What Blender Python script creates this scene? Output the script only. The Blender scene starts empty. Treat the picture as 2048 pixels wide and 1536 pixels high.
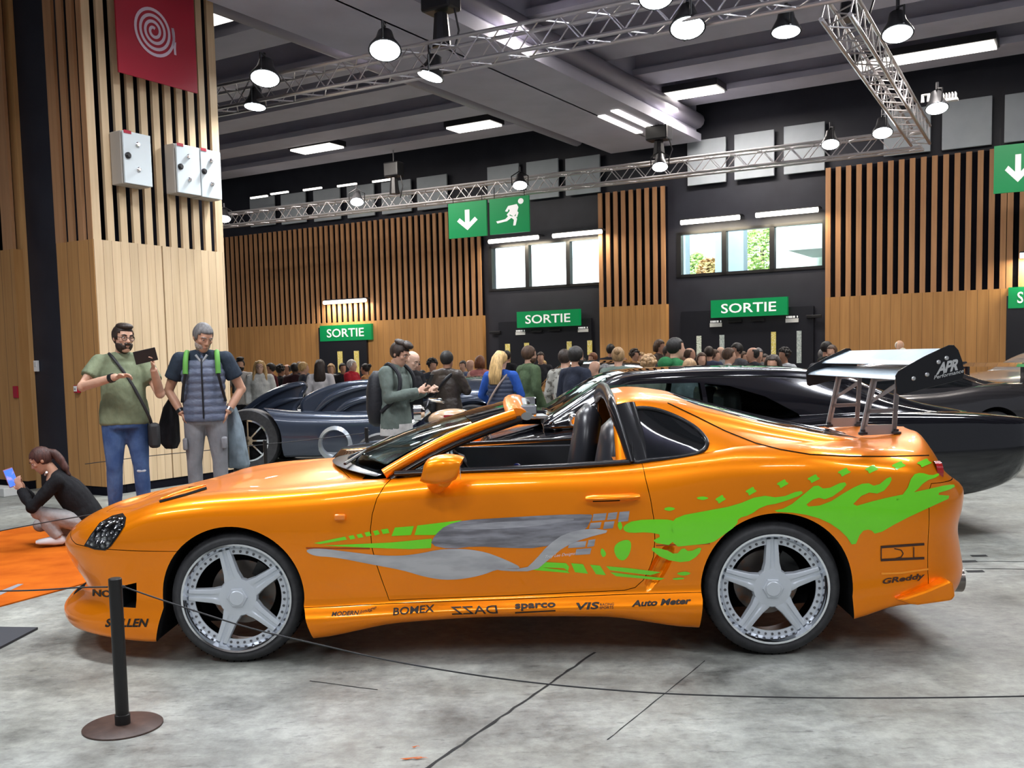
import bpy, bmesh, math, random
import numpy as np
from mathutils import Vector, Matrix
from mathutils.bvhtree import BVHTree
from mathutils.geometry import delaunay_2d_cdt
random.seed(7)
scn = bpy.context.scene
COL = scn.collection
# ------------------------------------------------------------------ camera
FPX, PPX, PPY = 2000.0, 1024.0, 878.0
CAMH, ROLL, HZ = 1.42, 0.022, 718.0
PITCH = math.atan((PPY - HZ) / FPX)
_f = np.array([0, math.cos(PITCH), -math.sin(PITCH)])
_r0 = np.array([1.0, 0, 0]); _u0 = np.cross(_r0, _f)
_c, _s = math.cos(ROLL), math.sin(ROLL)
CR = np.array([_c * _r0 - _s * _u0, _s * _r0 + _c * _u0, _f])
CO = np.array([0.0, 0.0, CAMH])
cd = bpy.data.cameras.new('camera'); cam = bpy.data.objects.new('camera', cd); COL.objects.link(cam)
cd.sensor_fit = 'HORIZONTAL'; cd.sensor_width = 36.0
cd.lens = FPX / 2048.0 * 36.0
cd.shift_y = (PPY - 768.0) / 2048.0
cd.clip_end = 200.0
cam.matrix_world = Matrix(((CR[0][0], CR[1][0], -CR[2][0], 0), (CR[0][1], CR[1][1], -CR[2][1], 0),
                           (CR[0][2], CR[1][2], -CR[2][2], CAMH), (0, 0, 0, 1)))
scn.camera = cam
# ------------------------------------------------------------------ world, exposure
scn.view_settings.view_transform = 'Standard'; scn.view_settings.look = 'None'
scn.view_settings.gamma = 1.0; scn.view_settings.use_curve_mapping = False
scn.view_settings.exposure = 0.5
wd = bpy.data.worlds.new('world'); scn.world = wd; wd.use_nodes = True
bg = wd.node_tree.nodes['Background']; bg.inputs['Color'].default_value = (0.83, 0.88, 1.0, 1); bg.inputs['Strength'].default_value = 0.19

def area_light(name, loc, target, sx, sy, power, col=(1, 1, 1), spread=180):
    ld = bpy.data.lights.new(name, 'AREA'); ld.shape = 'RECTANGLE'; ld.size = sx; ld.size_y = sy
    ld.energy = power; ld.color = col; ld.spread = math.radians(spread)
    o = bpy.data.objects.new(name, ld); COL.objects.link(o); o.location = loc
    o.rotation_euler = (Vector(target) - Vector(loc)).to_track_quat('-Z', 'Y').to_euler()
    return o
WA = math.radians(-31.2)                      # direction of the back wall
U = np.array([math.cos(WA), math.sin(WA), 0]); V = np.array([-math.sin(WA), math.cos(WA), 0])
# rows of ceiling lamps over the near half of the hall (the rows seen further back continue here)
for i, (x, y, pw) in enumerate(((-6.5, 0.5, 300), (-1.5, -2.2, 250), (3.5, -4.5, 200), (-3.6, 5.4, 470), (1.4, 3.6, 560), (6.2, 0.4, 330), (5.6, 7.0, 440), (-1.0, 9.2, 380))):
    area_light('hall_lamp', (x, y, 6.9), (x, y, 0), 2.6, 0.5, pw * .66, (0.93, 0.96, 1.0)).rotation_euler = (0, 0, WA)
# light that falls back from the hall's far half
for x, y, pw in ((3.5, 19.5, 330), (-3.5, 20.5, 330), (6.5, 13.5, 300), (-7.5, 21.5, 300), (-0.5, 15.0, 260)):
    area_light('hall_lamp', (x, y, 6.2), (x, y, 0), 2.6, 0.5, pw * .66, (1.0, 0.92, 0.84)).rotation_euler = (0, 0, WA)
# daylight in the yard behind the back wall
WP0 = np.array([-8.04, 28.82, 0.0])
for u_, e_ in ((9.6, 2600), (15.0, 2600)):
    a_ = WP0 + U * u_ + V * 1.2; b_ = WP0 + U * u_ + V * 7.0
    area_light('yard_daylight', (a_[0], a_[1], 9.0), (b_[0], b_[1], 2.0), 6, 2, e_, (0.95, 0.98, 1.0))

# ------------------------------------------------------------------ pixel helpers
def ray(px, py):
    return CR.T @ np.array([(px - PPX) / FPX, -(py - PPY) / FPX, 1.0])
def on_z(px, py, z=0.0):
    d = ray(px, py); return CO + (z - CO[2]) / d[2] * d
def at_y(px, py, y):
    d = ray(px, py); return CO + y / d[1] * d
def on_plane(px, py, p, n):
    d = ray(px, py); p = np.array(p, float); n = np.array(n, float)
    return CO + ((p - CO) @ n) / (d @ n) * d
WP = np.array([-8.04, 28.82, 0.0])
def wall_uz(px, py, off=0.0):
    p = on_plane(px, py, WP - off * V, V); q = p - WP
    return float(q @ U), float(p[2])
def W3(u, z, off=0.0):
    p = WP + u * U - off * V; return np.array([p[0], p[1], z])

# ------------------------------------------------------------------ materials
MATS = {}
def mat(name, col, rough=0.6, metal=0.0, coat=0.0, emit=None, estr=0.0, alpha=1.0, trans=0.0, spec=0.5, noise=None, bump=None, ior=1.45):
    if name in MATS: return MATS[name]
    m = bpy.data.materials.new(name); m.use_nodes = True; nt = m.node_tree
    b = nt.nodes['Principled BSDF']
    b.inputs['Base Color'].default_value = (*col, 1); b.inputs['Roughness'].default_value = rough
    b.inputs['Metallic'].default_value = metal; b.inputs['Coat Weight'].default_value = coat
    b.inputs['Coat Roughness'].default_value = 0.03
    b.inputs['Specular IOR Level'].default_value = spec; b.inputs['IOR'].default_value = ior
    b.inputs['Transmission Weight'].default_value = trans; b.inputs['Alpha'].default_value = alpha
    if emit is not None:
        b.inputs['Emission Color'].default_value = (*emit, 1); b.inputs['Emission Strength'].default_value = estr
    tc = nt.nodes.new('ShaderNodeTexCoord')
    if noise:                                   # (scale, second colour, lo, hi[, stretch])
        mp = nt.nodes.new('ShaderNodeMapping'); nt.links.new(tc.outputs['Object'], mp.inputs['Vector'])
        if len(noise) > 4: mp.inputs['Scale'].default_value = noise[4]
        n = nt.nodes.new('ShaderNodeTexNoise'); n.inputs['Scale'].default_value = noise[0]; n.inputs['Detail'].default_value = 5
        nt.links.new(mp.outputs['Vector'], n.inputs['Vector'])
        r = nt.nodes.new('ShaderNodeValToRGB'); r.color_ramp.elements[0].position = noise[2]; r.color_ramp.elements[1].position = noise[3]
        r.color_ramp.elements[0].color = (*col, 1); r.color_ramp.elements[1].color = (*noise[1], 1)
        nt.links.new(n.outputs['Fac'], r.inputs['Fac']); nt.links.new(r.outputs['Color'], b.inputs['Base Color'])
    if bump:                                    # (scale, strength, distance[, stretch])
        mp2 = nt.nodes.new('ShaderNodeMapping'); nt.links.new(tc.outputs['Object'], mp2.inputs['Vector'])
        if len(bump) > 3: mp2.inputs['Scale'].default_value = bump[3]
        n2 = nt.nodes.new('ShaderNodeTexNoise'); n2.inputs['Scale'].default_value = bump[0]; n2.inputs['Detail'].default_value = 3
        nt.links.new(mp2.outputs['Vector'], n2.inputs['Vector'])
        bp = nt.nodes.new('ShaderNodeBump'); bp.inputs['Strength'].default_value = bump[1]; bp.inputs['Distance'].default_value = bump[2]
        nt.links.new(n2.outputs['Fac'], bp.inputs['Height']); nt.links.new(bp.outputs['Normal'], b.inputs['Normal'])
    MATS[name] = m
    return m
def cloth(name, col, k=0.6):
    c2 = tuple(min(1, c * k) for c in col)
    return mat(name, col, 0.85, noise=(9, c2, 0.35, 0.75), bump=(14, 0.5, 0.03, (1, 1, 0.6)), spec=0.2)

# ------------------------------------------------------------------ mesh builder
def frame_of(d):
    d = np.array(d, float); d /= np.linalg.norm(d)
    a = np.array([0, 0, 1.0]) if abs(d[2]) < 0.9 else np.array([1.0, 0, 0])
    x = np.cross(a, d); x /= np.linalg.norm(x); return x, np.cross(d, x), d
class MB:
    def __init__(self): self.v = []; self.f = []; self.m = []; self.mi = 0
    def add(self, vs, fs):
        o = len(self.v); self.v.extend([tuple(float(c) for c in p) for p in vs])
        for f in fs: self.f.append(tuple(o + i for i in f)); self.m.append(self.mi)
        return self
    def box(self, c, s, ax=None):
        c = np.array(c, float); ax = np.eye(3) if ax is None else np.array(ax, float)
        vs = [c + ax[0] * s[0] / 2 * i + ax[1] * s[1] / 2 * j + ax[2] * s[2] / 2 * k for i in (-1, 1) for j in (-1, 1) for k in (-1, 1)]
        return self.add(vs, [(0, 1, 3, 2), (4, 6, 7, 5), (0, 4, 5, 1), (2, 3, 7, 6), (0, 2, 6, 4), (1, 5, 7, 3)])
    def bar(self, a, b, w, h=None, up=None):
        a = np.array(a, float); b = np.array(b, float); h = h or w
        d = b - a; L = np.linalg.norm(d); d = d / L
        if up is None: x, y, _ = frame_of(d)
        else:
            x = np.cross(np.array(up, float), d); x /= np.linalg.norm(x); y = np.cross(d, x)
        return self.box((a + b) / 2, (w, h, L), (x, y, d))
    def tube(self, pts, r, n=8, cap=True, closed=False, flat=None):
        pts = [np.array(p, float) for p in pts]; N = len(pts)
        rs = r if hasattr(r, '__len__') else [r] * N
        rings = []; px = None
        for i in range(N):
            if closed: d = pts[(i + 1) % N] - pts[i - 1]
            else: d = pts[min(i + 1, N - 1)] - pts[max(i - 1, 0)]
            d = d / (np.linalg.norm(d) + 1e-12)
            if px is None: x, y, _ = frame_of(d)
            else:
                x = px - d * (px @ d); x /= np.linalg.norm(x) + 1e-12; y = np.cross(d, x)
            px = x; ra = rs[i] if hasattr(rs[i], '__len__') else (rs[i], rs[i])
            rings.append([pts[i] + x * ra[0] * math.cos(2 * math.pi * k / n) + y * ra[1] * math.sin(2 * math.pi * k / n) for k in range(n)])
        return self.rings(rings, cap, closed)
    def rings(self, rings, cap=True, closed=False):
        n = len(rings[0]); N = len(rings); vs = [p for r in rings for p in r]; fs = []
        for i in range(N if closed else N - 1):
            j = (i + 1) % N
            for k in range(n):
                l = (k + 1) % n; fs.append((i * n + k, i * n + l, j * n + l, j * n + k))
        if cap and not closed:
            fs.append(tuple(reversed(range(n)))); fs.append(tuple((N - 1) * n + k for k in range(n)))
        return self.add(vs, fs)
    def lathe(self, prof, c, axis=(0, 0, 1), n=32, cap=True):
        x, y, d = frame_of(axis); c = np.array(c, float)
        return self.rings([[c + d * h + (x * math.cos(2 * math.pi * k / n) + y * math.sin(2 * math.pi * k / n)) * r for k in range(n)] for r, h in prof], cap)
    def prism(self, poly, o, ex, ey, ez, t):
        """2-D polygon in the (ex, ey) frame at o, thickness t along ez."""
        o, ex, ey, ez = (np.array(a, float) for a in (o, ex, ey, ez)); n = len(poly)
        a = [o + ex * p[0] + ey * p[1] for p in poly]; b = [p + ez * t for p in a]
        fs = [tuple(reversed(range(n))), tuple(n + k for k in range(n))] + [(k, (k + 1) % n, n + (k + 1) % n, n + k) for k in range(n)]
        return self.add(a + b, fs)
    def ell(self, c, r, n=14, m=9, ax=None):
        c = np.array(c, float); ax = np.eye(3) if ax is None else np.array(ax, float)
        rings = []
        for i in range(1, m):
            t = math.pi * i / m
            rings.append([c + ax[0] * r[0] * math.sin(t) * math.cos(2 * math.pi * k / n) + ax[1] * r[1] * math.sin(t) * math.sin(2 * math.pi * k / n) - ax[2] * r[2] * math.cos(t) for k in range(n)])
        o = len(self.v); self.rings(rings, False)
        self.v.append(tuple(c - ax[2] * r[2])); self.v.append(tuple(c + ax[2] * r[2])); b = len(self.v) - 2
        for k in range(n):
            self.f.append((b, o + (k + 1) % n, o + k)); self.m.append(self.mi)
            self.f.append((b + 1, o + (m - 2) * n + k, o + (m - 2) * n + (k + 1) % n)); self.m.append(self.mi)
        return self
    def mesh(self, name, mats):
        me = bpy.data.meshes.new(name); me.from_pydata(self.v, [], self.f)
        for m in (mats if isinstance(mats, (list, tuple)) else [mats]): me.materials.append(m)
        me.polygons.foreach_set('material_index', self.m)
        me.validate(); me.update()
        bm = bmesh.new(); bm.from_mesh(me); bmesh.ops.recalc_face_normals(bm, faces=bm.faces); bm.to_mesh(me); bm.free()
        return me
    def build(self, name, mats, parent=None, smooth=40, bevel=0, **tags):
        o = link(name, self.mesh(name, mats), parent, smooth)
        if bevel:
            bv = o.modifiers.new('bevel', 'BEVEL'); bv.width = bevel; bv.segments = 2; bv.limit_method = 'ANGLE'; bv.angle_limit = math.radians(35)
        return tag(o, **tags)
def link(name, me, parent=None, smooth=40):
    o = bpy.data.objects.new(name, me); COL.objects.link(o); o.parent = parent
    if smooth:
        me.polygons.foreach_set('use_smooth', [True] * len(me.polygons))
        if smooth < 180: me.set_sharp_from_angle(angle=math.radians(smooth))
    return o
def tag(o, label=None, cat=None, group=None, kind=None):
    if label: o['label'] = label
    if cat: o['category'] = cat
    if group: o['group'] = group
    if kind: o['kind'] = kind
    return o
def thing(name, label, cat, loc=(0, 0, 0), rotz=0.0, group=None):
    o = bpy.data.objects.new(name, None); COL.objects.link(o); o.empty_display_size = 0.1
    o.location = tuple(float(c) for c in loc); o.rotation_euler = (0, 0, rotz)
    return tag(o, label, cat, group)
def dup(root, loc=None, rotz=None, label=None):
    r = root.copy(); COL.objects.link(r)
    if loc is not None: r.location = loc
    if rotz is not None: r.rotation_euler = (0, 0, rotz)
    if label: r['label'] = label
    for ch in list(root.children):
        c = ch.copy(); COL.objects.link(c); c.parent = r
        for g in list(ch.children):
            d = g.copy(); COL.objects.link(d); d.parent = c
    return r
def eval_mesh(o):
    dg = bpy.context.evaluated_depsgraph_get(); dg.update()
    return bpy.data.meshes.new_from_object(o.evaluated_get(dg), preserve_all_data_layers=True, depsgraph=dg)
def lerp(xs, ys, x): return float(np.interp(x, xs, ys))
def smoothcurve(xs, ys):
    """monotone-ish cubic (Catmull-Rom tangents, limited) through the points -> function"""
    xs = np.array(xs, float); ys = np.array(ys, float)
    d = np.diff(ys) / np.diff(xs); m = np.zeros(len(xs)); m[0] = d[0]; m[-1] = d[-1]
    for i in range(1, len(xs) - 1):
        m[i] = 0 if d[i - 1] * d[i] <= 0 else 2 * d[i - 1] * d[i] / (d[i - 1] + d[i])
    def f(x):
        x = min(max(x, xs[0]), xs[-1]); i = min(int(np.searchsorted(xs, x, 'right')) - 1, len(xs) - 2); i = max(i, 0)
        h = xs[i + 1] - xs[i]; t = (x - xs[i]) / h
        return float((2*t**3-3*t**2+1)*ys[i] + (t**3-2*t**2+t)*h*m[i] + (-2*t**3+3*t**2)*ys[i+1] + (t**3-t**2)*h*m[i+1])
    return f
def text_tris(txt, spacing=1.0, bold=0.0):
    """built-in font outlines as 2-D triangles, normalised to height 1 of a capital"""
    cu = bpy.data.curves.new('lettering', 'FONT'); cu.body = txt; cu.size = 1.0; cu.resolution_u = 3; cu.space_character = spacing; cu.offset = bold
    o = bpy.data.objects.new('lettering', cu); COL.objects.link(o)
    me = eval_mesh(o); vs = [(v.co.x, v.co.y) for v in me.vertices]; fs = [tuple(p.vertices) for p in me.polygons]
    bpy.data.objects.remove(o); bpy.data.curves.remove(cu); bpy.data.meshes.remove(me)
    a = np.array(vs); a -= a.min(0); w, h = a.max(0)
    a[:, 0] /= w; a[:, 1] /= h
    return a, fs, w / h
def text_on(mb, txt, o, ex, ey, w, h, n, off=0.004, **k):
    a, fs, _ = text_tris(txt, **k)
    o, ex, ey, n = (np.array(q, float) for q in (o, ex, ey, n))
    mb.add([o + ex * p[0] * w + ey * p[1] * h + n * off for p in a], fs)
# ================================================================== materials of the hall
def wood_mat(name, c1, c2, pitch=0.0, axis='X'):
    m = mat(name, c1, 0.55, noise=(3.0, c2, 0.3, 0.72, (6, 6, 0.35)), spec=0.35)
    if pitch:
        nt = m.node_tree; b = nt.nodes['Principled BSDF']; src = b.inputs['Base Color'].links[0].from_socket
        tc = nt.nodes.new('ShaderNodeTexCoord'); sp = nt.nodes.new('ShaderNodeSeparateXYZ'); nt.links.new(tc.outputs['Object'], sp.inputs[0])
        dv = nt.nodes.new('ShaderNodeMath'); dv.operation = 'DIVIDE'; dv.inputs[1].default_value = pitch; nt.links.new(sp.outputs[axis], dv.inputs[0])
        fr = nt.nodes.new('ShaderNodeMath'); fr.operation = 'FRACT'; nt.links.new(dv.outputs[0], fr.inputs[0])
        lt = nt.nodes.new('ShaderNodeMath'); lt.operation = 'LESS_THAN'; lt.inputs[1].default_value = 0.035; nt.links.new(fr.outputs[0], lt.inputs[0])
        fl = nt.nodes.new('ShaderNodeMath'); fl.operation = 'FLOOR'; nt.links.new(dv.outputs[0], fl.inputs[0])
        wn = nt.nodes.new('ShaderNodeTexWhiteNoise'); wn.noise_dimensions = '1D'; nt.links.new(fl.outputs[0], wn.inputs['W'])
        mr = nt.nodes.new('ShaderNodeMapRange'); mr.inputs['To Min'].default_value = 0.91; mr.inputs['To Max'].default_value = 1.05; nt.links.new(wn.outputs['Value'], mr.inputs['Value'])
        vm = nt.nodes.new('ShaderNodeVectorMath'); vm.operation = 'SCALE'; nt.links.new(src, vm.inputs[0]); nt.links.new(mr.outputs[0], vm.inputs['Scale'])
        mx = nt.nodes.new('ShaderNodeMix'); mx.data_type = 'RGBA'; nt.links.new(lt.outputs[0], mx.inputs['Factor']); nt.links.new(vm.outputs[0], mx.inputs['A'])
        mx.inputs['B'].default_value = (0.14, 0.08, 0.045, 1); nt.links.new(mx.outputs['Result'], b.inputs['Base Color'])
    return m
M_WOODP = wood_mat('oak_boards', (0.50, 0.265, 0.095), (0.40, 0.20, 0.07), 0.19, 'X')
M_WOODQ = wood_mat('oak_boards_side', (0.62, 0.36, 0.15), (0.48, 0.26, 0.10), 0.19, 'X')
M_SLAT = wood_mat('oak_slats', (0.47, 0.25, 0.12), (0.36, 0.185, 0.09))
M_DARK = mat('black_backing', (0.006, 0.006, 0.010), 0.9, spec=0.1)
M_NAVY = mat('dark_blue_paint', (0.012, 0.013, 0.022), 0.55, noise=(2, (0.022, 0.024, 0.036), 0.3, 0.8))
M_GREEN = mat('exit_green', (0.0, 0.19, 0.065), 0.4)
M_GREENB = mat('exit_green_lit', (0.0, 0.22, 0.07), 0.4, emit=(0.0, 0.5, 0.13), estr=0.10)
M_WHITE = mat('white_paint', (0.75, 0.75, 0.75), 0.5)
M_WHITEB = mat('white_sign_lettering', (0.8, 0.8, 0.8), 0.5, emit=(1, 1, 1), estr=0.25)
M_CEIL = mat('ceiling_grey', (0.29, 0.285, 0.36), 0.8, noise=(0.8, (0.24, 0.235, 0.30), 0.3, 0.7))
M_BEAM = mat('beam_grey', (0.47, 0.465, 0.56), 0.75, noise=(1.5, (0.40, 0.395, 0.48), 0.3, 0.7))
M_METAL = mat('dark_metal', (0.05, 0.05, 0.055), 0.4, 0.6)
M_BLACK = mat('black_plastic', (0.012, 0.012, 0.014), 0.35)
M_ALU = mat('truss_aluminium', (0.62, 0.6, 0.62), 0.35, 0.85)
M_TUBE = mat('fluorescent_tube', (1, 1, 1), 0.5, emit=(1.0, 0.93, 0.84), estr=2.6)
M_LED = mat('flood_lamp_glass', (1, 1, 1), 0.3, emit=(0.86, 0.93, 1.0), estr=14.0)
M_PANEL = mat('frosted_panel', (0.42, 0.46, 0.50), 0.6, noise=(2.5, (0.36, 0.40, 0.44), 0.3, 0.7))
M_GLASS = mat('window_glass', (0.85, 0.95, 0.95), 0.02, trans=1.0, ior=1.05)

# ------------------------------------------------------------------ floor with joints, stains and scuffs
def floor_mat():
    m = bpy.data.materials.new('concrete_floor'); m.use_nodes = True; nt = m.node_tree; b = nt.nodes['Principled BSDF']; L = nt.links.new
    tc = nt.nodes.new('ShaderNodeTexCoord')
    def noise(s, d, rough=0.6, sc=(1, 1, 1)):
        mp = nt.nodes.new('ShaderNodeMapping'); mp.inputs['Scale'].default_value = sc; L(tc.outputs['Object'], mp.inputs['Vector'])
        n = nt.nodes.new('ShaderNodeTexNoise'); n.inputs['Scale'].default_value = s; n.inputs['Detail'].default_value = d; n.inputs['Roughness'].default_value = rough
        L(mp.outputs['Vector'], n.inputs['Vector']); return n.outputs['Fac']
    def ramp(f, stops):
        r = nt.nodes.new('ShaderNodeValToRGB')
        while len(r.color_ramp.elements) < len(stops): r.color_ramp.elements.new(0.5)
        for e, (p, c) in zip(r.color_ramp.elements, stops): e.position = p; e.color = (*c, 1)
        L(f, r.inputs['Fac']); return r.outputs['Color']
    def mixc(f, a, c2, blend='MIX'):
        x = nt.nodes.new('ShaderNodeMix'); x.data_type = 'RGBA'; x.blend_type = blend
        if isinstance(f, float): x.inputs['Factor'].default_value = f
        else: L(f, x.inputs['Factor'])
        L(a, x.inputs['A'])
        if isinstance(c2, tuple): x.inputs['B'].default_value = (*c2, 1)
        else: L(c2, x.inputs['B'])
        return x.outputs['Result']
    base = ramp(noise(1.5, 9, 0.72), [(0.30, (0.08, 0.083, 0.078)), (0.45, (0.245, 0.255, 0.238)), (0.66, (0.42, 0.44, 0.41))])
    fine = ramp(noise(14, 6, 0.7), [(0.3, (0.42, 0.42, 0.43)), (0.62, (1.05, 1.05, 1.04))])
    c = mixc(0.6, base, fine, 'MULTIPLY')
    warm = ramp(noise(0.55, 4), [(0.45, (1.0, 0.99, 0.98)), (0.75, (0.90, 0.85, 0.75))])
    c = mixc(0.8, c, warm, 'MULTIPLY')
    scuff = ramp(noise(9, 8, 0.75, (1.0, 3.2, 1)), [(0.56, (1, 1, 1)), (0.66, (0.34, 0.34, 0.36))])
    c = mixc(0.7, c, scuff, 'MULTIPLY')
    spots = ramp(noise(2.6, 2, 0.5), [(0.68, (1, 1, 1)), (0.76, (0.55, 0.54, 0.55))])
    c = mixc(0.6, c, spots, 'MULTIPLY')
    L(c, b.inputs['Base Color'])
    rr = nt.nodes.new('ShaderNodeMapRange'); L(noise(3, 5), rr.inputs['Value']); rr.inputs['To Min'].default_value = 0.32; rr.inputs['To Max'].default_value = 0.62
    L(rr.outputs[0], b.inputs['Roughness'])
    bp = nt.nodes.new('ShaderNodeBump'); bp.inputs['Strength'].default_value = 0.25; bp.inputs['Distance'].default_value = 0.01
    L(noise(22, 6, 0.7), bp.inputs['Height']); L(bp.outputs['Normal'], b.inputs['Normal'])
    return m
fm = MB(); fm.add([(-30, -14, 0), (34, -14, 0), (34, 60, 0), (-30, 60, 0)], [(0, 1, 2, 3)])
fm.build('floor', floor_mat(), smooth=0, kind='structure')
# expansion joints cut in the slab
def joint(name, a, b, w, seed):
    a = np.array(a); b = np.array(b); d = b - a; L = np.linalg.norm(d); d /= L; n = np.array([-d[1], d[0], 0]); rr = random.Random(seed)
    N = max(2, int(L / 0.06)); vs = []; fs = []
    for i in range(N + 1):
        p = a + d * L * i / N; o = rr.uniform(-.3, .3) * w; e = w * rr.uniform(.35, .75)
        vs += [tuple(p + n * (o - e) + [0, 0, .0015]), tuple(p + n * (o + e) + [0, 0, .0015])]
        if i: fs.append((2 * i - 2, 2 * i, 2 * i + 1, 2 * i - 1))
    mb = MB(); mb.add(vs, fs); mb.build(name, mat('joint_dirt', (0.02, 0.02, 0.02), 0.9), smooth=0, kind='structure')
M_JD = mat('joint_dirt', (0.02, 0.02, 0.02), 0.9)
joint('floor_joint', on_z(855, 1536), on_z(1190, 1305), 0.012, 1)
joint('floor_joint', on_z(855, 1536), on_z(855, 1536) + (on_z(855, 1536) - on_z(1190, 1305)) * 1.2, 0.012, 5)
joint('floor_joint', on_z(1215, 1480), on_z(1410, 1322), 0.004, 2)
joint('floor_joint', on_z(620, 1362), on_z(755, 1380), 0.006, 3)
joint('floor_joint', on_z(1930, 1137), on_z(2300, 1142), 0.014, 4)
for px, py in ((1955, 1112), (1934, 1123), (1947, 1143)):
    q_ = on_z(px, py); mb = MB(); mb.add([q_ + [-.05, -.03, .002], q_ + [.06, -.03, .002], q_ + [.07, .03, .002], q_ + [-.04, .03, .002]], [(0, 1, 2, 3)]); mb.build('floor_hatch', mat('joint_dirt', (0.02, 0.02, 0.02), 0.9), smooth=0, kind='structure')
joint('floor_joint', on_z(1700, 1120), on_z(2300, 1126), 0.01, 6)

# ------------------------------------------------------------------ back wall
ZB, ZT, ZC = 2.48, 5.02, 7.3
def uspan(px, py): return wall_uz(px, py)[0]
uA0 = -7.0; uA1 = uspan(971, 640); uB1 = uspan(1204, 600); uC1 = uspan(1337, 560); uD1 = uspan(1654, 560); uE1 = uspan(2013, 600); uF1 = uE1 + 2.6
WAX = (U, -V, np.array([0, 0, 1.0]))
def wbox(mb, u0, u1, z0, z1, off0, off1):
    c = (W3(u0, 0, off0) + W3(u1, 0, off1)) / 2; c[2] = (z0 + z1) / 2
    return mb.box(c, (abs(u1 - u0), abs(off1 - off0), z1 - z0), WAX)
def wlocal(mb, name, mats, **k):
    """build in the wall's own frame so that the board pattern follows the wall"""
    vs = np.array(mb.v) - WP; mb.v = [tuple(p) for p in np.stack([vs @ U, vs @ -V, vs[:, 2]], 1)]
    o = mb.build(name, mats, smooth=0, **k)
    o.matrix_world = Matrix(((U[0], -V[0], 0, WP[0]), (U[1], -V[1], 0, WP[1]), (0, 0, 1, 0), (0, 0, 0, 1)))
    return o
# dark wall surface: built with real openings for the two window strips
zw = {}
w1 = [wall_uz(980, 503), wall_uz(1204, 460), wall_uz(980, 584), wall_uz(1204, 569)]
w2 = [wall_uz(1358, 464), wall_uz(1650, 440), wall_uz(1358, 556), wall_uz(1650, 536)]
zw1 = ((w1[2][1] + w1[3][1]) / 2, (w1[0][1] + w1[1][1]) / 2); zw2 = ((w2[2][1] + w2[3][1]) / 2, (w2[0][1] + w2[1][1]) / 2)
mb = MB()
wu1 = (w1[0][0], uB1 + 0.02); wu2 = (w2[0][0], w2[1][0])
wbox(mb, uA0, wu1[0], 0, ZC, 0, -0.25); wbox(mb, wu1[1], wu2[0], 0, ZC, 0, -0.25); wbox(mb, wu2[1], uF1 + 8, 0, ZC, 0, -0.25)
for (a, b), (z0, z1) in ((wu1, zw1), (wu2, zw2)):
    wbox(mb, a, b, 0, z0, 0, -0.25); wbox(mb, a, b, z1, ZC, 0, -0.25)
wlocal(mb, 'wall_back', M_NAVY, kind='structure')
# oak cladding: boards below, slats above
def cladding(name, u0, u1, zb, zt, pitch, first=0.0, boards=True):
    mb = MB(); mb.mi = 0
    wbox(mb, u0, u1, 0.0, zb, 0.0, 0.14)
    mb.mi = 1; wbox(mb, u0, u1, zb, zt, 0.0, 0.02)
    mb.mi = 2; n = int(round((u1 - u0 - 0.06) / pitch))
    p = (u1 - u0 - pitch * 0.55) / n
    for i in range(n + 1):
        wbox(mb, u0 + i * p, u0 + i * p + p * 0.5, zb, zt, 0.10, 0.14)
    return wlocal(mb, name, [M_WOODP, M_DARK, M_SLAT], kind='structure')
cladding('trim_1', uA0, uA1, ZB, ZT, 0.185)
cladding('trim_2', uB1, uC1, ZB + 0.05, ZT + 0.02, 0.2)
cladding('trim_3', uD1, uE1, ZB + 0.02, ZT, 0.20)
cladding('trim_4', uE1, uF1 + 6, ZB + .02, ZT, 0.20)

# ------------------------------------------------------------------ doors and exit signs in the back wall
def sortie(pts, label, lit=True, off=0.2):
    """pts: pixel corners tl, tr, bl of the sign"""
    u0, z1 = wall_uz(*pts[0], off); u1, _ = wall_uz(*pts[1], off); _, z0 = wall_uz(*pts[2], off)
    t = thing('exit_sign', label, 'sign', W3((u0 + u1) / 2, z0, off), WA, 'green exit signs over the doors')
    w = u1 - u0; h = z1 - z0
    MB().box((0, 0.03, h / 2), (w, 0.09, h)).build('sign_box', M_GREENB, t, smooth=0)
    b = MB(); text_on(b, 'SORTIE', (-w * 0.36, -0.017, h * 0.23), (1, 0, 0), (0, 0, 1), w * 0.72, h * 0.54, (0, -1, 0), off=0.002, bold=0.012)
    b.build('lettering', M_WHITEB, t, smooth=0)
sortie(((640, 652), (743, 649), (641, 683)), 'small green exit sign above the double door in the oak slat wall')
sortie(((1034, 624), (1159, 614), (1034, 656)), 'green exit sign on the dark wall under the overexposed white window strip')
sortie(((1422, 601), (1575, 589), (1422, 636)), 'green exit sign on the dark wall under the window strip with trees')
sortie(((2017, 575), (2150, 569), (2017, 617)), 'green exit sign cut by the picture edge')
M_STRIP = mat('yellow_poster', (0.75, 0.62, 0.12), 0.6, noise=(60, (0.9, 0.85, 0.6), 0.5, 0.62))
M_STRIPW = mat('pale_poster', (0.72, 0.78, 0.70), 0.6, noise=(40, (0.25, 0.35, 0.25), 0.5, 0.6))
M_STRIPG = mat('wired_glass', (0.35, 0.42, 0.42), 0.2, noise=(30, (0.55, 0.62, 0.6), 0.4, 0.6))
def door(n, u0, u1, h, off, strips, plates=()):
    mb = MB(); wbox(mb, u0, u1, 0, h, off, off + 0.06)
    o = wlocal(mb, 'door_%d' % n, mat('door_dark', (0.010, 0.011, 0.017), 0.4), kind='structure')
    for (px, y0, y1, m) in strips:
        a, z1 = wall_uz(px - 6, y0, off); b, _ = wall_uz(px + 6, y0, off); _, z0 = wall_uz(px, y1, off)
        w = max(0.09, (b - a) * 0.8); k = MB(); k.box(((a + b) / 2, off + 0.067, (z0 + z1) / 2), (w, 0.012, z1 - z0)); k.build('viewing_strip', m, o, smooth=0)
    return o
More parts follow.
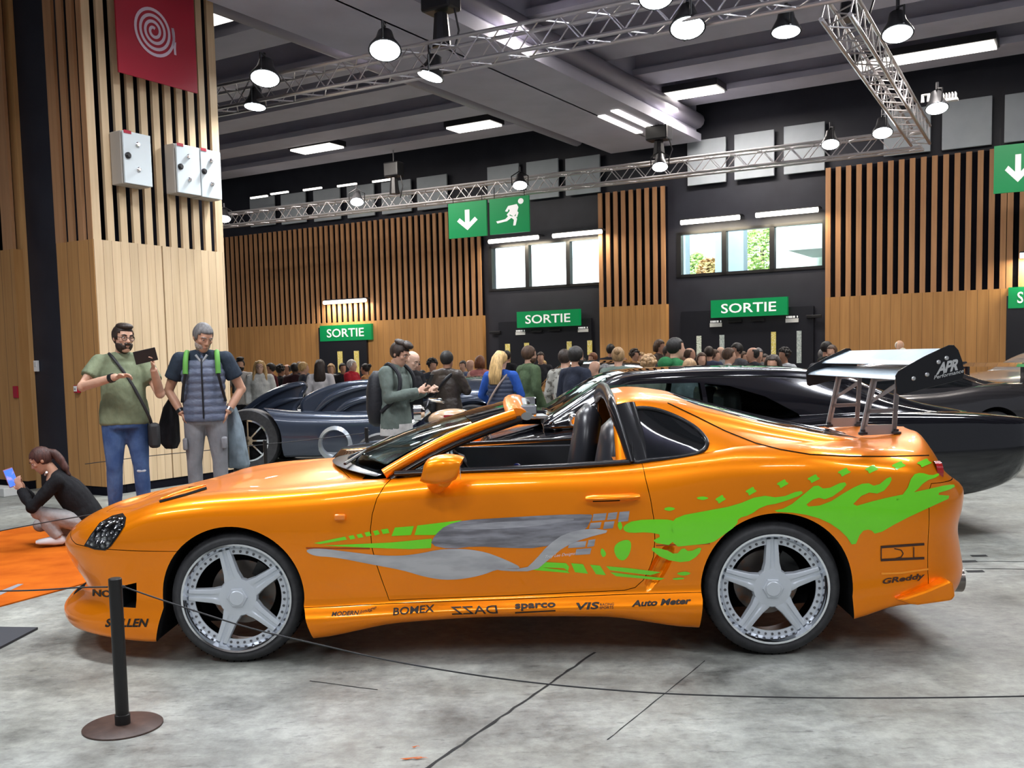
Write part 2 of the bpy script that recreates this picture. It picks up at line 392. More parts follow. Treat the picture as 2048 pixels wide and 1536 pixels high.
door(1, uspan(648, 680), uspan(743, 680), 2.36, 0.15, ((683, 703, 745, M_STRIP), (716, 702, 760, M_STRIP)))
door(2, uA1 + 0.4, uB1 - 0.25, 2.3, 0.0, ((1018, 688, 725, M_STRIP), (1056, 686, 700, M_STRIP), (1141, 683, 712, M_STRIP), (1182, 681, 710, M_STRIP)))
door(3, uC1 + 0.3, uD1 - 0.25, 2.35, 0.0, ((1400, 672, 728, M_STRIPW), (1446, 670, 715, M_STRIPG), (1549, 664, 718, M_STRIP), (1600, 662, 726, M_STRIPG)))
door(4, uE1 + 0.02, uF1, 2.36, 0.15, ())
# small white number plates and door closers on the dark portals
def plate(px, py, w, h, label):
    u, z = wall_uz(px, py); t = thing('door_plate', label, 'plate', W3(u, z - h / 2, 0.07), WA, 'small white plates over the exit doors')
    MB().box((0, 0, h / 2), (w, 0.02, h)).build('plate', M_WHITE, t, smooth=0)
    b = MB()
    for x_, w_ in ((-.40, .10), (-.14, .34), (.16, .16), (.42, .08)): b.box((w * x_, -.008, h * 1.4), (w * w_, .006, h * .5))
    b.build('lettering', M_WHITEB, t, smooth=0)
plate(1044, 667, .26, .07, 'white plate below the lower end of the exit sign on the white-window portal')
plate(1169, 661, .26, .07, 'white plate beyond the upper end of the exit sign on the white-window portal')
plate(1434, 650, .26, .08, 'white plate below the lower end of the exit sign on the tree-window portal')
plate(1586, 641, .26, .08, 'white plate beyond the upper end of the exit sign on the tree-window portal')
def closer(px, py, group_label):
    u, z = wall_uz(px, py); t = MB().box((0, 0, 0), (.30, .06, .06)).build('door_closer', M_BLACK, smooth=0, bevel=.01, label=group_label, cat='door closer', group='door closers on the dark portals')
    t.location = W3(u, z, 0.09); t.rotation_euler = (0, 0, WA)
for px, py in ((994, 665), (1077, 662), (1114, 659), (1473, 642), (1518, 640), (1630, 633)):
    closer(px, py, 'black door closer on a dark exit portal')

# ------------------------------------------------------------------ window strips
def window(n, us, zs, cuts):
    (u0, u1), (z0, z1) = us, zs
    mb = MB(); fr = 0.06
    wbox(mb, u0, u1, z0, z0 + fr, 0.02, -0.12); wbox(mb, u0, u1, z1 - fr, z1, 0.02, -0.12)
    xs = [u0] + [u0 + (u1 - u0) * c for c in cuts] + [u1]
    for x in xs: wbox(mb, x - 0.05, x + 0.05, z0, z1, 0.02, -0.12)
    o = wlocal(mb, 'window_%d' % n, M_BLACK, kind='structure')
    for a, b in zip(xs[:-1], xs[1:]):
        g = MB(); g.box(((a + b) / 2, -0.06, (z0 + z1) / 2), (b - a - 0.1, 0.01, z1 - z0 - 2 * fr)); g.build('pane', M_GLASS, o, smooth=0)
window(1, wu1, zw1, (0.345, 0.71))
window(2, wu2, zw2, (0.325, 0.655))
# what is outside them
def outside(name, u0, u1, z0, z1, off, m, **k):
    mb = MB(); wbox(mb, u0, u1, z0, z1, off, off - 0.3); return wlocal(mb, name, m, **k)
ou = lambda px, off: wall_uz(px, 500, off)[0]
M_OUTW = mat('bright_render', (0.85, 0.86, 0.86), 0.8)
M_SKY = mat('overcast_sky', (0.9, 0.95, 1.0), 1.0, emit=(0.92, 0.97, 1.0), estr=1.0)
outside('wall_yard', ou(930, -8), ou(1290, -8), 0, 9, -8.0, M_OUTW, kind='structure')
outside('backdrop_sky', ou(1300, -16), ou(1900, -16), -1, 14, -16, M_SKY, kind='structure')
yc = mat('yard_concrete', (0.16, 0.21, 0.25), 0.8, noise=(2, (0.20, 0.25, 0.28), 0.3, 0.7))
outside('yard_pillar', ou(1430, -3), ou(1487, -3), 0, 9, -3.0, yc, kind='structure')
outside('yard_pillar', ou(1340, -3), ou(1371, -3), 0, 9, -3.0, yc, kind='structure')
outside('wall_annex', ou(1552, -5), ou(1720, -5), 0, 9, -5.0, mat('pale_render', (0.55, 0.64, 0.56), 0.8), kind='structure')
t = MB(); wbox(t, ou(1585, -3), ou(1720, -3), 3.75, 4.3, -2.6, -4.8); wlocal(t, 'yard_canopy', mat('canopy_grey', (.40, .46, .44), .8), kind='structure')
def tree_outside(label, px, py, off, r, mtl, seed):
    rr = random.Random(seed); u, zc = wall_uz(px, py, off); t = thing('tree', label, 'tree', W3(u, 0, off), 0, 'trees in the yard')
    MB().tube([(0, 0, 0), (.05, 0, zc * .5), (0, .05, zc)], [.12, .10, .05], 8).build('trunk', mat('bark', (.12, .09, .06), .9), t)
    b = MB()
    for k in range(2200):
        p = np.array([rr.gauss(0, 1), rr.gauss(0, 1), rr.gauss(0, 1)]); p = p / np.linalg.norm(p) * r * rr.uniform(.35, 1) ** .6 * np.array([1, 1, 1.25]) + [0, 0, zc]
        a = np.array([rr.gauss(0, 1), rr.gauss(0, 1), rr.gauss(0, 1)]); x, y, _ = frame_of(a); s = rr.uniform(.03, .08)
        b.add([p - x * s, p + y * s * .5, p + x * s, p - y * s * .5], [(0, 1, 2, 3)])
    b.build('foliage', mtl, t, smooth=0)
lf = mat('leaf_green', (0.22, 0.42, 0.09), 0.6, noise=(1.2, (0.50, 0.66, 0.24), 0.35, 0.65))
lr = mat('leaf_red', (0.50, 0.16, 0.08), 0.6, noise=(1.2, (0.32, 0.30, 0.12), 0.4, 0.65))
tree_outside('green tree seen through the middle pane of the window strip', 1525, 500, -7.5, .72, lf, 3)
tree_outside('reddish low tree seen through the end pane of the window strip', 1418, 546, -7.5, .36, lr, 4)
tree_outside('low green bush behind the reddish tree outside the window', 1392, 548, -10.5, .55, lf, 5)
t = thing('truck', 'white and red truck parked outside the overexposed window strip', 'truck', W3(ou(1120, -5), 0, -5.2), WA)
MB().box((0, 0, 2.0), (2.6, 1.6, 2.6)).build('cargo_box', M_OUTW, t, smooth=0, bevel=.05)
zt_ = wall_uz(1085, 512, -4.4)[1]
MB().box((-.3, -.83, zt_), (.8, .04, .16)).build('stripe', mat('faded_red', (.75, .35, .36), .6), t, smooth=0)
MB().box((.75, -.83, zt_ + .1), (.7, .04, .5)).build('cab_window', mat('grey_glass', (.45, .58, .62), .3), t, smooth=0, bevel=.04)
for x in (-.9, .9): MB().lathe([(.4, -.12), (.4, .12)], (x, -.72, .4), (0, 1, 0), 20).build('wheel', M_BLACK, t)

# ------------------------------------------------------------------ strip lamps on the wall (over windows, over the door)
def strip_lamp(p0, p1, off, label, r=0.05):
    a = on_plane(*p0, WP - off * V, V); b = on_plane(*p1, WP - off * V, V); z = (a[2] + b[2]) / 2
    u0 = float((a - WP) @ U); u1 = float((b - WP) @ U); L = u1 - u0
    t = thing('strip_lamp', label, 'lamp', W3((u0 + u1) / 2, z, off), WA, 'fluorescent strip lamps on the back wall')
    MB().tube([(-L / 2, 0, 0), (L / 2, 0, 0)], r, 10).build('tube', M_TUBE, t)
    MB().box((0, off * .45, 0.06), (L * 1.02, off * .9, 0.03)).build('housing', M_METAL, t, smooth=0)
    area_light('strip_lamp_glow', W3((u0 + u1) / 2, z - 0.07, off + .03), W3((u0 + u1) / 2, z - 1.4, off * .2), L, 0.05, 30, (1, .86, .62))
strip_lamp((978, 483), (1076, 475), 0.3, 'strip lamp over the lower end of the overexposed window strip')
strip_lamp((1106, 471), (1203, 464), 0.3, 'strip lamp over the upper end of the overexposed window strip')
strip_lamp((1362, 445), (1479, 435), 0.3, 'strip lamp over the lower end of the tree window strip')
strip_lamp((1512, 430), (1636, 420), 0.3, 'strip lamp over the upper end of the tree window strip')
strip_lamp((648, 605), (731, 601), 0.3, 'strip lamp above the small exit sign, lighting the slats')
strip_lamp((2040, 512), (2130, 505), 0.3, 'strip lamp cut by the picture edge above an exit sign')
# frosted panels in the dark band above the slats
def frosted(px0, px1, y0a, y1, label):
    u0, zt = wall_uz(px0, y0a, .12); u1, _ = wall_uz(px1, y0a, .12); _, zb = wall_uz((px0 + px1) / 2, y1, .12)
    t = MB().box((0, 0, 0), (u1 - u0, .05, zt - zb)).build('frosted_panel', M_PANEL, smooth=0, bevel=.01, label=label, cat='panel', group='frosted panels above the slat wall')
    t.location = W3((u0 + u1) / 2, (zt + zb) / 2, .12); t.rotation_euler = (0, 0, WA)
FP = [(500, 549, 398, 452), (562, 611, 390, 447), (627, 680, 382, 441), (694, 748, 374, 434), (763, 822, 366, 426), (834, 894, 356, 418),
      (975, 1038, 335, 402), (1053, 1117, 325, 397), (1131, 1200, 318, 388),
      (1375, 1452, 284, 368), (1469, 1549, 270, 356), (1568, 1650, 254, 345), (1768, 1862, 225, 308), (1885, 1985, 205, 295), (2010, 2110, 190, 280)]
for i, f in enumerate(FP): frosted(*f, 'grey frosted panel in the dark band above the slats')

# ------------------------------------------------------------------ ceiling
mb = MB()
c0 = WP + U * 9
def cbox(mb, u0, u1, v0, v1, z0, z1):
    c = WP + U * (u0 + u1) / 2 + V * (v0 + v1) / 2; return mb.box((c[0], c[1], (z0 + z1) / 2), (u1 - u0, v1 - v0, z1 - z0), (U, V, np.array([0, 0, 1.0])))
cbox(mb, -14, 34, -36, 0.3, 7.2, 7.5)
mb.build('ceiling', M_CEIL, smooth=0, kind='structure')
# ribs parallel to the wall
for i, v in enumerate((-1.2, -3.1, -5.0, -6.9, -8.8, -10.7, -12.6, -14.5, -16.4)):
    mb = MB(); cbox(mb, -14, 34, v - .26, v + .26, 6.55, 7.2); cbox(mb, -14, 34, v - .40, v + .40, 6.45, 6.56)
    mb.build('ceiling_rib', M_BEAM, smooth=0, kind='structure')
    mb = MB(); p = WP + V * (v + .75); mb.tube([p - U * 12 + [0, 0, 6.75], p + U * 32 + [0, 0, 6.75]], .05, 8)
    mb.build('ceiling_pipe', mat('pipe_grey', (.22, .21, .24), .5), kind='structure')
# the twin cross beams that run towards the wall
def beam_at(px, py, z, w, h, name):
    p = on_z(px, py, z); u = float((p - WP) @ U)
    mb = MB(); cbox(mb, u - w / 2, u + w / 2, -30, -0.3, z, z + h); cbox(mb, u - w * .72, u + w * .72, -30.05, -0.35, z - .03, z + .12)
    mb.build(name, M_BEAM, smooth=0, kind='structure'); return u
ub = beam_at(1285, 300, 5.85, .9, 1.3, 'main_beam')
ub2 = beam_at(1318, 262, 5.85, .55, 1.3, 'main_beam')
for dx in (-1.5, 1.3):
    mb = MB(); p = WP + U * (ub + dx); mb.tube([p - V * 30 + [0, 0, 6.25], p - V * .3 + [0, 0, 6.25]], .16, 12)
    mb.build('ceiling_duct', mat('duct_grey', (.27, .255, .31), .45), kind='structure')
# ceiling luminaires: recessed boxes with lit diffusers
def luminaire(px, py, L, W, label, z=7.4, along='u'):
    p = on_z(px, py, z); t = thing('ceiling_light', label, 'light', p, WA if along == 'u' else WA + math.pi / 2, 'fluorescent ceiling lights')
    MB().box((0, 0, .09), (L + .08, W + .08, .12)).build('frame', M_METAL, t, smooth=0)
    MB().box((0, 0, .015), (L, W, .04)).build('diffuser', M_TUBE, t, smooth=0)
for px, py, L, W, lb, al in (
    (422, 38, .9, .45, 'ceiling light beside the red hose sign', 'u'), (948, 255, 1.1, .5, 'ceiling light over the green running man sign', 'u'),
    (634, 299, 1.2, .5, 'ceiling light nearest the grey electric boxes', 'u'), (1360, 192, 1.6, .5, 'ceiling light midway between the two dark portals', 'u'),
    (1848, 114, 2.2, .5, 'ceiling light above the corner of the lighting truss', 'u'), (812, 15, .35, 1.8, 'long ceiling light cut by the top of the picture', 'u'),
    (1242, 250, 1.7, .14, 'long ceiling light on the main beam, first of two', 'v'), (1268, 240, 1.7, .14, 'long ceiling light on the main beam, second of two', 'v')):
    luminaire(px, py, L, W, lb, 6.4 if al == 'u' or px < 1000 else 5.8, al)
for k, (px, py) in enumerate(((518, 394), (559, 386), (625, 378), (694, 370), (765, 361))):
    p = on_plane(px, py, WP - 1.0 * V, V); t = MB().box((0, 0, 0), (.6, .05, .04)).build('light_bar', M_TUBE, smooth=0, label='thin white light bar hanging above the frosted panels', cat='lamp', group='thin light bars above the frosted panels')
    t.location = p; t.rotation_euler = (0, 0, WA)
# ================================================================== wood clad pier, its neighbour, boxes and signs
CP = on_z(214, 992); CP[2] = 0                                  # front corner of the pier
zS = float(on_plane(207, 475, CP, V)[2])                        # underside of the pier's slats
vR = float((on_plane(456, 700, CP, U) - CP) @ V)                # length of the face that runs away from us
uL = float((on_plane(118, 600, CP, V) - CP) @ U)                # (negative) the narrow face
print('pier', CP, 'zS', zS, 'vR', vR, 'uL', uL)
def frame_mat(p, x, y): return Matrix(((x[0], y[0], 0, p[0]), (x[1], y[1], 0, p[1]), (0, 0, 1, p[2] if len(p) > 2 else 0), (0, 0, 0, 1)))
M_WOODL = wood_mat('lit_oak_boards', (0.66, 0.50, 0.32), (0.55, 0.40, 0.24), 0.115, 'X')  # same oak, boards and slats paler: the cool flood light is in the colour
M_SLATL = wood_mat('lit_oak_slats', (0.66, 0.50, 0.32), (0.54, 0.39, 0.23))
def pier_face(name, L, gaps, base, m_b, m_s, fm, z1=7.15, dep=.12, seam=None, end=0.0, start=0.0):
    mb = MB(); mb.mi = 0; L = L - end
    if seam: mb.box(((seam - .01) / 2, dep / 2, zS / 2 + .05), (seam - .01, dep, zS - .1)); mb.box(((seam + .01 + L) / 2, dep / 2, zS / 2 + .05), (L - seam - .01, dep, zS - .1))
    else: mb.box((L / 2, dep / 2, zS / 2 + .05), (L, dep, zS - .1))
    mb.mi = 1; xs = [0] + [c for g in gaps for c in g] + [L]
    for a, b in zip(xs[::2], xs[1::2]): mb.box(((a + b) / 2, .02, (zS + z1) / 2), (b - a, .04, z1 - zS))
    mb.mi = 2; mb.box((L / 2, dep + .16, z1 / 2), (L, .02, z1)); mb.box((L / 2, dep * .5, .05), (L, dep * .8, .1))
    o = mb.build(name, [m_b, m_s, M_DARK], smooth=0, kind='structure'); o.matrix_world = fm; return o
p = vR / 10.4
g = [(.055 * vR + i * p * .97, .055 * vR + i * p * .97 + p * .47) for i in range(10)]
# the face along V: local x = V (away), local y = -U (into the pier)
pier_face('wall_pier', vR, g, .1, M_WOODL, M_SLATL, frame_mat(CP + V * .006, V, -U), seam=vR * .49)
w = -uL
# the narrow face: local x = -U?  keep x = U from the far-left edge, y = V (into the pier)
pier_face('wall_pier_front', w, [(w * .22, w * .35), (w * .5, w * .62), (w * .76, w * .87)], .1, M_WOODP, M_SLAT, frame_mat(CP - U * w, U, V), end=.003)
mb = MB(); mb.box((w / 2, .35 + vR / 2, 3.6), (w - .6, vR - .3, 7.2)); o = mb.build('wall_core', M_DARK, smooth=0, kind='structure'); o.matrix_world = frame_mat(CP - U * w, U, V)
# neighbouring pier beyond the black recess
uN = float((on_plane(30, 560, CP, V) - CP) @ U); L2 = 9.0
pier_face('wall_side', L2, [(L2 - .32 - .45 * k, L2 - .20 - .45 * k) for k in range(18, -1, -1)], .1, M_WOODP, M_SLAT, frame_mat(CP + U * (uN - L2), U, V))
mb = MB(); mb.box((.06, .03, 3.6), (.12, .06, 7.2)); o = mb.build('wall_side_return', M_WOODQ, smooth=0, kind='structure'); o.matrix_world = frame_mat(CP + U * (uN - .12) + V * .121, U, V)
mb = MB(); mb.box(((uL + uN) / 2, .21, 3.6), (uL - uN + .4, .05, 7.2)); o = mb.build('wall_recess', M_NAVY, smooth=0, kind='structure'); o.matrix_world = frame_mat(CP, U, V)
# side wall that closes the hall behind the pier
# electric boxes
M_BOX = mat('cabinet_grey', (0.62, 0.68, 0.70), 0.4); M_BOXS = mat('cabinet_side', (0.40, 0.37, 0.33), 0.5)
M_RED = mat('sign_red', (0.36, 0.008, 0.028), 0.45)
def ebox(px0, px1, y0, y1, dep, label):
    off = dep + .01; a = on_plane(px0, y0, CP + U * off, U); b = on_plane(px1, y0, CP + U * off, U); c = on_plane(px0, y1, CP + U * off, U)
    w = float((b - a) @ V); h = float(a[2] - c[2]); org = c
    t = thing('electric_box', label, 'electric box', org - U * dep, 0, 'grey electric boxes on the pale slats'); t.rotation_euler = (0, 0, math.atan2(V[1], V[0]))
    MB().box((w / 2, -dep / 2 + .02, h / 2), (w, dep - .04, h)).build('cabinet', M_BOXS, t, smooth=0, bevel=.01)
    MB().box((w / 2, -dep + .012, h / 2), (w - .01, .025, h - .01)).build('door', M_BOX, t, smooth=0, bevel=.006)
    MB().lathe([(.035, 0), (.035, .02), (.022, .035)], (w * .14, -dep, h * .53), (0, -1, 0), 14).build('lock', M_BLACK, t)
    for zz in (.3, .77): MB().lathe([(.028, 0), (.028, .015), (.018, .025)], (w * .5, -dep, h * zz), (0, -1, 0), 14).build('knob', mat('chrome', (.8, .8, .82), .12, 1.0), t)
    MB().box((w * .17, -dep - .002, h * .975), (w * .26, .006, .035)).build('red_label', M_RED, t, smooth=0)
ebox(250, 306, 260, 366, .22, 'grey electric box hanging alone, lower than the red hose sign')
ebox(356, 403, 286, 385, .20, 'grey electric box of the adjoining pair, the one nearer the corner of the pier')
ebox(404, 445, 296, 394, .20, 'grey electric box of the adjoining pair, at the far edge of the pier')
# red hose sign
off = .16; q = lambda px, py: on_plane(px, py, CP + U * off, U)
a = q(237, 154); b = q(394, 178); w = float((b - a) @ V); zb = float(a[2] + b[2]) / 2
t = thing('fire_hose_sign', 'large red sign with a white coiled hose hanging on the brightly lit slats', 'sign', np.array([a[0], a[1], zb]), math.atan2(V[1], V[0]))
h = w * 1.25
MB().box((w / 2, 0, h / 2), (w, .02, h)).build('board', M_RED, t, smooth=0)
sc = q(306, 62); sx = float((sc - a) @ V); sz = float(sc[2]) - zb; R0 = float(q(306, 8)[2] - q(306, 62)[2]) * .93
rb = []
for i in range(150):
    f = i / 149; an = math.radians(20 - 360 * 3.9 * f); r = R0 * (1.02 - .92 * f); rb.append((sx + r * math.cos(an), -.014, sz + r * math.sin(an)))
mb = MB(); hw = R0 * .062
for i in range(149):
    p0, p1 = np.array(rb[i]), np.array(rb[i + 1]); c = np.array([sx, -.014, sz]); d0 = (p0 - c) / np.linalg.norm(p0 - c); d1 = (p1 - c) / np.linalg.norm(p1 - c)
    mb.add([p0 - d0 * hw, p0 + d0 * hw, p1 + d1 * hw, p1 - d1 * hw], [(0, 1, 2, 3)])
x0, z0 = rb[0][0], rb[0][2]
mb.add([(x0 - hw, -.014, z0), (x0 + hw, -.014, z0), (x0 + hw * 1.8, -.014, z0 - R0 * .5), (x0 - .2 * hw, -.014, z0 - R0 * .5)], [(0, 1, 2, 3)])
mb.add([(x0 - hw * .6, -.014, z0 - R0 * .55), (x0 + hw * 2.4, -.014, z0 - R0 * .53), (x0 + hw * 2.0, -.014, z0 - R0 * .8), (x0 + hw * 2.2, -.014, z0 - R0 * 1.05), (x0 + .4 * hw, -.014, z0 - R0 * 1.05), (x0 + .1 * hw, -.014, z0 - R0 * .8)], [(0, 1, 2, 3, 4, 5)])
mb.build('hose_symbol', mat('sign_pale', (.62, .5, .6), .5), t, smooth=0)
# fire call point, red panel, switch
def wallbox(px, py, w, h, d, name, label, cat, mats, parts=()):
    c = on_plane(px, py, CP, V); t = thing(name, label, cat, c, WA)
    MB().box((0, -d / 2, 0), (w, d, h)).build('housing', mats, t, smooth=0, bevel=.004)
    for nm, x, z, ww, hh, m in parts: MB().box((x, -d - .003, z), (ww, .006, hh)).build(nm, m, t, smooth=0)
wallbox(158, 778, .07, .085, .045, 'fire_call_point', 'small red and white fire call point on the amber pier boards', 'alarm', M_RED, (('press_plate', 0, 0, .05, .05, M_WHITE), ('symbol', 0, 0, .03, .012, M_BLACK), ('cover', 0, .03, .05, .01, M_WHITE)))
wallbox(33, 784, .085, .14, .02, 'red_cover_plate', 'red cover plate on the wooden wall beside the black recess', 'plate', M_RED, ())
wallbox(75, 732, .07, .13, .03, 'switch_box', 'white switch box on the black recess above the crouching woman', 'switch', M_WHITE, (('switch_key', 0, .02, .035, .05, mat('key_grey', (.6, .6, .6), .5)),))
for o in list(COL.objects):
    if o.name.startswith('switch_box'): o.location = on_plane(75, 732, CP + V * .18, V)
p = on_z(8, 990); MB().box((p[0] - .05, p[1], .05), (.5, .2, .1), (U, V, np.array([0, 0, 1.0]))).build('kerb_block', mat('pale_concrete', (.6, .6, .58), .8), smooth=0, bevel=.01, label='pale block on the floor against the wooden wall', cat='block')
p = on_z(255, 1022); MB().box((p[0], p[1], .0405), (.3, .22, .06), (U, V, np.array([0, 0, 1.0]))).build('cable_cover', mat('pale_concrete', (.6, .6, .58), .8), smooth=0, bevel=.01, label='small pale block on the floor behind the man in the green tee', cat='block')

# ================================================================== lighting truss
def truss(label, a, b, s=.29):
    a = np.array(a, float); b = np.array(b, float); d = b - a; L = np.linalg.norm(d); d /= L; x = np.array([-d[1], d[0], 0]); x /= np.linalg.norm(x)
    t = thing('lighting_truss', label, 'truss', a, math.atan2(d[1], d[0]), 'lighting truss above the cars')
    h = s / 2; n = int(L / .5)
    for sy in (-1, 1):
        for sz in (-1, 1): MB().tube([(0, sy * h, sz * h), (L, sy * h, sz * h)], .025, 8).build('chord', M_ALU, t)
    mb = MB()
    for k in range(n):
        x0 = L * k / n; x1 = L * (k + .5) / n; x2 = L * (k + 1) / n
        for sy in (-1, 1):
            mb.tube([(x0, sy * h, -h), (x1, sy * h, h), (x2, sy * h, -h)], .010, 5)
        for sz in (-1, 1):
            mb.tube([(x0, -h, sz * h), (x1, h, sz * h), (x2, -h, sz * h)], .010, 5)
    mb.build('lattice', M_ALU, t); return t
ZTR = 5.0
tb0, tb1 = on_z(425, 444, ZTR), on_z(1846, 279, ZTR)
tf0 = on_z(380, 213, ZTR); tf1 = on_z(1300, 33, ZTR); tf1 = tf0 + (tf1 - tf0) * 1.335
tr1 = tb1; tr0 = on_z(1668, 0, ZTR); tr1 = tr1 + (tr0 - tr1) * .045; tr0 = tr1 + (tr0 - tr1) * .99
truss('long aluminium truss nearest the back wall, above the green arrow sign', tb0, tb1)
truss('aluminium truss over the orange car, leading from the wooden pier', tf0, tf1)
truss('aluminium truss joining the other two at the corner over the black car', tr0, tr1)
# chain hoists
def hoist(px, py, z, h, label, w=.24, top=6.05):
    p = on_z(px, py, z); t = thing('chain_hoist', label, 'hoist', p, WA, 'black chain hoists holding the truss')
    MB().box((0, 0, h * .75), (w * 1.5, w, h * .45)).build('motor', M_BLACK, t, smooth=0, bevel=.03)
    MB().tube([(0, 0, 0), (0, 0, h * .5)], [w * .42, w * .3], 8).build('chain_bag', M_BLACK, t)
    MB().tube([(0, 0, h * .9), (0, 0, top - z)], .012, 6).build('chain', M_METAL, t)
    MB().tube([(w * .6, 0, h * .7), (w * .9, 0, h * .2), (w * .6, 0, -.1)], .012, 6).build('cable', M_BLACK, t)
hoist(884, 96, 5.2, .8, 'black chain hoist over the truss above the orange car', .28)
hoist(789, 388, 5.1, .7, 'small black chain hoist over the far truss', .26)
hoist(1318, 315, 5.2, .6, 'black chain hoist at the end of the main beam', .30, 5.82)
hoist(1700, 40, 5.3, .9, 'black chain hoist cut by the top of the picture', .3)
# flood lamps
def flood(px, py, R, tgt, label, power, z=ZTR - .2):
    up = 1; front = label.startswith(('brightest', 'flood lamp on top'))
    if front: z = ZTR - .05
    p = on_z(px, py, z)
    t = thing('flood_lamp', label, 'lamp', p, 0, 'white flood lamps on the truss')
    d = (np.array(tgt, float) - p); d /= np.linalg.norm(d); d = d * .55 + np.array([0, 0, -.75]); x, y, d = frame_of(d)
    MB().lathe([(R * .35, -.26), (R * .45, -.25), (R * .6, -.14), (R * .98, -.02), (R, 0), (R * .96, .0)], (0, 0, 0), d, 24).build('housing', M_METAL, t)
    mb = MB(); mb.lathe([(R * .9, .002), (R * .6, .012), (.001, .016)], (0, 0, 0), d, 24); mb.build('lens', M_LED, t)
    MB().tube([x * R * 1.05, x * R * 1.1 + np.array([0, 0, .18 * up]), np.array([0, 0, .28 * up]), -x * R * 1.1 + np.array([0, 0, .18 * up]), -x * R * 1.05], .012, 6).build('yoke', M_BLACK, t)
    MB().tube([(0, 0, .26), (0, 0, .30)] + ([p_ * (.66, .66, 0) + [0, 0, .14] for p_ in (p / np.linalg.norm(p),)] if front else [(0, 0, .36)]), .02, 6).build('clamp', M_METAL, t)
    if power:
        ld = bpy.data.lights.new('flood_light', 'SPOT'); ld.energy = power * .22; ld.spot_size = math.radians(115); ld.spot_blend = .8; ld.color = (.9, .95, 1.0); ld.shadow_soft_size = R * .7
        o = bpy.data.objects.new('flood_light', ld); COL.objects.link(o); o.location = p + d * .05
        o.rotation_euler = Vector(d).to_track_quat('-Z', 'Y').to_euler()
CARC = np.array([-.05, 5.2, .6])
for px, py, R, tgt, lb, pw in (
    (530, 157, .19, (-3.0, 7.0, 0), 'brightest flood lamp, on the truss beside the wooden pier', 1500),
    (770, 101, .19, CARC + [-1, -1, 0], 'flood lamp on top of the near truss below the long ceiling light', 700),
    (860, 153, .17, (-3.6, 11.5, 2), 'flood lamp under the near truss beside the black chain hoist', 1500),
    (510, 214, .15, (-4, 12, 0), 'dim flood lamp below the brightest one', 200),
    (1375, 56, .19, (1.2, 4.2, 0), 'large flood lamp below the near truss, above the ceiling light between the portals', 900),
    (1312, -4, .17, (1, 4, 0), 'flood lamp cut by the top of the picture', 500),
    (1572, 64, .16, (2.5, 9, 0), 'square looking flood lamp beside the slanting truss', 300),
    (1795, 68, .17, (3, 6, 0), 'flood lamp on the outer side of the slanting truss', 700),
    (1874, 217, .16, (5, 9, 0), 'flood lamp with a white finned housing beyond the truss corner', 300),
    (1765, 266, .16, (4, 9, 0), 'flood lamp on the far truss next to the corner', 500),
    (1661, 289, .15, (3, 9, 0), 'second flood lamp from the corner of the far truss', 250),
    (1320, 334, .15, (1.5, 9, 0), 'flood lamp hanging below the end of the main beam', 250),
    (1040, 371, .15, (0, 9, 0), 'flood lamp over the green running man sign', 250),
    (714, 404, .15, (-2, 9, 0), 'flood lamp on the far truss below the small chain hoist', 400),
    (449, 438, .15, (-4, 12, 0), 'flood lamp at the edge of the wooden pier on the far truss', 300)):
    flood(px, py, R, tgt, lb, pw)
# white fins on the outermost lamp
p = on_z(1866, 205, ZTR - .05); t = thing('lamp_ballast', 'white finned ballast over the outermost flood lamp', 'ballast', p, WA)
MB().tube([(-.14, 0, .02), (-.14, .001, .12), (-.06, 0, .12), (-.06, 0, .02)], .025, 8).build('bracket', M_WHITE, t)
mb = MB()
for k in range(8): mb.box((.02 + k * .04, 0, .05), (.014, .12, .09))
mb.box((.16, 0, .0), (.34, .12, .03)); mb.build('fin_rib', M_WHITE, t, smooth=0)

# ================================================================== hanging green signs
def hang(px0, px1, y0, y1, label, art, slope=-.11, plane=None):
    td = (tb1 - tb0) / np.linalg.norm(tb1 - tb0); nn = np.array([-td[1], td[0], 0]); P = tb0 - nn * .2
    a = on_plane(px0, y0, P, nn); b = on_plane(px1, y0 + slope * (px1 - px0), P, nn); c = on_plane(px0, y1, P, nn)
    w = float((b - a) @ td); h = float(a[2] - c[2]); t = thing('hanging_sign', label, 'sign', c, math.atan2(td[1], td[0]), 'green signs hanging from the far truss')
    MB().box((w / 2, 0, h / 2), (w, .04, h)).build('board', M_GREENB, t, smooth=0)
    for xx in (.12, .88): MB().tube([(w * xx, 0, h), (w * xx, 0, 5.0 - c[2])], .008, 6).build('hanger', M_METAL, t)
    mb = MB(); S = lambda pts: [(w * x, -.0225, h * z) for x, z in pts]
    for pts in art: mb.add(S(pts), [tuple(range(len(pts)))])
    mb.build('symbol', M_WHITEB, t, smooth=0)
ARROW = [[(.44, .78), (.56, .78), (.56, .42), (.70, .56), (.77, .47), (.50, .20), (.23, .47), (.30, .56), (.44, .42)]]
circ = [(.80 + .07 * math.cos(k * .4488), .86 + .08 * math.sin(k * .4488)) for k in range(14)]
RUN = [circ, [(.48, .76), (.70, .79), (.74, .70), (.70, .55), (.62, .45), (.52, .52), (.48, .46), (.44, .52), (.52, .62), (.50, .68), (.46, .60), (.40, .62)],
       [(.70, .60), (.74, .55), (.70, .42), (.66, .44)], [(.50, .50), (.60, .45), (.44, .34), (.20, .30), (.17, .36), (.40, .40)],
       [(.52, .46), (.66, .46), (.70, .38), (.66, .20), (.60, .20), (.62, .36)]]
hang(899, 975, 408, 478, 'green hanging sign with a white downward arrow', ARROW)
hang(981, 1060, 399, 470, 'green hanging sign with a white running figure', RUN)
hang(1987, 2085, 293, 388, 'green hanging sign with an arrow, cut by the picture edge', ARROW)

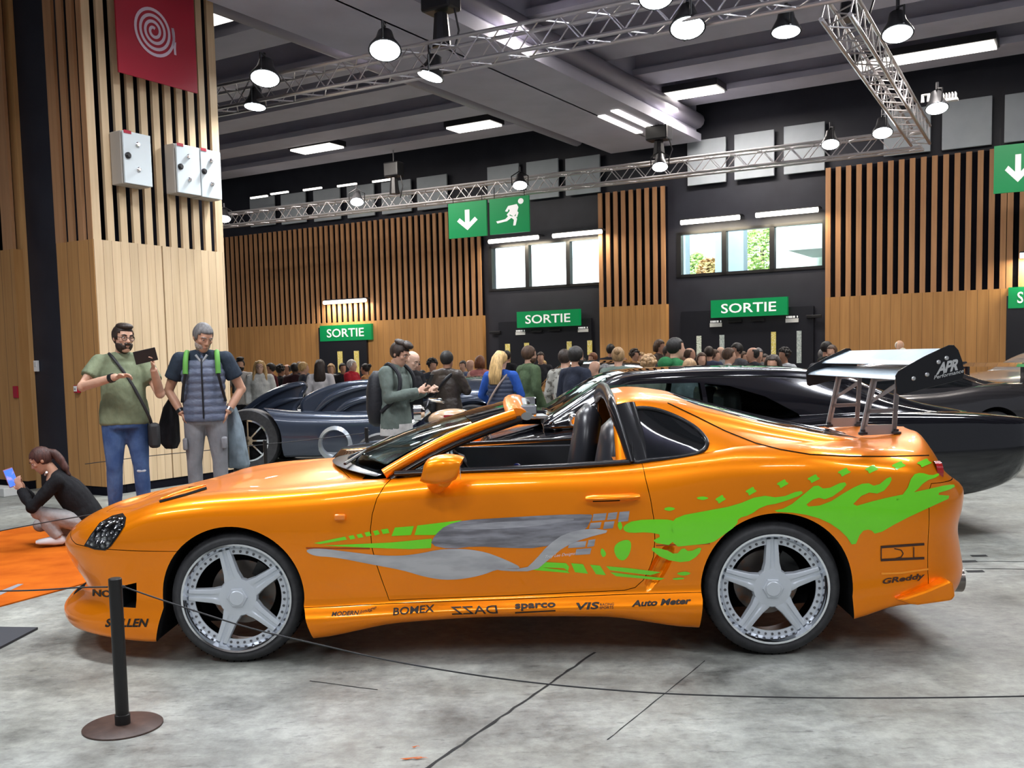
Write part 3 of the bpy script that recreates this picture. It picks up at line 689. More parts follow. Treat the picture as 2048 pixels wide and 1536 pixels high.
# ================================================================== carpet, mat, stanchion and ropes
M_CARPET = mat('orange_carpet', (0.50, 0.115, 0.01), 0.95, noise=(4, (0.36, 0.07, 0.006), 0.35, 0.7), bump=(160, .6, .004), spec=.05)
mb = MB(); pts = [on_z(-160, 1258), on_z(172, 1168), on_z(345, 1005), on_z(-160, 1092)]
mb.prism([(q[0], q[1]) for q in pts], (0, 0, 0.001), (1, 0, 0), (0, 1, 0), (0, 0, 1), .008)
mb.build('carpet', M_CARPET, smooth=0, label='orange carpet laid on the concrete in front of the orange car', cat='carpet')
mb = MB(); pts = [on_z(-5, 1196), on_z(47, 1171), on_z(36, 1171), on_z(-12, 1190)]; mb.prism([(q[0], q[1]) for q in pts], (0, 0, .0095), (1, 0, 0), (0, 1, 0), (0, 0, 1), .001)
mb.build('tape_strip', mat('grey_tape', (.25, .25, .27), .5), smooth=0, label='grey tape strip stuck on the orange carpet', cat='tape')
mb = MB(); pts = [on_z(-120, 1256), on_z(76, 1259), on_z(-10, 1304), on_z(-140, 1320)]; mb.prism([(q[0], q[1]) for q in pts], (0, 0, .001), (1, 0, 0), (0, 1, 0), (0, 0, 1), .012)
mb.build('floor_mat', mat('mat_black', (.035, .037, .045), .7), smooth=0, label='dark flat mat on the concrete at the picture edge', cat='mat')
for k, (px, py, s) in enumerate(((832, 1496, .022), (826, 1519, .03), (842, 1519, .018))):
    p = on_z(px, py); mb = MB(); mb.add([p + [s * math.cos(a) * (1.6 if k else .7), s * .3 * math.sin(a * 1.3), .003 + .004 * (i % 2)] for i, a in enumerate((0, 1, 2.2, 3.1, 4.2, 5.2))], [(0, 1, 2, 3, 4, 5)])
    mb.build('paper_scrap', mat('scrap_orange', (.6, .13, .02), .8), smooth=0, label='orange scrap on the floor by the joint' + (', the single upper one' if k == 0 else ', one of the two lower ones'), cat='scrap', group='orange scraps on the floor' if k else None)
M_POST = mat('post_black', (0.009, 0.008, 0.008), 0.4); M_BASE = mat('base_brown', (.05, .028, .022), .5, noise=(40, (.07, .04, .03), .4, .7))
def stanchion(loc, label, h=.60, R=.152, r=.0255):
    t = thing('stanchion', label, 'stanchion', loc, 0)
    MB().lathe([(R, 0), (R, .006), (R - .004, .009), (.03, .012), (.03, .013)], (0, 0, 0), n=48).build('base_plate', M_BASE, t)
    MB().lathe([(r + .004, .01), (r + .004, .05), (r, .052), (r, h - .004), (r - .004, h)], (0, 0, 0), n=24).build('post', M_POST, t)
    MB().tube([(r, 0, h - .035), (r + .012, 0, h - .035)], .006, 8).build('rope_eye', M_METAL, t); return t
sp = on_z(246, 1453); hS = .0
sp[2] = 0
hS = float(at_y(229, 1156, sp[1])[2]); print('stanchion h', hS)
stanchion(sp, 'low dark stanchion with a round brown base in front of the orange car', hS)
M_ROPE = mat('rope_black', (.02, .02, .022), .6)
def rope(pts, r, label, grp=None):
    # smooth curve through 3-D points
    pts = [np.array(p, float) for p in pts]; out = []
    for i in range(len(pts) - 1):
        p0 = pts[max(i - 1, 0)]; p1 = pts[i]; p2 = pts[i + 1]; p3 = pts[min(i + 2, len(pts) - 1)]
        for k in range(8):
            t = k / 8; out.append(.5 * ((2 * p1) + (p2 - p0) * t + (2 * p0 - 5 * p1 + 4 * p2 - p3) * t * t + (3 * p1 - p0 - 3 * p2 + p3) * t ** 3))
    out.append(pts[-1]); return MB().tube(out, r, 8).build('rope', M_ROPE, smooth=180, label=label, cat='rope', group=grp)
ys = sp[1]
rope([sp + [.03, 0, hS - .035]] + [at_y(px, py, ys - .0 * k) for k, (px, py) in enumerate(((360, 1212), (500, 1256), (650, 1292), (800, 1325), (1000, 1357), (1200, 1378), (1400, 1390), (1700, 1396), (2060, 1392), (2300, 1380)))], .0032, 'thin black rope running from the dark stanchion past the orange car')
rope([sp + [-.03, 0, hS - .035]] + [at_y(px, py, ys + .02 * k) for k, (px, py) in enumerate(((160, 1175), (80, 1180), (0, 1182), (-120, 1182)))], .0032, 'thin black rope leaving the dark stanchion across the orange carpet')
rope([at_y(px, py, y) for px, py, y in ((-80, 1078, 7.0), (0, 1062, 7.0), (100, 1043, 7.05), (200, 1026, 7.1), (300, 1006, 7.2), (420, 990, 7.3))], .004, 'thin black rope crossing in front of the crouching woman')
for px, y0, y1, Y, lb in ((535, 880, 1006, 10.5, 'thin black stanchion in front of the finned black car'), (737, 855, 985, 10.6, 'thin black stanchion behind the youth with the backpack')):
    pb = at_y(px, y1, Y); pb[2] = 0; stanchion(pb, lb, float(at_y(px, y0, Y)[2]), .14, .02)
rope([at_y(px, py, y) for px, py, y in ((170, 928, 10.3), (300, 912, 10.3), (430, 899, 10.4), (528, 889, 10.5), (640, 877, 10.55), (730, 866, 10.6))], .004, 'thin black rope between the stanchions by the finned black car')
# ================================================================== the orange car
def catmull(P, n, closed=False):
    P = [np.array(p, float) for p in P]; N = len(P); out = []
    for i in range(N if closed else N - 1):
        if closed: p0, p1, p2, p3 = P[i - 1], P[i], P[(i + 1) % N], P[(i + 2) % N]
        else:
            p1, p2 = P[i], P[i + 1]; p0 = P[i - 1] if i else 2 * p1 - p2; p3 = P[i + 2] if i + 2 < N else 2 * p2 - p1
        # centripetal
        d = lambda a, b: max(np.linalg.norm(b - a), 1e-6) ** .5
        t1 = d(p0, p1); t2 = t1 + d(p1, p2); t3 = t2 + d(p2, p3)
        for k in range(n):
            t = t1 + (t2 - t1) * k / n
            a1 = (t1 - t) / t1 * p0 + t / t1 * p1; a2 = (t2 - t) / (t2 - t1) * p1 + (t - t1) / (t2 - t1) * p2; a3 = (t3 - t) / (t3 - t2) * p2 + (t - t2) / (t3 - t2) * p3
            b1 = (t2 - t) / t2 * a1 + t / t2 * a2; b2 = (t3 - t) / (t3 - t1) * a2 + (t - t1) / (t3 - t1) * a3
            out.append((t2 - t) / (t2 - t1) * b1 + (t - t1) / (t2 - t1) * b2)
    if not closed: out.append(P[-1])
    return out
def resample(P, n, bias=0.0):
    P = np.array(P); s = np.r_[0, np.cumsum(np.linalg.norm(np.diff(P, axis=0), axis=1))]; s /= s[-1]
    t = np.linspace(0, 1, n); t = t - bias * np.sin(2 * np.pi * t) / (2 * np.pi)
    return np.stack([np.interp(t, s, P[:, i]) for i in range(P.shape[1])], 1)
def car_loft(plan, levels, n=120, sub=4, nose_x=-1.7, tail_x=1.75):
    """plan: half outline (x, y>=0) nose to tail; levels: (zfunc(x), fy(x), nose inset, tail inset) bottom to top -> closed mesh data"""
    S = resample(catmull(plan, 12), n, .55); x0, x1 = S[0, 0], S[-1, 0]
    rows = []
    for zf, fy, dn, dt in levels:
        row = []
        for X, Y in S:
            wn = max(0, min(1, (nose_x - X) / (nose_x - x0))); wn = wn * wn * (3 - 2 * wn)
            wt = max(0, min(1, (X - tail_x) / (x1 - tail_x))); wt = wt * wt * (3 - 2 * wt)
            x = X + dn * wn - dt * wt
            row.append((x, Y * fy(X), zf(x)))
        rows.append(row)
    rows = np.array(rows); cols = [catmull(rows[:, j], sub) for j in range(n)]
    return np.array(cols)                               # [n][levels*sub][3]
def mirrored_mesh(name, G, mats):
    n, k, _ = G.shape; mb = MB()
    for sgn in (-1, 1):
        g = G.copy(); g[:, :, 1] *= sgn; fs = []
        for i in range(n - 1):
            for j in range(k - 1): fs.append((i * k + j, (i + 1) * k + j, (i + 1) * k + j + 1, i * k + j + 1))
        mb.add(g.reshape(-1, 3), fs)
    me = mb.mesh(name, mats); bm = bmesh.new(); bm.from_mesh(me)
    bmesh.ops.remove_doubles(bm, verts=bm.verts, dist=1e-4); bmesh.ops.dissolve_degenerate(bm, edges=bm.edges, dist=1e-5)
    bmesh.ops.holes_fill(bm, edges=[e for e in bm.edges if e.is_boundary]); bmesh.ops.recalc_face_normals(bm, faces=bm.faces)
    bm.to_mesh(me); bm.free(); return me
def boolean(me, cut, op, keep_cut=False):
    """me, cut: meshes -> new mesh"""
    a = bpy.data.objects.new('a', me); b = bpy.data.objects.new('b', cut); COL.objects.link(a); COL.objects.link(b)
    md = a.modifiers.new('b', 'BOOLEAN'); md.operation = op; md.object = b; md.solver = 'EXACT'; md.material_mode = 'TRANSFER'
    r = eval_mesh(a); bpy.data.objects.remove(a); bpy.data.objects.remove(b)
    if not keep_cut: bpy.data.meshes.remove(cut)
    return r
class Surf:
    """keeps a clean surface for shading normals and for laying decals on"""
    def __init__(self, me):
        bm = bmesh.new(); bm.from_mesh(me); bmesh.ops.triangulate(bm, faces=bm.faces); bm.normal_update()
        self.bvh = BVHTree.FromBMesh(bm); self.f = [tuple(v.index for v in f.verts) for f in bm.faces]
        self.co = [v.co.copy() for v in bm.verts]; self.no = [v.normal.copy() for v in bm.verts]; bm.free()
    def normal(self, p, i):
        a, b, c = self.f[i]
        from mathutils.interpolate import poly_3d_calc
        w = poly_3d_calc([self.co[a], self.co[b], self.co[c]], p)
        n = self.no[a] * w[0] + self.no[b] * w[1] + self.no[c] * w[2]; n.normalize(); return n
    def shade(self, me, tol=.004):
        me.polygons.foreach_set('use_smooth', [True] * len(me.polygons)); out = [None] * len(me.loops)
        for p in me.polygons:
            loc, nf, i, d = self.bvh.find_nearest(p.center)
            on = d is not None and d < .02 and abs(nf.dot(p.normal)) > .6
            for li in p.loop_indices:
                n = p.normal
                if on:
                    v = me.vertices[me.loops[li].vertex_index].co; loc, nf, i, d = self.bvh.find_nearest(v)
                    if d < tol:
                        n = self.normal(loc, i)
                        if n.dot(p.normal) < 0: n = -n
                        if n.dot(p.normal) < .5: n = p.normal
                out[li] = tuple(n)
        me.normals_split_custom_set(out)
# ---- car frame (near side y < 0)
CAR_A = on_z(470, 1329); CAR_B = on_z(1548, 1313)
CEX = (CAR_B - CAR_A) / np.linalg.norm(CAR_B - CAR_A); CEY = np.array([-CEX[1], CEX[0], 0]); CORG = (CAR_A + CAR_B) / 2 + .88 * CEY
CYAW = math.atan2(CEX[1], CEX[0])
def c_local(p): q = np.array(p) - CORG; return np.array([q @ CEX, q @ CEY, q[2]])
def cray(px, py): d = ray(px, py); return c_local(CO), np.array([d @ CEX, d @ CEY, d[2]])
def C(px, py, y):
    o, d = cray(px, py); t = (y - o[1]) / d[1]; p = o + t * d; return (float(p[0]), float(p[2]))
def C3(px, py, y): x, z = C(px, py, y); return np.array([x, y, z])

def paint(name, col, metal, rough):
    m = mat(name, col, rough, metal, coat=.5, spec=.25)
    nt = m.node_tree; b = nt.nodes['Principled BSDF']
    tc = nt.nodes.new('ShaderNodeTexCoord'); v = nt.nodes.new('ShaderNodeTexVoronoi'); v.inputs['Scale'].default_value = 900; nt.links.new(tc.outputs['Object'], v.inputs['Vector'])
    mr = nt.nodes.new('ShaderNodeMapRange'); mr.inputs['To Min'].default_value = rough - .05; mr.inputs['To Max'].default_value = rough + .07
    nt.links.new(v.outputs['Color'], mr.inputs['Value']); nt.links.new(mr.outputs[0], b.inputs['Roughness']); return m
M_ORANGE = paint('orange_pearl_paint', (1.0, 0.262, 0.0), 0.55, 0.33)
M_GAP = mat('seam_black', (0.004, 0.004, 0.004), 0.9, spec=.05)
M_WELL = mat('wheel_well_black', (0.008, 0.008, 0.009), 0.9, spec=.1)
M_CABIN = mat('cabin_black', (0.012, 0.012, 0.014), 0.5)
M_LEATHER = mat('black_leather', (0.030, 0.030, 0.036), 0.30, bump=(90, .1, .002))
M_DGLASS = mat('dark_glass', (0.006, 0.007, 0.008), 0.04, spec=.6, coat=.4)
M_TRIM = mat('black_trim', (0.012, 0.012, 0.014), 0.22)
M_CHROME = mat('chrome', (.8, .8, .82), .12, 1.0)
M_LIME = mat('lime_vinyl', (0.16, 0.72, 0.006), 0.35, coat=.8)
M_INK = mat('ink_black', (0.012, 0.008, 0.006), 0.5)
T = lambda xs, zs: smoothcurve(xs, zs)
Kc = lambda v: (lambda x: v)
plan = [(-2.33, 0), (-2.315, .22), (-2.27, .42), (-2.19, .60), (-2.08, .73), (-1.92, .825), (-1.7, .88), (-1.275, .905), (-.9, .897), (-.5, .885), (0, .885), (.6, .89), (1.0, .905), (1.3, .915), (1.7, .905), (2.0, .865), (2.14, .79), (2.24, .66), (2.3, .45), (2.325, .22), (2.33, 0)]
zb = T([-2.33, -2.1, -1.66, -1.5, -1.1, -.9, -.48, 0, .46, .93, 1.2, 1.62, 1.87, 2.1, 2.33], [.145, .14, .115, .12, .12, .125, .19, .211, .205, .15, .15, .175, .235, .24, .27])
levels = [
    (lambda x: zb(x) + .02, Kc(0), .05, .10),
    (lambda x: zb(x) + .003, Kc(.93), .03, .05),
    (zb, T([-2.3, -1.6, -.9, 0, .9, 1.6, 2.3], [1.0, .985, .995, .995, .995, .985, .98]), .0, .03),
    (T([-2.33, -1.66, -.9, 0, .9, 1.62, 2.1, 2.33], [.215, .20, .212, .249, .246, .27, .31, .35]), T([-2.3, -1.6, -.9, 0, .9, 1.6, 2.3], [1.015, 1.015, 1.035, 1.035, 1.035, 1.0, 1.0]), -.02, .0),
    (T([-2.33, -1.66, -.9, -.5, 0, .6, .9, 1.62, 2.33], [.33, .31, .285, .295, .305, .325, .335, .38, .45]), T([-2.3, -1.6, -.9, 0, .9, 1.6, 2.3], [.985, .985, .985, .98, .985, .99, .99]), .105, .01),
    (T([-2.33, -1.66, -.9, 0, .9, 1.62, 2.33], [.445, .44, .42, .42, .43, .49, .57]), Kc(.992), .035, .025),
    (T([-2.33, -1.9, -.9, 0, .9, 1.62, 2.33], [.535, .548, .55, .548, .55, .61, .67]), Kc(1.0), .0, .005),
    (T([-2.33, -1.84, -1.3, -.9, 0, 1.0, 1.6, 2.33], [.592, .625, .675, .69, .70, .75, .78, .745]), T([-2.3, -1.3, 0, 1.3, 2.3], [.99, .995, .985, .992, .98]), .04, .0),
    (T([-2.33, -1.84, -1.64, -1.39, -1.07, -.73, -.5, 0, .64, 1.17, 1.4, 1.63, 2.0, 2.33], [.632, .672, .735, .77, .79, .81, .83, .855, .875, .925, .93, .90, .86, .79]), T([-2.3, -1.3, 0, .6, 1.2, 2.3], [.97, .955, .945, .945, .955, .96]), .10, .085),
    (T([-2.33, -1.84, -1.64, -1.39, -1.07, -.73, -.53, -.2, .24, .64, .94, 1.17, 1.4, 1.63, 2.0, 2.2, 2.33], [.652, .704, .770, .805, .822, .84, .857, .882, .890, .912, .952, .982, .98, .955, .925, .90, .86]), T([-2.3, -1.3, 0, .6, 1.2, 2.3], [.90, .86, .895, .895, .87, .88]), .155, .12),
    (T([-2.33, -1.84, -1.64, -1.39, -1.07, -.73, 0, .9, 1.4, 1.63, 2.0, 2.18, 2.33], [.662, .716, .775, .803, .818, .845, .885, .95, .985, .975, .965, .985, .92]), T([-2.3, -1.3, 0, 1.2, 2.3], [.72, .68, .72, .70, .70]), .20, .14),
    (T([-2.33, -2.1, -1.84, -1.62, -1.25, -.91, 0, .9, 1.4, 1.63, 1.9, 2.15, 2.33], [.655, .67, .735, .778, .832, .867, .89, .95, .98, .982, .975, 1.0, .94]), Kc(.38), .235, .14),
    (T([-2.33, -2.05, -1.98, -1.617, -1.25, -.91, 0, .9, 1.6, 1.9, 2.0, 2.19, 2.33], [.65, .678, .70, .785, .846, .881, .9, .95, .985, .978, .978, 1.005, .945]), Kc(0), .25, .14),
]
GB = car_loft(plan, levels, 130, 4)
base = mirrored_mesh('body_base', GB, [M_ORANGE]); SURF = Surf(base)
def xz_prism(poly, y0, y1, m):
    mb = MB(); mb.prism(poly, (0, y0, 0), (1, 0, 0), (0, 0, 1), (0, 1, 0), y1 - y0); return mb.mesh('cutter', [m])
def xy_prism(poly, z0, z1, m):
    mb = MB(); mb.prism(poly, (0, 0, z0), (1, 0, 0), (0, 1, 0), (0, 0, 1), z1 - z0); return mb.mesh('cutter', [m])
def arch_poly(xc, zc, R, xb0, xb1, n=40):
    return [(xb0, -.1), (xb0, .06)] + [(xc - R * math.cos(a), zc + R * math.sin(a)) for a in np.linspace(math.radians(-8), math.radians(188), n)] + [(xb1, .06), (xb1, -.1)]
AF = arch_poly(-1.268, .328, .338, -1.665, -.875); AR = arch_poly(1.284, .335, .350, .915, 1.655)
me = base.copy()
for poly in (AF, AR):
    for s in (-1, 1):
        me = boolean(me, xz_prism(poly, -1.2 if s < 0 else .56, -.56 if s < 0 else 1.2, M_WELL), 'DIFFERENCE')
# cockpit
cp = [(-.68, -.64), (-.60, -.70), (.55, -.735), (.55, .735), (-.60, .70), (-.68, .64)]
me = boolean(me, xy_prism(cp, .30, 1.4, M_CABIN), 'DIFFERENCE')
# bumper openings: side duct, grille mouth
duct = [C(243, 1172, -.84), C(277, 1163, -.84), C(276, 1213, -.84), C(247, 1213, -.84)]
for s in (-1, 1): me = boolean(me, xz_prism(duct, min(s * .70, s * 1.0), max(s * .70, s * 1.0), M_WELL), 'DIFFERENCE')
mb = MB(); mb.box((-2.3, 0, .33), (.3, .95, .15)); me = boolean(me, mb.mesh('cutter', [M_WELL]), 'DIFFERENCE')
# scoop ahead of the rear wheel
for s in (-1, 1):
    mb = MB(); a = math.radians(62); mb.ell((.735, s * .935, .425), (.16, .085, .05), 20, 13, ((math.cos(a), 0, math.sin(a)), (0, 1, 0), (-math.sin(a), 0, math.cos(a))))
    me = boolean(me, mb.mesh('cutter', [M_ORANGE]), 'DIFFERENCE')
CAR = thing('car', 'orange sports car with lime green splashes and a tall rear wing', 'car', CORG, CYAW)
def split(me, poly3, name, mk=xz_prism, rng=(-1.2, 0), gap=.0035, par=None):
    """cut the panel inside the prism out of the shell; leaves a dark seam"""
    P = np.array(poly3); c = P.mean(0)
    # inward offset of the outline
    N = len(P); Q = []
    area = .5 * sum(P[i][0] * P[(i + 1) % N][1] - P[(i + 1) % N][0] * P[i][1] for i in range(N)); sg = 1 if area > 0 else -1
    for i in range(N):
        e1 = P[i] - P[i - 1]; e2 = P[(i + 1) % N] - P[i]; n1 = np.array([-e1[1], e1[0]]) / (np.linalg.norm(e1) + 1e-9); n2 = np.array([-e2[1], e2[0]]) / (np.linalg.norm(e2) + 1e-9)
        b = n1 + n2; b /= max(np.linalg.norm(b), .3); Q.append(P[i] + sg * b * gap)
    piece = boolean(me.copy(), mk(Q, rng[0], rng[1], M_GAP), 'INTERSECT')
    rest = boolean(me, mk([tuple(p) for p in P], rng[0], rng[1], M_GAP), 'DIFFERENCE')
    SURF.shade(piece); o = bpy.data.objects.new(name, piece); COL.objects.link(o); o.parent = CAR
    return rest, o
dl = lambda pts, y: [C(px, py, y) for px, py in pts]
door_px = [(1288, 925), (1294, 960), (1303, 1000), (1309, 1040), (1311, 1080), (1308, 1115), (1300, 1140), (1288, 1163), (1272, 1178), (1250, 1184), (1000, 1196), (776, 1204), (764, 1170), (751, 1130), (742, 1095), (739, 1060), (742, 1030), (750, 1000), (764, 975), (785, 952), (790, 925)]
door = dl(door_px, -.90)
me, o = split(me, door, 'door', rng=(-1.2, -.5)); NEAR_DOOR = o
me, o = split(me, [(x, z) for x, z in door], 'door', rng=(.5, 1.2))
# front bumper: everything ahead of the arch below the crease
fb = [(-2.6, -.1), (-1.45, -.1), (-1.45, .553), (-1.7, .556), (-1.95, .562), (-2.08, .568), (-2.19, .60), (-2.6, .60)]
me, FBUMP = split(me, fb, 'front_bumper', rng=(-1.2, 1.2))
rbx = C(1857, 1000, -.86)[0]
rb = [(rbx, -.1), (2.7, -.1), (2.7, .80), (2.22, .80), (rbx + .02, .80), (rbx, .76)]
me, RBUMP = split(me, rb, 'rear_bumper', rng=(-1.2, 1.2))
sk = [(-.95, -.1), (.99, -.1), (.99, .318), (.6, .311), (0, .293), (-.5, .284), (-.95, .272)]
me, SKIRT = split(me, sk, 'side_skirt', rng=(-1.2, -.5))
me, o = split(me, sk, 'side_skirt', rng=(.5, 1.2))
hood = [(-2.02, -.50), (-1.7, -.66), (-1.2, -.70), (-.72, -.66), (-.80, -.45), (-.88, -.25), (-.91, 0), (-.88, .25), (-.80, .45), (-.72, .66), (-1.2, .70), (-1.7, .66), (-2.02, .50), (-2.06, .25), (-2.075, 0), (-2.06, -.25)]
me, HOOD = split(me, hood, 'hood', xy_prism, (.5, 1.4))
SURF.shade(me); BODY = bpy.data.objects.new('body', me); COL.objects.link(BODY); BODY.parent = CAR

# ---- rear roof shell with quarter windows and hatch glass
zr = T([.5, .56, .67, .85, 1.05, 1.33, 1.6, 1.87, 2.05], [1.225, 1.238, 1.255, 1.235, 1.182, 1.105, 1.04, .978, .915])
yg = T([.5, .67, 1.05, 1.33, 1.6, 1.87, 2.05], [.565, .575, .57, .56, .53, .46, .36]); zg = T([.5, .56, .67, .85, 1.05, 1.33, 1.6, 1.87, 2.05], [1.165, 1.178, 1.192, 1.17, 1.12, 1.05, .995, .945, .89])
yb = T([.5, .9, 1.2, 1.5, 1.8, 2.05], [.80, .825, .84, .80, .68, .5]); zbb = T([.5, .9, 1.2, 1.5, 1.8, 2.05], [.87, .90, .93, .92, .90, .86])
def roof_grid(x0, x1, n, dy, dz, zbase=None):
    G = []
    for x in np.linspace(x0, x1, n):
        g, b = yg(x) - dy, yb(x) - dy; zgg = zg(x) - dz; z0 = zbb(x) if zbase is None else zbase
        pr = [(0, z0 - .05), (b * .9, z0 - .05), (b, z0), (b * .55 + g * .45 + .018, z0 * .55 + zgg * .45), (g + .03, zgg - .03), (g - .02, zgg + .012), (g * .72, (zgg + .012) * .42 + (zr(x) - dz) * .58), (g * .36, zr(x) - dz - .008), (0, zr(x) - dz)]
        G.append([(x, y, z) for y, z in pr[:2]] + [(x, y, z) for y, z in [(c[0], c[1]) for c in catmull(pr[2:], 4)]])
    return np.array(G)
def capped(name, G, m):
    return mirrored_mesh(name, G, [m])
roof0 = capped('roof_base', roof_grid(.56, 2.04, 44, 0, 0), M_ORANGE); RS = Surf(roof0)
rm = roof0.copy()
rm = boolean(rm, capped('inner', roof_grid(.40, 1.55, 24, .045, .035, .84), M_CABIN), 'DIFFERENCE')
qw_px = [(1257, 822), (1275, 817), (1295, 817), (1320, 822), (1345, 831), (1370, 843), (1392, 857), (1406, 871), (1414, 884), (1411, 897), (1398, 906), (1375, 912), (1340, 917), (1300, 921), (1268, 924), (1264, 890), (1260, 850)]
qw = dl(qw_px, -.72)
def shell_part(rm, cut, cut2, name, m):
    pc = boolean(rm.copy(), cut, 'INTERSECT'); rm = boolean(rm, cut2, 'DIFFERENCE')
    pc.materials.clear(); pc.materials.append(m); pc.polygons.foreach_set('material_index', [0] * len(pc.polygons))
    RS.shade(pc); o = bpy.data.objects.new(name, pc); COL.objects.link(o); o.parent = CAR; return rm, o
for s in (-1, 1):
    r = (-1.1, -.42) if s < 0 else (.42, 1.1)
    rm, o = shell_part(rm, xz_prism(qw, *r, M_DGLASS), xz_prism(qw, *r, M_GAP), 'quarter_window', M_DGLASS)
hg = [(.90, -.0), (.905, .25), (.93, .42), (.98, .475), (1.2, .505), (1.5, .50), (1.7, .46), (1.82, .38), (1.89, .25), (1.91, .1), (1.91, 0)]
hg = hg + [(x, -y) for x, y in hg[-2:0:-1]]
rm, HATCH = shell_part(rm, xy_prism(hg, .95, 1.5, M_DGLASS), xy_prism(hg, .95, 1.5, M_GAP), 'hatch_glass', M_DGLASS)
RS.shade(rm); o = bpy.data.objects.new('rear_roof', rm); COL.objects.link(o); o.parent = CAR
for tmp in (base, roof0):
    pass
# ---- decals: flat outlines laid on the painted surface
def chaikin(P, n=2):
    P = [np.array(p, float) for p in P]
    for _ in range(n):
        Q = []
        for i in range(len(P)):
            a, b = P[i], P[(i + 1) % len(P)]; Q += [a * .75 + b * .25, a * .25 + b * .75]
        P = Q
    return P
def hit(px, py, surfs, off):
    o, d = cray(px, py); d = d / np.linalg.norm(d); best = None
    for s in surfs:
        loc, n, i, dist = s.bvh.ray_cast(Vector(o), Vector(d))
        if loc is not None and (best is None or dist < best[2]):
            nn = s.normal(loc, i)
            if nn.dot(Vector(d)) > 0: nn = -nn
            best = (loc, nn, dist)
    if best is None: return None
    return best[0] + best[1] * off
def in_arch(p):
    for poly in (AF, AR):
        c = False
        for i in range(len(poly)):
            (x0, z0), (x1, z1) = poly[i - 1], poly[i]
            if (z0 > p[2]) != (z1 > p[2]) and p[0] < (x1 - x0) * (p[2] - z0) / (z1 - z0) + x0: c = not c
        if c and abs(p[1]) > .5: return True
    return False
def patch_into(mb, poly, off, surfs=None, step=9, smooth=0):
    surfs = surfs or (SURF, RS)
    P = chaikin(poly, smooth) if smooth else [np.array(p, float) for p in poly]
    # densify the outline
    Q = []
    for i in range(len(P)):
        a, b = P[i], P[(i + 1) % len(P)]; n = max(1, int(np.linalg.norm(b - a) / step))
        Q += [a + (b - a) * k / n for k in range(n)]
    P = np.array(Q); lo, hi = P.min(0), P.max(0); pts = [Vector(p) for p in P]; ne = len(pts)
    for y in np.arange(lo[1] + step * .5, hi[1], step):
        for x in np.arange(lo[0] + step * .5, hi[0], step):
            c = False; near = False
            for i in range(ne):
                a, b = P[i - 1], P[i]
                if (a[1] > y) != (b[1] > y) and x < (b[0] - a[0]) * (y - a[1]) / (b[1] - a[1]) + a[0]: c = not c
            if c and np.min((P[:, 0] - x) ** 2 + (P[:, 1] - y) ** 2) > (step * .45) ** 2: pts.append(Vector((x, y)))
    r = delaunay_2d_cdt(pts, [(i, (i + 1) % ne) for i in range(ne)], [list(range(ne))], 1, 1e-3)
    vs, fs = r[0], r[2]; H = [hit(v[0], v[1], surfs, off) for v in vs]
    keep = []
    for f in fs:
        if any(H[i] is None for i in f): continue
        q = [H[i] for i in f]; c = sum(q, Vector()) / 3
        if in_arch(c): continue
        if max((q[i] - q[j]).length for i in range(3) for j in range(i)) > .25: continue
        keep.append(f)
    mb.add([tuple(h) if h is not None else (0, 0, 0) for h in H], keep); return mb
def decal(name, polys, m, off=.0025, step=9, smooth=0, parent=None, flip=False, **k):
    mb = MB()
    for p in polys: patch_into(mb, p, off, None, step, smooth)
    if flip: mb.v = [(x, -y, z) for x, y, z in mb.v]
    me = mb.mesh(name, m); bm = bmesh.new(); bm.from_mesh(me); bmesh.ops.delete(bm, geom=[v for v in bm.verts if not v.link_faces], context='VERTS')
    for f in bm.faces:
        c = f.calc_center_median(); out = Vector((0, -1 if not flip else 1, .3))
        if f.normal.dot(out) < 0: f.normal_flip()
    bm.to_mesh(me); bm.free(); o = link(name, me, parent or CAR, 180)
    return o
def strip_px(pts, w):
    """thin ribbon polygons (pixels) along a polyline"""
    out = []
    for a, b in zip(pts[:-1], pts[1:]):
        a = np.array(a, float); b = np.array(b, float); d = (b - a) / np.linalg.norm(b - a); n = np.array([-d[1], d[0]]) * w / 2
        out.append([a - n, b - n, b + n, a + n])
    return out
def letters(name, txt, tl, tr, h, m, shear=0.0, off=.003, flip=False, bold=.01, spacing=1.0, hh=None, parent=None):
    """lettering whose baseline runs tl->tr in pixels with height h (at each end)"""
    a, fs, _ = text_tris(txt, spacing, bold); tl = np.array(tl, float); tr = np.array(tr, float); mb = MB(); V_ = []
    P = []
    for x, y in a:
        if flip: x = 1 - x
        P.append(tl + (tr - tl) * x + np.array([shear * y * h, -h * y]))
    todo = []; tris = []
    for f in fs: todo += [(f[0], f[i], f[i + 1]) for i in range(1, len(f) - 1)]
    while todo:                                  # split long triangles so that the letters follow the curved panel
        t3 = todo.pop(); L = [np.linalg.norm(P[t3[i]] - P[t3[(i + 1) % 3]]) for i in range(3)]; i = int(np.argmax(L))
        if L[i] < 3.2: tris.append(t3); continue
        P.append((P[t3[i]] + P[t3[(i + 1) % 3]]) / 2); m_ = len(P) - 1; a_, b_, c_ = t3[i], t3[(i + 1) % 3], t3[(i + 2) % 3]; todo += [(a_, m_, c_), (m_, b_, c_)]
    fs = tris
    for p in P:
        q = hit(p[0], p[1], (SURF, RS), off); V_.append(tuple(q) if q is not None else (0, 0, 0))
    mb.add(V_, fs); me = mb.mesh(name, m); bm = bmesh.new(); bm.from_mesh(me)
    for f in bm.faces:
        if f.normal.dot(Vector((0, -1, .3))) < 0: f.normal_flip()
    bm.to_mesh(me); bm.free(); return link(name, me, parent or CAR, 0)
# ================================================================== car details
def mirror_pair(fn):
    for s in (-1, 1): fn(s)
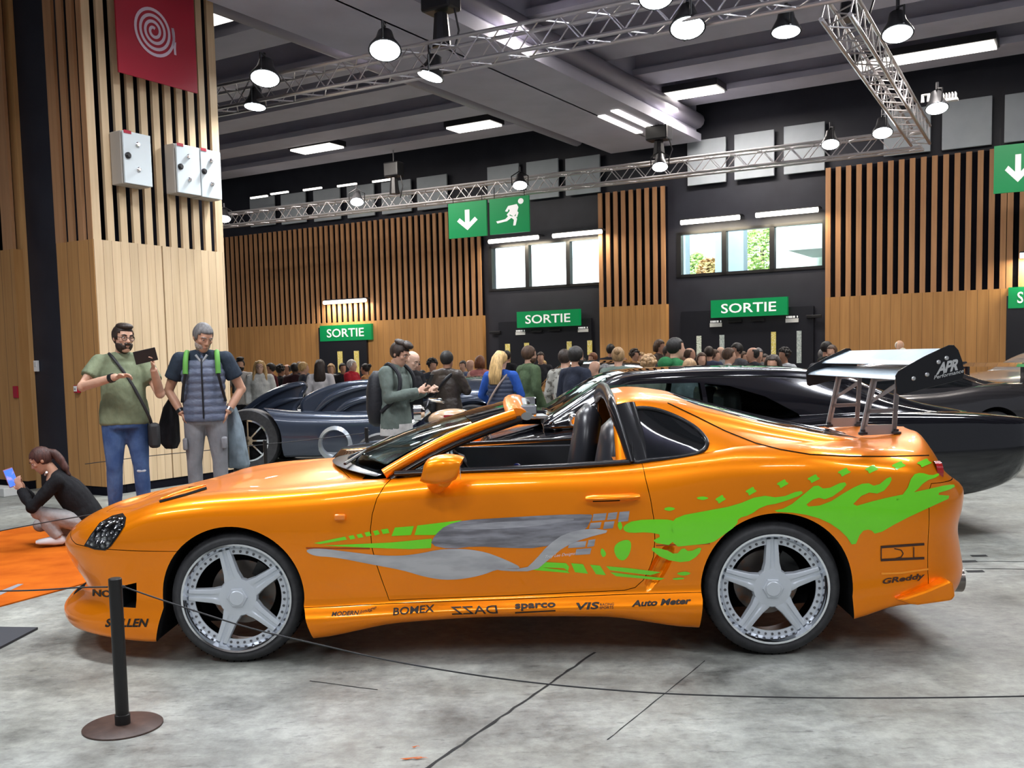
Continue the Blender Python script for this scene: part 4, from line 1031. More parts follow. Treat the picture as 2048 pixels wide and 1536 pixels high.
# cowl and windscreen frame
def sweep_local(name, pts, r, m, n=10, parent=None, smooth=60): return MB().tube(pts, r, n).build(name, m, parent or CAR, smooth)
PB = np.array([-.555, -.745, .882]); PT = np.array([.075, -.60, 1.150])     # A pillar foot and top (near side)
def pillar_pts(s, n=10):
    out = []
    for t in np.linspace(0, 1, n):
        p = PB + (PT - PB) * t; p = p + np.array([-.035, 0, .03]) * math.sin(math.pi * t) * .6; out.append(p * np.array([1, -s, 1]))
    return out
def bar_profile(pts, prof, ups):
    """sweep a 2-D profile (side, up) along pts"""
    rings = []
    for i, p in enumerate(pts):
        d = pts[min(i + 1, len(pts) - 1)] - pts[max(i - 1, 0)]; d = d / np.linalg.norm(d)
        x = np.cross(np.array(ups, float), d); x /= np.linalg.norm(x); y = np.cross(d, x)
        rings.append([p + x * a + y * b for a, b in prof])
    return rings
oval = lambda a, b, n=12: [(a * math.cos(2 * math.pi * k / n), b * math.sin(2 * math.pi * k / n)) for k in range(n)]
for s in (-1, 1):
    P = pillar_pts(s)
    MB().rings(bar_profile(P, oval(.026, .034), (0, s, 0))).build('windscreen_pillar', M_ORANGE, CAR)
    MB().rings(bar_profile([p + np.array([.030, -s * .012, -.026]) for p in P], oval(.022, .030), (0, s, 0))).build('pillar_trim', M_TRIM, CAR)
# header across the top
hd = [np.array([.085 - .05 * (1 - (y / .6) ** 2) * .0 - .03 * (1 - (y / .6) ** 2), y, 1.150 + .045 * (1 - (y / .6) ** 2)]) for y in np.linspace(-.60, .60, 15)]
MB().rings(bar_profile(hd, oval(.052, .030), (0, 0, 1))).build('windscreen_header', M_ORANGE, CAR)
MB().rings(bar_profile([p + np.array([.05, 0, -.012]) for p in hd], oval(.028, .02), (0, 0, 1))).build('header_latch_rail', mat('dull_steel', (.35, .36, .38), .3, .9), CAR)
for y in (-.5, .5): MB().box((.145, y, 1.165), (.08, .11, .05)).build('roof_latch', M_CHROME, CAR, smooth=0, bevel=.008)
# glass
g = []
for t in np.linspace(0, 1, 9):
    row = []
    for y in np.linspace(-1, 1, 17):
        hw = .735 + (.59 - .735) * t; b = np.array([-.555 - .31 * (1 - y * y), 0, .882 + .02 * (1 - y * y)]); e = np.array([.06 - .03 * (1 - y * y), 0, 1.150 + .04 * (1 - y * y)])
        p = b + (e - b) * t + np.array([-.03, 0, .035]) * math.sin(math.pi * t) * .7; row.append((p[0], y * hw, p[2]))
    g.append(row)
mb = MB(); n = 17; mb.add([p for r in g for p in r], [(i * n + j, i * n + j + 1, (i + 1) * n + j + 1, (i + 1) * n + j) for i in range(8) for j in range(n - 1)])
m = mat('windscreen_glass', (.55, .68, .70), 0.02, trans=1.0, ior=1.1, spec=.6); gw = mb.build('windscreen', m, CAR, 180)
sd = gw.modifiers.new('thickness', 'SOLIDIFY'); sd.thickness = .005
tint = MB(); tint.add([tuple(np.array(p) + [-.004, 0, .004]) for r in (g[6], g[7], g[8]) for p in r], [(i * n + j, i * n + j + 1, (i + 1) * n + j + 1, (i + 1) * n + j) for i in range(2) for j in range(1, n - 2)])
tint.build('sun_band', M_DGLASS, CAR, 180)
# black cowl with wipers
cw = MB(); A_ = []; 
for y in np.linspace(-.72, .72, 21):
    q = 1 - (y / .72) ** 2; A_.append([(-.60 - .34 * q, y, .868 + .026 * q), (-.53 - .28 * q, y, .893 + .02 * q), (-.30, y, .90)])
cw.add([p for r in A_ for p in r], [(i * 3 + j, (i + 1) * 3 + j, (i + 1) * 3 + j + 1, i * 3 + j + 1) for i in range(20) for j in range(2)])
cw.build('cowl', M_TRIM, CAR, 180)
for y0, y1 in ((-.45, .12), (.0, .58)):
    a = np.array([-.80, y0, .905]); b = np.array([-.78, y1, .925]); mb = MB(); mb.tube([a, (a + b) / 2 + [.05, 0, .03], b], .008, 6); mb.bar(b + [0, -.25, .0], b + [.05, .2, .02], .012, .02); mb.build('wiper', M_BLACK, CAR)
# belt rail along the door top, roof hoop
for s in (-1, 1):
    mb = MB(); pts = [np.array([x, s * y, z]) for x, y, z in ((-.50, .765, .886), (-.3, .772, .892), (0, .775, .899), (.3, .778, .906), (.62, .785, .922))]
    mb.rings(bar_profile(pts, oval(.02, .014), (0, 0, 1))); mb.build('belt_rail', M_TRIM, CAR)
    mb = MB(); pts = [np.array([x, s * y, z]) for x, y, z in ((.668, .785, .90), (.648, .728, 1.0), (.625, .662, 1.11), (.608, .608, 1.185))]
    mb.rings(bar_profile(pts, oval(.058, .018), (0, s, .3))); mb.build('roof_pillar_trim', M_TRIM, CAR)
hp = [np.array([.555, y, 1.178 + .060 * (1 - (abs(y) / .585) ** 2.2)]) for y in np.linspace(-.585, .585, 17)]
hp = [np.array([.628, -.772, .905]), np.array([.605, -.715, 1.0]), np.array([.575, -.64, 1.11])] + hp + [np.array([.575, .64, 1.11]), np.array([.605, .715, 1.0]), np.array([.628, .772, .905])]
hp = [np.array(p) for p in catmull(hp, 2)]
mb = MB(); mb.rings(bar_profile(hp, oval(.045, .022), (1, 0, 0))); mb.build('roof_hoop', M_TRIM, CAR)
MB().tube([(.70, .30, .86), (.66, .42, 1.10), (.74, .48, 1.15)], .018, 8).build('harness_bar', mat('yellow_bar', (.75, .42, .02), .4), CAR)
# ---- cabin
MB().box((-.42, 0, .72), (.34, 1.36, .26)).build('dashboard', M_CABIN, CAR, bevel=.05)
MB().box((0, 0, .45), (1.1, .26, .3)).build('centre_console', M_CABIN, CAR, bevel=.03)
MB().tube([(.08, -.02, .58), (.07, -.02, .80)], .012, 8).build('gear_lever', M_CHROME, CAR)
MB().ell((.07, -.02, .815), (.028, .028, .032)).build('gear_knob', mat('knob_blue', (.02, .03, .15), .15), CAR)
mb = MB(); c = np.array([-.17, -.37, .80]); ax = np.array([-.85, 0, -.5]); ax /= np.linalg.norm(ax); x, y, _ = frame_of(ax)
mb.tube([c + (x * math.cos(k * math.pi / 12) + y * math.sin(k * math.pi / 12)) * .175 for k in range(24)], .014, 8, closed=True)
for k in (0, 2.1, 4.2): mb.tube([c, c + (x * math.cos(k) + y * math.sin(k)) * .17], .012, 6)
mb.tube([c, c + ax * .2], .03, 8); mb.build('steering_wheel', M_BLACK, CAR)
def seat(yc, xo, zo):
    s = MB().box((.36 + xo, yc, .42), (.5, .48, .16)).build('seat', M_LEATHER, CAR, bevel=.06)
    rings = []
    for t in np.linspace(0, 1, 12):
        hw = .24 * (1 - .10 * t) if t < .66 else .225 - .10 * ((t - .66) / .34) ** 1.6
        if t > .95: hw *= .72
        x = .50 + xo + .10 * t ; z = .44 + .70 * t + zo; th = .105 * (1 - .30 * t) if t < .95 else .03
        rings.append([np.array([x + th * math.cos(a), yc + hw * math.copysign(abs(math.sin(a)) ** .8, math.sin(a)), z + .25 * th * -math.cos(a)]) for a in np.linspace(0, 2 * math.pi, 20, endpoint=False)])
    MB().rings(rings).build('seat_back', M_LEATHER, s, 180)
seat(-.36, .0, -.035); seat(.36, -.10, 0)
MB().box((.05, .712, .80), (1.15, .02, .16)).build('door_card', mat('door_card_black', (.05, .05, .055), .35), CAR, bevel=.008)
# ---- mirror
def mirror(s):
    mb = MB(); rings = []
    for t in np.linspace(0, 1, 11):
        k = math.sin(math.pi * (.12 + .76 * t)) ** .3
        x = -.335 + .165 * t; rings.append([np.array([x + .02 * math.sin(a), s * (.985 + .085 * k * math.cos(a) * (1 if math.cos(a) > 0 else .9)), .925 + .005 * t + .068 * k * math.copysign(abs(math.sin(a)) ** .55, math.sin(a))]) for a in np.linspace(0, 2 * math.pi, 22, endpoint=False)])
    mb.rings(rings); o = mb.build('door_mirror', M_ORANGE, CAR, 60)
    st = MB(); st.rings([[np.array([-.30 + .05 * t - .045 * math.cos(a) * (1 - .2 * t), s * (.83 + .12 * t), .838 + .04 * t + .05 * math.sin(a) * (1 - .15 * t)]) for a in np.linspace(0, 2 * math.pi, 14, endpoint=False)] for t in (0, .4, .8, 1.15)])
    st.build('mirror_stalk', M_ORANGE, o, 60)
    gl = MB(); gl.lathe([(.055, 0), (.055, .002)], (-.167, s * .985, .93), (1, 0, 0), 20); gl.build('mirror_glass', M_CHROME, o)
mirror_pair(mirror)
# ---- door handles, side marker
def handle(s):
    a, b = C(1172, 997, -.90), C(1279, 993, -.90); y = s * .893; L = b[0] - a[0]
    pts = [np.array([a[0] + L * t, y + s * .012 * math.sin(math.pi * t), a[1] + (b[1] - a[1]) * t]) for t in np.linspace(0, 1, 9)]
    o = MB().tube(pts, [(.016, .010)] + [(.025, .016)] * 7 + [(.016, .010)], 12).build('door_handle', M_ORANGE, CAR)
    MB().tube([p + np.array([0, s * .010, -.004]) for p in pts[1:6]], .012, 8).build('finger_recess', M_GAP, o)
    MB().lathe([(.009, 0), (.009, .006)], pts[7] + np.array([0, s * .012, 0]), (0, s, 0), 14).build('key_lock', M_CHROME, o)
mirror_pair(handle)
x, z = C(679, 1035, -.905)
for s in (-1, 1): MB().box((x, s * .897, z), (.052, .02, .030)).build('side_marker', mat('amber_lens', (.85, .22, .01), .12, coat=1.0), CAR, bevel=.008)
# ---- wheels
M_TYRE = mat('tyre_rubber', (0.030, 0.030, 0.033), .5, noise=(30, (.045, .045, .048), .4, .7))
M_RIM = mat('rim_silver', (.62, .66, .71), .38, .35); M_LIP = mat('polished_lip', (.78, .80, .84), .10, 1.0)
M_DISC = mat('brake_steel', (.22, .19, .17), .4, .8, noise=(20, (.35, .16, .08), .55, .75))
def wheel(xc, zc, R, rr, s, width, rot, face, steer=0.0):
    t = bpy.data.objects.new('wheel', None); COL.objects.link(t); t.parent = CAR; t.location = (xc, s * (face - width / 2), zc); t.rotation_euler = (0, 0, steer)
    ax = (0, s, 0); w2 = width / 2
    MB().lathe([(rr - .01, -w2 + .02), (rr + .01, -w2 + .004), (R - .035, -w2), (R - .008, -w2 + .02), (R, -w2 + .05), (R, w2 - .05), (R - .008, w2 - .02), (R - .03, w2 - .001), (rr + .018, w2 + .002), (rr + .004, w2 - .006), (rr - .012, w2 - .012)], (0, 0, 0), ax, 72, cap=False).build('tyre', M_TYRE, t, 60)
    tr = MB()                                                                # sipes across the tread
    for k in range(60):
        a = 2 * math.pi * k / 60; e = np.array([math.cos(a), 0, math.sin(a)]); tr.bar(e * (R - .0008) + np.array([0, -w2 * .75, 0]), e * (R - .0008) + np.array([0, w2 * .76, 0]), .004, .002)
    tr.build('tread_groove', M_GAP, t, smooth=0)
    # rim: barrel and stepped polished lip
    MB().lathe([(rr * .93, -w2 + .03), (rr * .90, 0), (rr * .885, w2 - .04), (rr * .905, w2 - .036), (rr * .902, w2 - .028), (rr * .955, w2 - .008), (rr * .975, w2 + .004), (rr + .003, w2 + .005), (rr + .004, w2 - .004)], (0, 0, 0), ax, 72, cap=False).build('rim_lip', M_LIP, t, 50)
    yf = w2 - .036                                                           # spoke plane
    sp = MB()
    sp.lathe([(rr * .80, yf - .004), (rr * .80, yf + .004), (rr * .905, yf + .008), (rr * .905, yf - .01)], (0, 0, 0), ax, 72, cap=False)
    sp.lathe([(.045, yf - .02), (.094, yf - .016), (.094, yf + .004), (.088, yf + .014), (.06, yf + .018), (.0, yf + .018)], (0, 0, 0), ax, 48, cap=False)
    for k in range(5):
        a = rot + k * 2 * math.pi / 5; e = np.array([math.cos(a), 0, math.sin(a)]); n = np.array([-math.sin(a), 0, math.cos(a)]); yv = np.array([0, s, 0])
        rings = []
        for r, hw, h, gr in ((.06, .046, .012, .0), (.092, .040, .015, .002), (.12, .033, .016, .007), (.18, .029, .016, .008), (rr * .84, .027, .015, .008), (rr * .90, .026, .014, .008)):
            pr = [(-hw * 1.12, -.014), (-hw, h - .003), (-hw * .8, h), (-hw * .36, h), (-hw * .20, h - gr), (hw * .20, h - gr), (hw * .36, h), (hw * .8, h), (hw, h - .003), (hw * 1.12, -.014)]
            rings.append([e * r + n * u + yv * (yf + v) for u, v in pr])
        sp.rings(rings)
    sp.build('spoke_disc', M_RIM, t, 35)
    cp_ = MB(); cp_.lathe([(.050, yf + .012), (.050, yf + .026), (.046, yf + .030)], (0, 0, 0), ax, 6); cp_.lathe([(.036, yf + .03), (.036, yf + .034), (.032, yf + .037), (.0, yf + .038)], (0, 0, 0), ax, 24, cap=False); cp_.build('hub_cap', M_RIM, t, 30)
    b0 = None                                                                # rim bolts, one by one
    for k in range(5):
        for j in range(-3, 4):
            a = rot + (k + .5) * 2 * math.pi / 5 + j * .145; e = np.array([math.cos(a), 0, math.sin(a)])
            if b0 is None: b0 = o = MB().lathe([(.0062, 0), (.0062, .004), (.004, .007), (.0, .007)], (0, 0, 0), ax, 10, cap=False).build('rim_bolt', mat('bolt_dark', (.16, .16, .17), .3, .9), t, 30)
            else: o = b0.copy(); COL.objects.link(o); o.parent = t
            o.location = e * rr * .855 + np.array([0, s * (yf + .006), 0])
    MB().lathe([(.05, -.06), (.155, -.06), (.155, -.035), (.06, -.035), (.05, -.02)], (0, 0, 0), ax, 48).build('brake_disc', M_DISC, t, 40)
    ca = MB()
    for a in np.linspace(-.45, .45, 7): pass
    ca.rings([[np.array([math.cos(a) * r, s * y, math.sin(a) * r]) for r, y in ((.10, -.02), (.17, -.02), (.17, -.085), (.10, -.085))] for a in np.linspace(.3, 1.1, 7)]); ca.build('brake_caliper', mat('caliper_dark', (.03, .03, .03), .3), t, smooth=0)
FF, RF = .870, .880
for s in (-1, 1):
    wheel(-1.262, .3165, .3165, .258, s, .225, math.radians(104 if s < 0 else 60), FF, steer=math.radians(2.5))
    wheel(1.274, .321, .321, .258, s, .255, math.radians(90), RF)
# lower structure between the wheels, so nothing shows through the wells
MB().box((0, 0, .30), (4.0, 1.0, .16)).build('underbody', M_WELL, CAR, smooth=0)
MB().tube([(1.9, -.50, .27), (2.30, -.50, .265)], [.05, .062], 20, cap=False).build('exhaust_tip', mat('exhaust_steel', (.25, .22, .2), .25, .9), CAR)
MB().lathe([(.052, 0), (.052, .01)], (2.24, -.50, .265), (1, 0, 0), 20).build('exhaust_core', M_GAP, CAR)
# rear canards
cn_px = [(1792, 1199), (1850, 1180), (1897, 1160), (1907, 1166), (1910, 1192), (1902, 1201), (1836, 1210), (1818, 1208)]
cn = dl(cn_px, -.92)
for s in (-1, 1): MB().prism(cn, (0, s * .80, 0), (1, 0, 0), (0, 0, 1), (0, s, 0), .13).build('rear_canard', M_ORANGE, CAR, smooth=0, bevel=.012)
# ---- rear wing
M_ALUP = mat('brushed_aluminium', (.44, .55, .64), .3, .75, noise=(4, (.52, .62, .70), .3, .7, (1, 20, 1)))
def airfoil(x0, z0, x1, z1, th, y0, y1, name):
    a = np.array([x0, z0]); b = np.array([x1, z1]); d = b - a; L = np.linalg.norm(d); d /= L; n = np.array([-d[1], d[0]])
    if n[1] < 0: n = -n
    up = [(t, th * (2.6 * math.sqrt(t) * (1 - t) + .04)) for t in np.linspace(0, 1, 12)]; lo = [(t, -th * .35 * math.sin(math.pi * t) ** .8 - .001) for t in np.linspace(1, 0, 12)]
    pr = [a + d * L * t + n * (h - .035 * math.sin(math.pi * t) * L) for t, h in up + lo]
    MB().rings([[np.array([p[0], y, p[1]]) for p in pr] for y in (y0, y1)]).build(name, M_ALUP, CAR, 40)
airfoil(1.878, 1.283, 2.03, 1.335, .012, -.768, .768, 'wing_blade'); airfoil(1.965, 1.352, 2.13, 1.425, .010, -.768, .768, 'wing_flap')
ep = [(1791, 752), (1797, 742), (1815, 731), (1850, 712), (1880, 698), (1898, 690), (1908, 690), (1917, 700), (1925, 722), (1929, 745), (1925, 758), (1905, 764), (1860, 775), (1800, 791), (1793, 787)]
ep = dl(ep, -.775)
for s in (-1, 1):
    o = MB().prism(ep, (0, s * .768, 0), (1, 0, 0), (0, 0, 1), (0, s, 0), .008).build('wing_end_plate', M_TRIM, CAR, smooth=0, bevel=.002)
    if s < 0:
        mb = MB()
        for px, py in ((1827, 757), (1854, 749), (1877, 724), (1893, 716)):
            x, z = C(px, py, -.777); mb.lathe([(.010, 0), (.010, .004), (.006, .008), (0, .008)], (x, -.7765, z), (0, -1, 0), 14, cap=False)
        mb.build('plate_bolt', mat('bolt_pale', (.7, .7, .7), .3, .8), o, 30)
        def flat_text(txt, p0, p1, h, sh, m, **k):
            a, fs, _ = text_tris(txt, **k); o0 = np.array(p0, float); o1 = np.array(p1, float); mb = MB(); v = []
            for x, y in a: q = o0 + (o1 - o0) * x + np.array([sh * y * h, -h * y]); c = C(q[0], q[1], -.779); v.append((c[0], -.7785, c[1]))
            mb.add(v, fs); mb.build('lettering', m, o, smooth=0)
        pale = mat('plate_pale', (.5, .5, .5), .5)
        flat_text('APR', (1872, 750), (1916, 740), 24, .25, pale, bold=.04, spacing=.86)
        flat_text('Performance', (1868, 759), (1927, 745), 8, .2, pale, bold=.012)
for s in (-1, 1):
    y = s * .30; mb = MB(); P = {k: np.array([x, y, z]) for k, (x, z) in dict(a=(1.862, .985), b=(2.03, .99), c=(1.925, 1.285), d=(2.05, 1.29), e=(1.888, 1.11), f=(2.038, 1.115), g=(1.872, 1.045), h=(2.033, 1.05)).items()}
    for p, q, w in (('a', 'c', .02), ('b', 'd', .02), ('e', 'f', .016), ('c', 'd', .03)): mb.bar(P[p], P[q], .012, w, up=(0, 1, 0) if False else None)
    pl = lambda pts: mb.prism([(p[0], p[1]) for p in pts], (0, y - .006, 0), (1, 0, 0), (0, 0, 1), (0, 1, 0), .012)
    pl([(1.858, .985), (2.042, .99), (2.045, 1.04), (1.872, 1.04)])
    pl([(1.872, 1.03), (1.892, 1.03), (1.945, 1.28), (1.922, 1.28)]); pl([(2.022, 1.03), (2.045, 1.03), (2.06, 1.29), (2.036, 1.29)])
    pl([(1.885, 1.10), (2.036, 1.105), (2.038, 1.124), (1.89, 1.122)]); pl([(1.895, 1.155), (1.912, 1.15), (2.05, 1.235), (2.045, 1.258)])
    pl([(1.918, 1.262), (2.055, 1.27), (2.058, 1.30), (1.922, 1.295)])
    o = mb.build('wing_strut', mat('strut_silver', (.42, .43, .45), .42, .7), CAR, smooth=0)
    for xx in (1.868, 2.04): MB().lathe([(.024, 0), (.024, .01), (.012, .014), (.012, .024)], (xx, y - .012, .992), (0, 0, 1), 14).build('strut_foot', M_METAL, o)
# ---- lamps laid into the skin
hl = [(169, 1091), (182, 1070), (200, 1046), (225, 1032), (246, 1027), (253, 1036), (250, 1052), (236, 1074), (221, 1094), (211, 1101), (190, 1099)]
hl = [np.array(p) for p in hl]
cc = np.mean(hl, 0)
hm = mat('headlamp_reflector', (.30, .31, .32), .12, .9)
nt = hm.node_tree; b = nt.nodes['Principled BSDF']; tc = nt.nodes.new('ShaderNodeTexCoord'); v = nt.nodes.new('ShaderNodeTexVoronoi'); v.inputs['Scale'].default_value = 38; nt.links.new(tc.outputs['Object'], v.inputs['Vector'])
r = nt.nodes.new('ShaderNodeValToRGB'); r.color_ramp.elements[0].color = (.85, .87, .9, 1); r.color_ramp.elements[1].color = (.02, .02, .022, 1); r.color_ramp.elements[1].position = .55; nt.links.new(v.outputs['Distance'], r.inputs['Fac']); nt.links.new(r.outputs['Color'], b.inputs['Base Color'])
bp = nt.nodes.new('ShaderNodeBump'); bp.inputs['Strength'].default_value = .8; bp.inputs['Distance'].default_value = .02; nt.links.new(v.outputs['Distance'], bp.inputs['Height']); nt.links.new(bp.outputs['Normal'], b.inputs['Normal']); b.inputs['Coat Weight'].default_value = 1
for fl in (False, True):
    o = decal('headlamp', [hl], M_TRIM, .003, 8, flip=fl); decal('headlamp_lens', [[cc + (p - cc) * .88 for p in hl]], hm, .006, 8, parent=o, flip=fl)
for s in (-1, 1):                                                            # tail lamps on the rear face
    for y in (.42, .58, .72): MB().lathe([(.052, 0), (.052, .03), (.03, .036), (0, .036)], (2.10 - .10 * (y - .4), s * y, .84), (1, 0, 0), 20, cap=False).build('tail_lamp', mat('tail_red', (.35, .01, .01), .15, coat=1), CAR)
# bonnet vent slots
decal('bonnet_vent', [[(318, 1002), (370, 988), (413, 974), (414, 979), (372, 992), (320, 1006)]], M_GAP, .003, 7)
decal('bonnet_vent', [[(345, 984), (362, 977), (400, 972), (385, 979), (350, 989)]], M_GAP, .003, 7)
H = [np.array(hit(px, py, (SURF,), .004)) for px, py in ((322, 1000), (345, 990), (372, 982), (398, 975), (412, 971))]; MB().tube(H, [(.004, .003), (.012, .006), (.016, .008), (.012, .006), (.004, .003)], 10).build('vent_hood', M_ORANGE, CAR, 180)
# quarter window seals
for s in (-1, 1):
    H = [hit(px, py, (RS,), .002) for px, py in catmull(qw_px, 3, True)]; H = [h for h in H if h is not None]
    MB().tube([(h.x, h.y * -s, h.z) for h in H], .011, 8, closed=True).build('window_seal', M_TRIM, CAR, 180)
# crease shade painted on as a dark orange strip, then the hatch seam
decal('crease_shade', strip_px([(612, 1096), (740, 1097)], 3) + strip_px([(1312, 1091), (1420, 1087)], 2.5), mat('shade_orange', (.35, .05, .002), .4), .0016, 10)
decal('hatch_seam', strip_px([(1335, 806), (1390, 832), (1450, 862), (1510, 886), (1560, 899), (1620, 909), (1700, 913), (1780, 913), (1858, 911)], 2), M_GAP, .0016, 12)
# ---- lime splashes and a plain grey sweep (generic shapes)
S_ = [
    ([(1346, 1094), (1338, 1050), (1356, 1032), (1410, 1022), (1470, 1011), (1520, 990), (1560, 996), (1600, 980), (1608, 988), (1560, 1006), (1525, 1012), (1500, 1030), (1476, 1036), (1474, 1050), (1440, 1075), (1424, 1086), (1385, 1090)], 1),
    ([(1540, 1023), (1575, 1015), (1612, 985), (1632, 968), (1650, 980), (1688, 962), (1694, 972), (1655, 1000), (1632, 994), (1606, 1014), (1650, 1010), (1700, 978), (1732, 964), (1752, 974), (1780, 951), (1784, 962), (1762, 988), (1730, 984), (1698, 1016), (1760, 998), (1830, 984), (1906, 967), (1910, 976), (1866, 989), (1908, 992), (1860, 1014), (1800, 1042), (1752, 1070), (1740, 1058), (1722, 1062), (1708, 1096), (1688, 1066), (1650, 1040), (1600, 1026)], 1),
    ([(1786, 1002), (1812, 984), (1824, 950), (1842, 945), (1862, 952), (1878, 946), (1876, 954), (1850, 962), (1830, 984), (1800, 1000)], 1),
    ([(1246, 1052), (1268, 1040), (1330, 1038), (1350, 1042), (1350, 1092), (1300, 1084), (1326, 1070), (1296, 1064), (1262, 1066), (1248, 1062)], 1),
    ([(1226, 1096), (1238, 1082), (1262, 1078), (1262, 1102), (1250, 1122), (1234, 1118)], 2),
    ([(1296, 1094), (1330, 1098), (1352, 1110), (1366, 1094), (1378, 1104), (1404, 1092), (1398, 1110), (1372, 1126), (1326, 1118)], 1),
    ([(1240, 1040), (1246, 1054), (1240, 1062), (1234, 1050)], 2), ([(1204, 1094), (1214, 1108), (1206, 1116), (1200, 1104)], 2),
    ([(1350, 1146), (1372, 1142), (1384, 1147), (1366, 1152)], 2), ([(1342, 1157), (1362, 1154), (1372, 1157), (1352, 1160)], 2),
    ([(1390, 996), (1405, 992), (1420, 996), (1405, 1001)], 2), ([(1325, 1018), (1338, 1013), (1353, 1017), (1339, 1023)], 2),
]
for k, (cx, cy) in enumerate(((1441, 998), (1502, 982), (1565, 967), (1627, 957), (1688, 944), (1743, 938), (1797, 931), (1848, 926))):
    w = 12 + k * .7; S_.append(([(cx - w, cy + 1), (cx - w * .1, cy - 6), (cx + w * .35, cy - 9), (cx + w * .5, cy - 3), (cx + w, cy), (cx + w * .1, cy + 6), (cx - w * .35, cy + 10), (cx - w * .45, cy + 4)], 1))
for P, sm in S_: decal('lime_splash', [P], M_LIME, .0026, 8, sm)
bars = [[(628, 1086), (690, 1073), (694, 1079), (640, 1088)], [(697, 1072), (707, 1070), (711, 1077), (701, 1079)], [(713, 1069), (723, 1067), (727, 1074), (717, 1076)], [(729, 1065), (739, 1063), (743, 1071), (733, 1073)], [(746, 1062), (756, 1060), (760, 1068), (750, 1071)],
        [(762, 1059), (776, 1057), (779, 1066), (766, 1068)], [(783, 1072), (790, 1055), (828, 1052), (822, 1070)], [(829, 1070), (835, 1051), (925, 1040), (900, 1052), (870, 1070)],
        [(645, 1091), (780, 1085), (864, 1077), (862, 1096), (820, 1098), (730, 1095)]]
for P in bars: decal('lime_bar', [P], M_LIME, .0026, 9)
low = [[(1064, 1134), (1074, 1123), (1132, 1126), (1138, 1133), (1136, 1142), (1128, 1136)], [(1060, 1139), (1140, 1146), (1134, 1141), (1072, 1133)], [(1142, 1126), (1166, 1128), (1176, 1147), (1150, 1144)], [(1180, 1129), (1200, 1131), (1212, 1150), (1192, 1148)], [(1212, 1132), (1258, 1136), (1322, 1144), (1300, 1150), (1220, 1140)], [(1220, 1144), (1270, 1150), (1330, 1156), (1320, 1160), (1232, 1152)]]
for P in low: decal('lime_bar', [P], M_LIME, .0026, 9)
gm = mat('airbrushed_grey', (.24, .24, .26), .35, coat=.7, noise=(5, (.40, .40, .43), .38, .66, (1.2, 1, 7)))
gd = mat('airbrushed_dark_grey', (.13, .125, .14), .35, coat=.7, noise=(6, (.27, .27, .30), .38, .66, (1.2, 1, 8)))
gl = mat('airbrushed_pale_grey', (.46, .46, .47), .35, coat=.7, noise=(5, (.33, .33, .35), .4, .66, (1.2, 1, 5)))
decal('grey_sweep', [[(608, 1099), (640, 1096), (700, 1104), (770, 1112), (826, 1110), (890, 1096), (960, 1100), (1010, 1118), (1050, 1138), (1000, 1136), (960, 1152), (900, 1161), (850, 1154), (806, 1140), (740, 1128), (670, 1114), (626, 1112)]], gl, .0024, 9, 2)
decal('grey_sweep', [[(860, 1090), (870, 1070), (892, 1050), (930, 1040), (1000, 1036), (1100, 1030), (1180, 1028), (1186, 1032), (1170, 1062), (1130, 1080), (1080, 1096), (1020, 1096), (950, 1092), (900, 1098)]], gd, .0030, 9, 1)
decal('grey_sweep', [[(1050, 1138), (1070, 1120), (1096, 1090), (1130, 1066), (1180, 1056), (1226, 1062), (1170, 1076), (1130, 1092), (1096, 1120), (1070, 1142), (1010, 1142), (980, 1136)]], gl, .0036, 9, 1)
decal('grey_sweep', [[(890, 1056), (960, 1046), (1080, 1040), (1170, 1036), (1080, 1052), (960, 1060)]], gm, .0036, 9, 1)
for x0, y0, w, h in ((1184, 1028, 26, 14), (1214, 1026, 18, 14), (1236, 1024, 20, 20), (1178, 1046, 22, 12), (1206, 1044, 20, 14), (1136, 1084, 34, 12), (1174, 1080, 14, 14), (1150, 1098, 30, 12)):
    decal('grey_block', [[(x0 + 3, y0), (x0 + w + 3, y0 - 2), (x0 + w, y0 + h - 2), (x0, y0 + h)]], gm, .0026, 9)
letters('signature', 'Troy Lee Designs', (1088, 1118), (1148, 1111), 8, mat('pale_ink', (.7, .7, .68), .5), shear=.4, off=.0045, bold=.0)
# ---- sponsor lettering on skirt and bumpers
letters('sponsor_lettering', 'MODERN', (663, 1233), (716, 1230), 9, M_INK, .3, bold=.02); letters('sponsor_lettering', 'Image', (717, 1232), (750, 1221), 11, M_INK, .5, bold=.0)
letters('sponsor_lettering', 'BOMEX', (786, 1231), (868, 1224), 15, M_INK, .1, bold=.015)
letters('sponsor_lettering', 'DAZZ', (904, 1229), (996, 1226), 15, M_INK, -.2, bold=.008, flip=True)
letters('sponsor_lettering', 'sparco', (1030, 1222), (1111, 1219), 14, M_INK, 0, bold=.03); decal('sponsor_lettering', strip_px([(1030, 1225), (1111, 1221)], 2.2), M_INK, .003, 12)
letters('sponsor_lettering', 'VIS', (1148, 1220), (1196, 1218), 14, M_INK, .3, bold=.03); letters('sponsor_lettering', 'RACING', (1200, 1212), (1228, 1211), 5, M_INK, 0); letters('sponsor_lettering', 'SPORTS', (1199, 1218), (1227, 1217), 5, M_INK, 0)
letters('sponsor_lettering', 'Auto Meter', (1263, 1214), (1380, 1208), 13, M_INK, .3, bold=.04)
letters('sponsor_lettering', 'NOS', (186, 1192), (234, 1196), 14, M_INK, 0, bold=.03)
letters('sponsor_lettering', 'STILLEN', (210, 1254), (293, 1254), 17, M_INK, .3, bold=.03)
letters('sponsor_lettering', 'GReddy', (1762, 1172), (1846, 1160), 15, mat('dim_ink', (.05, .02, .012), .5), .3, bold=.03)
di = mat('dim_ink', (.05, .02, .012), .5)
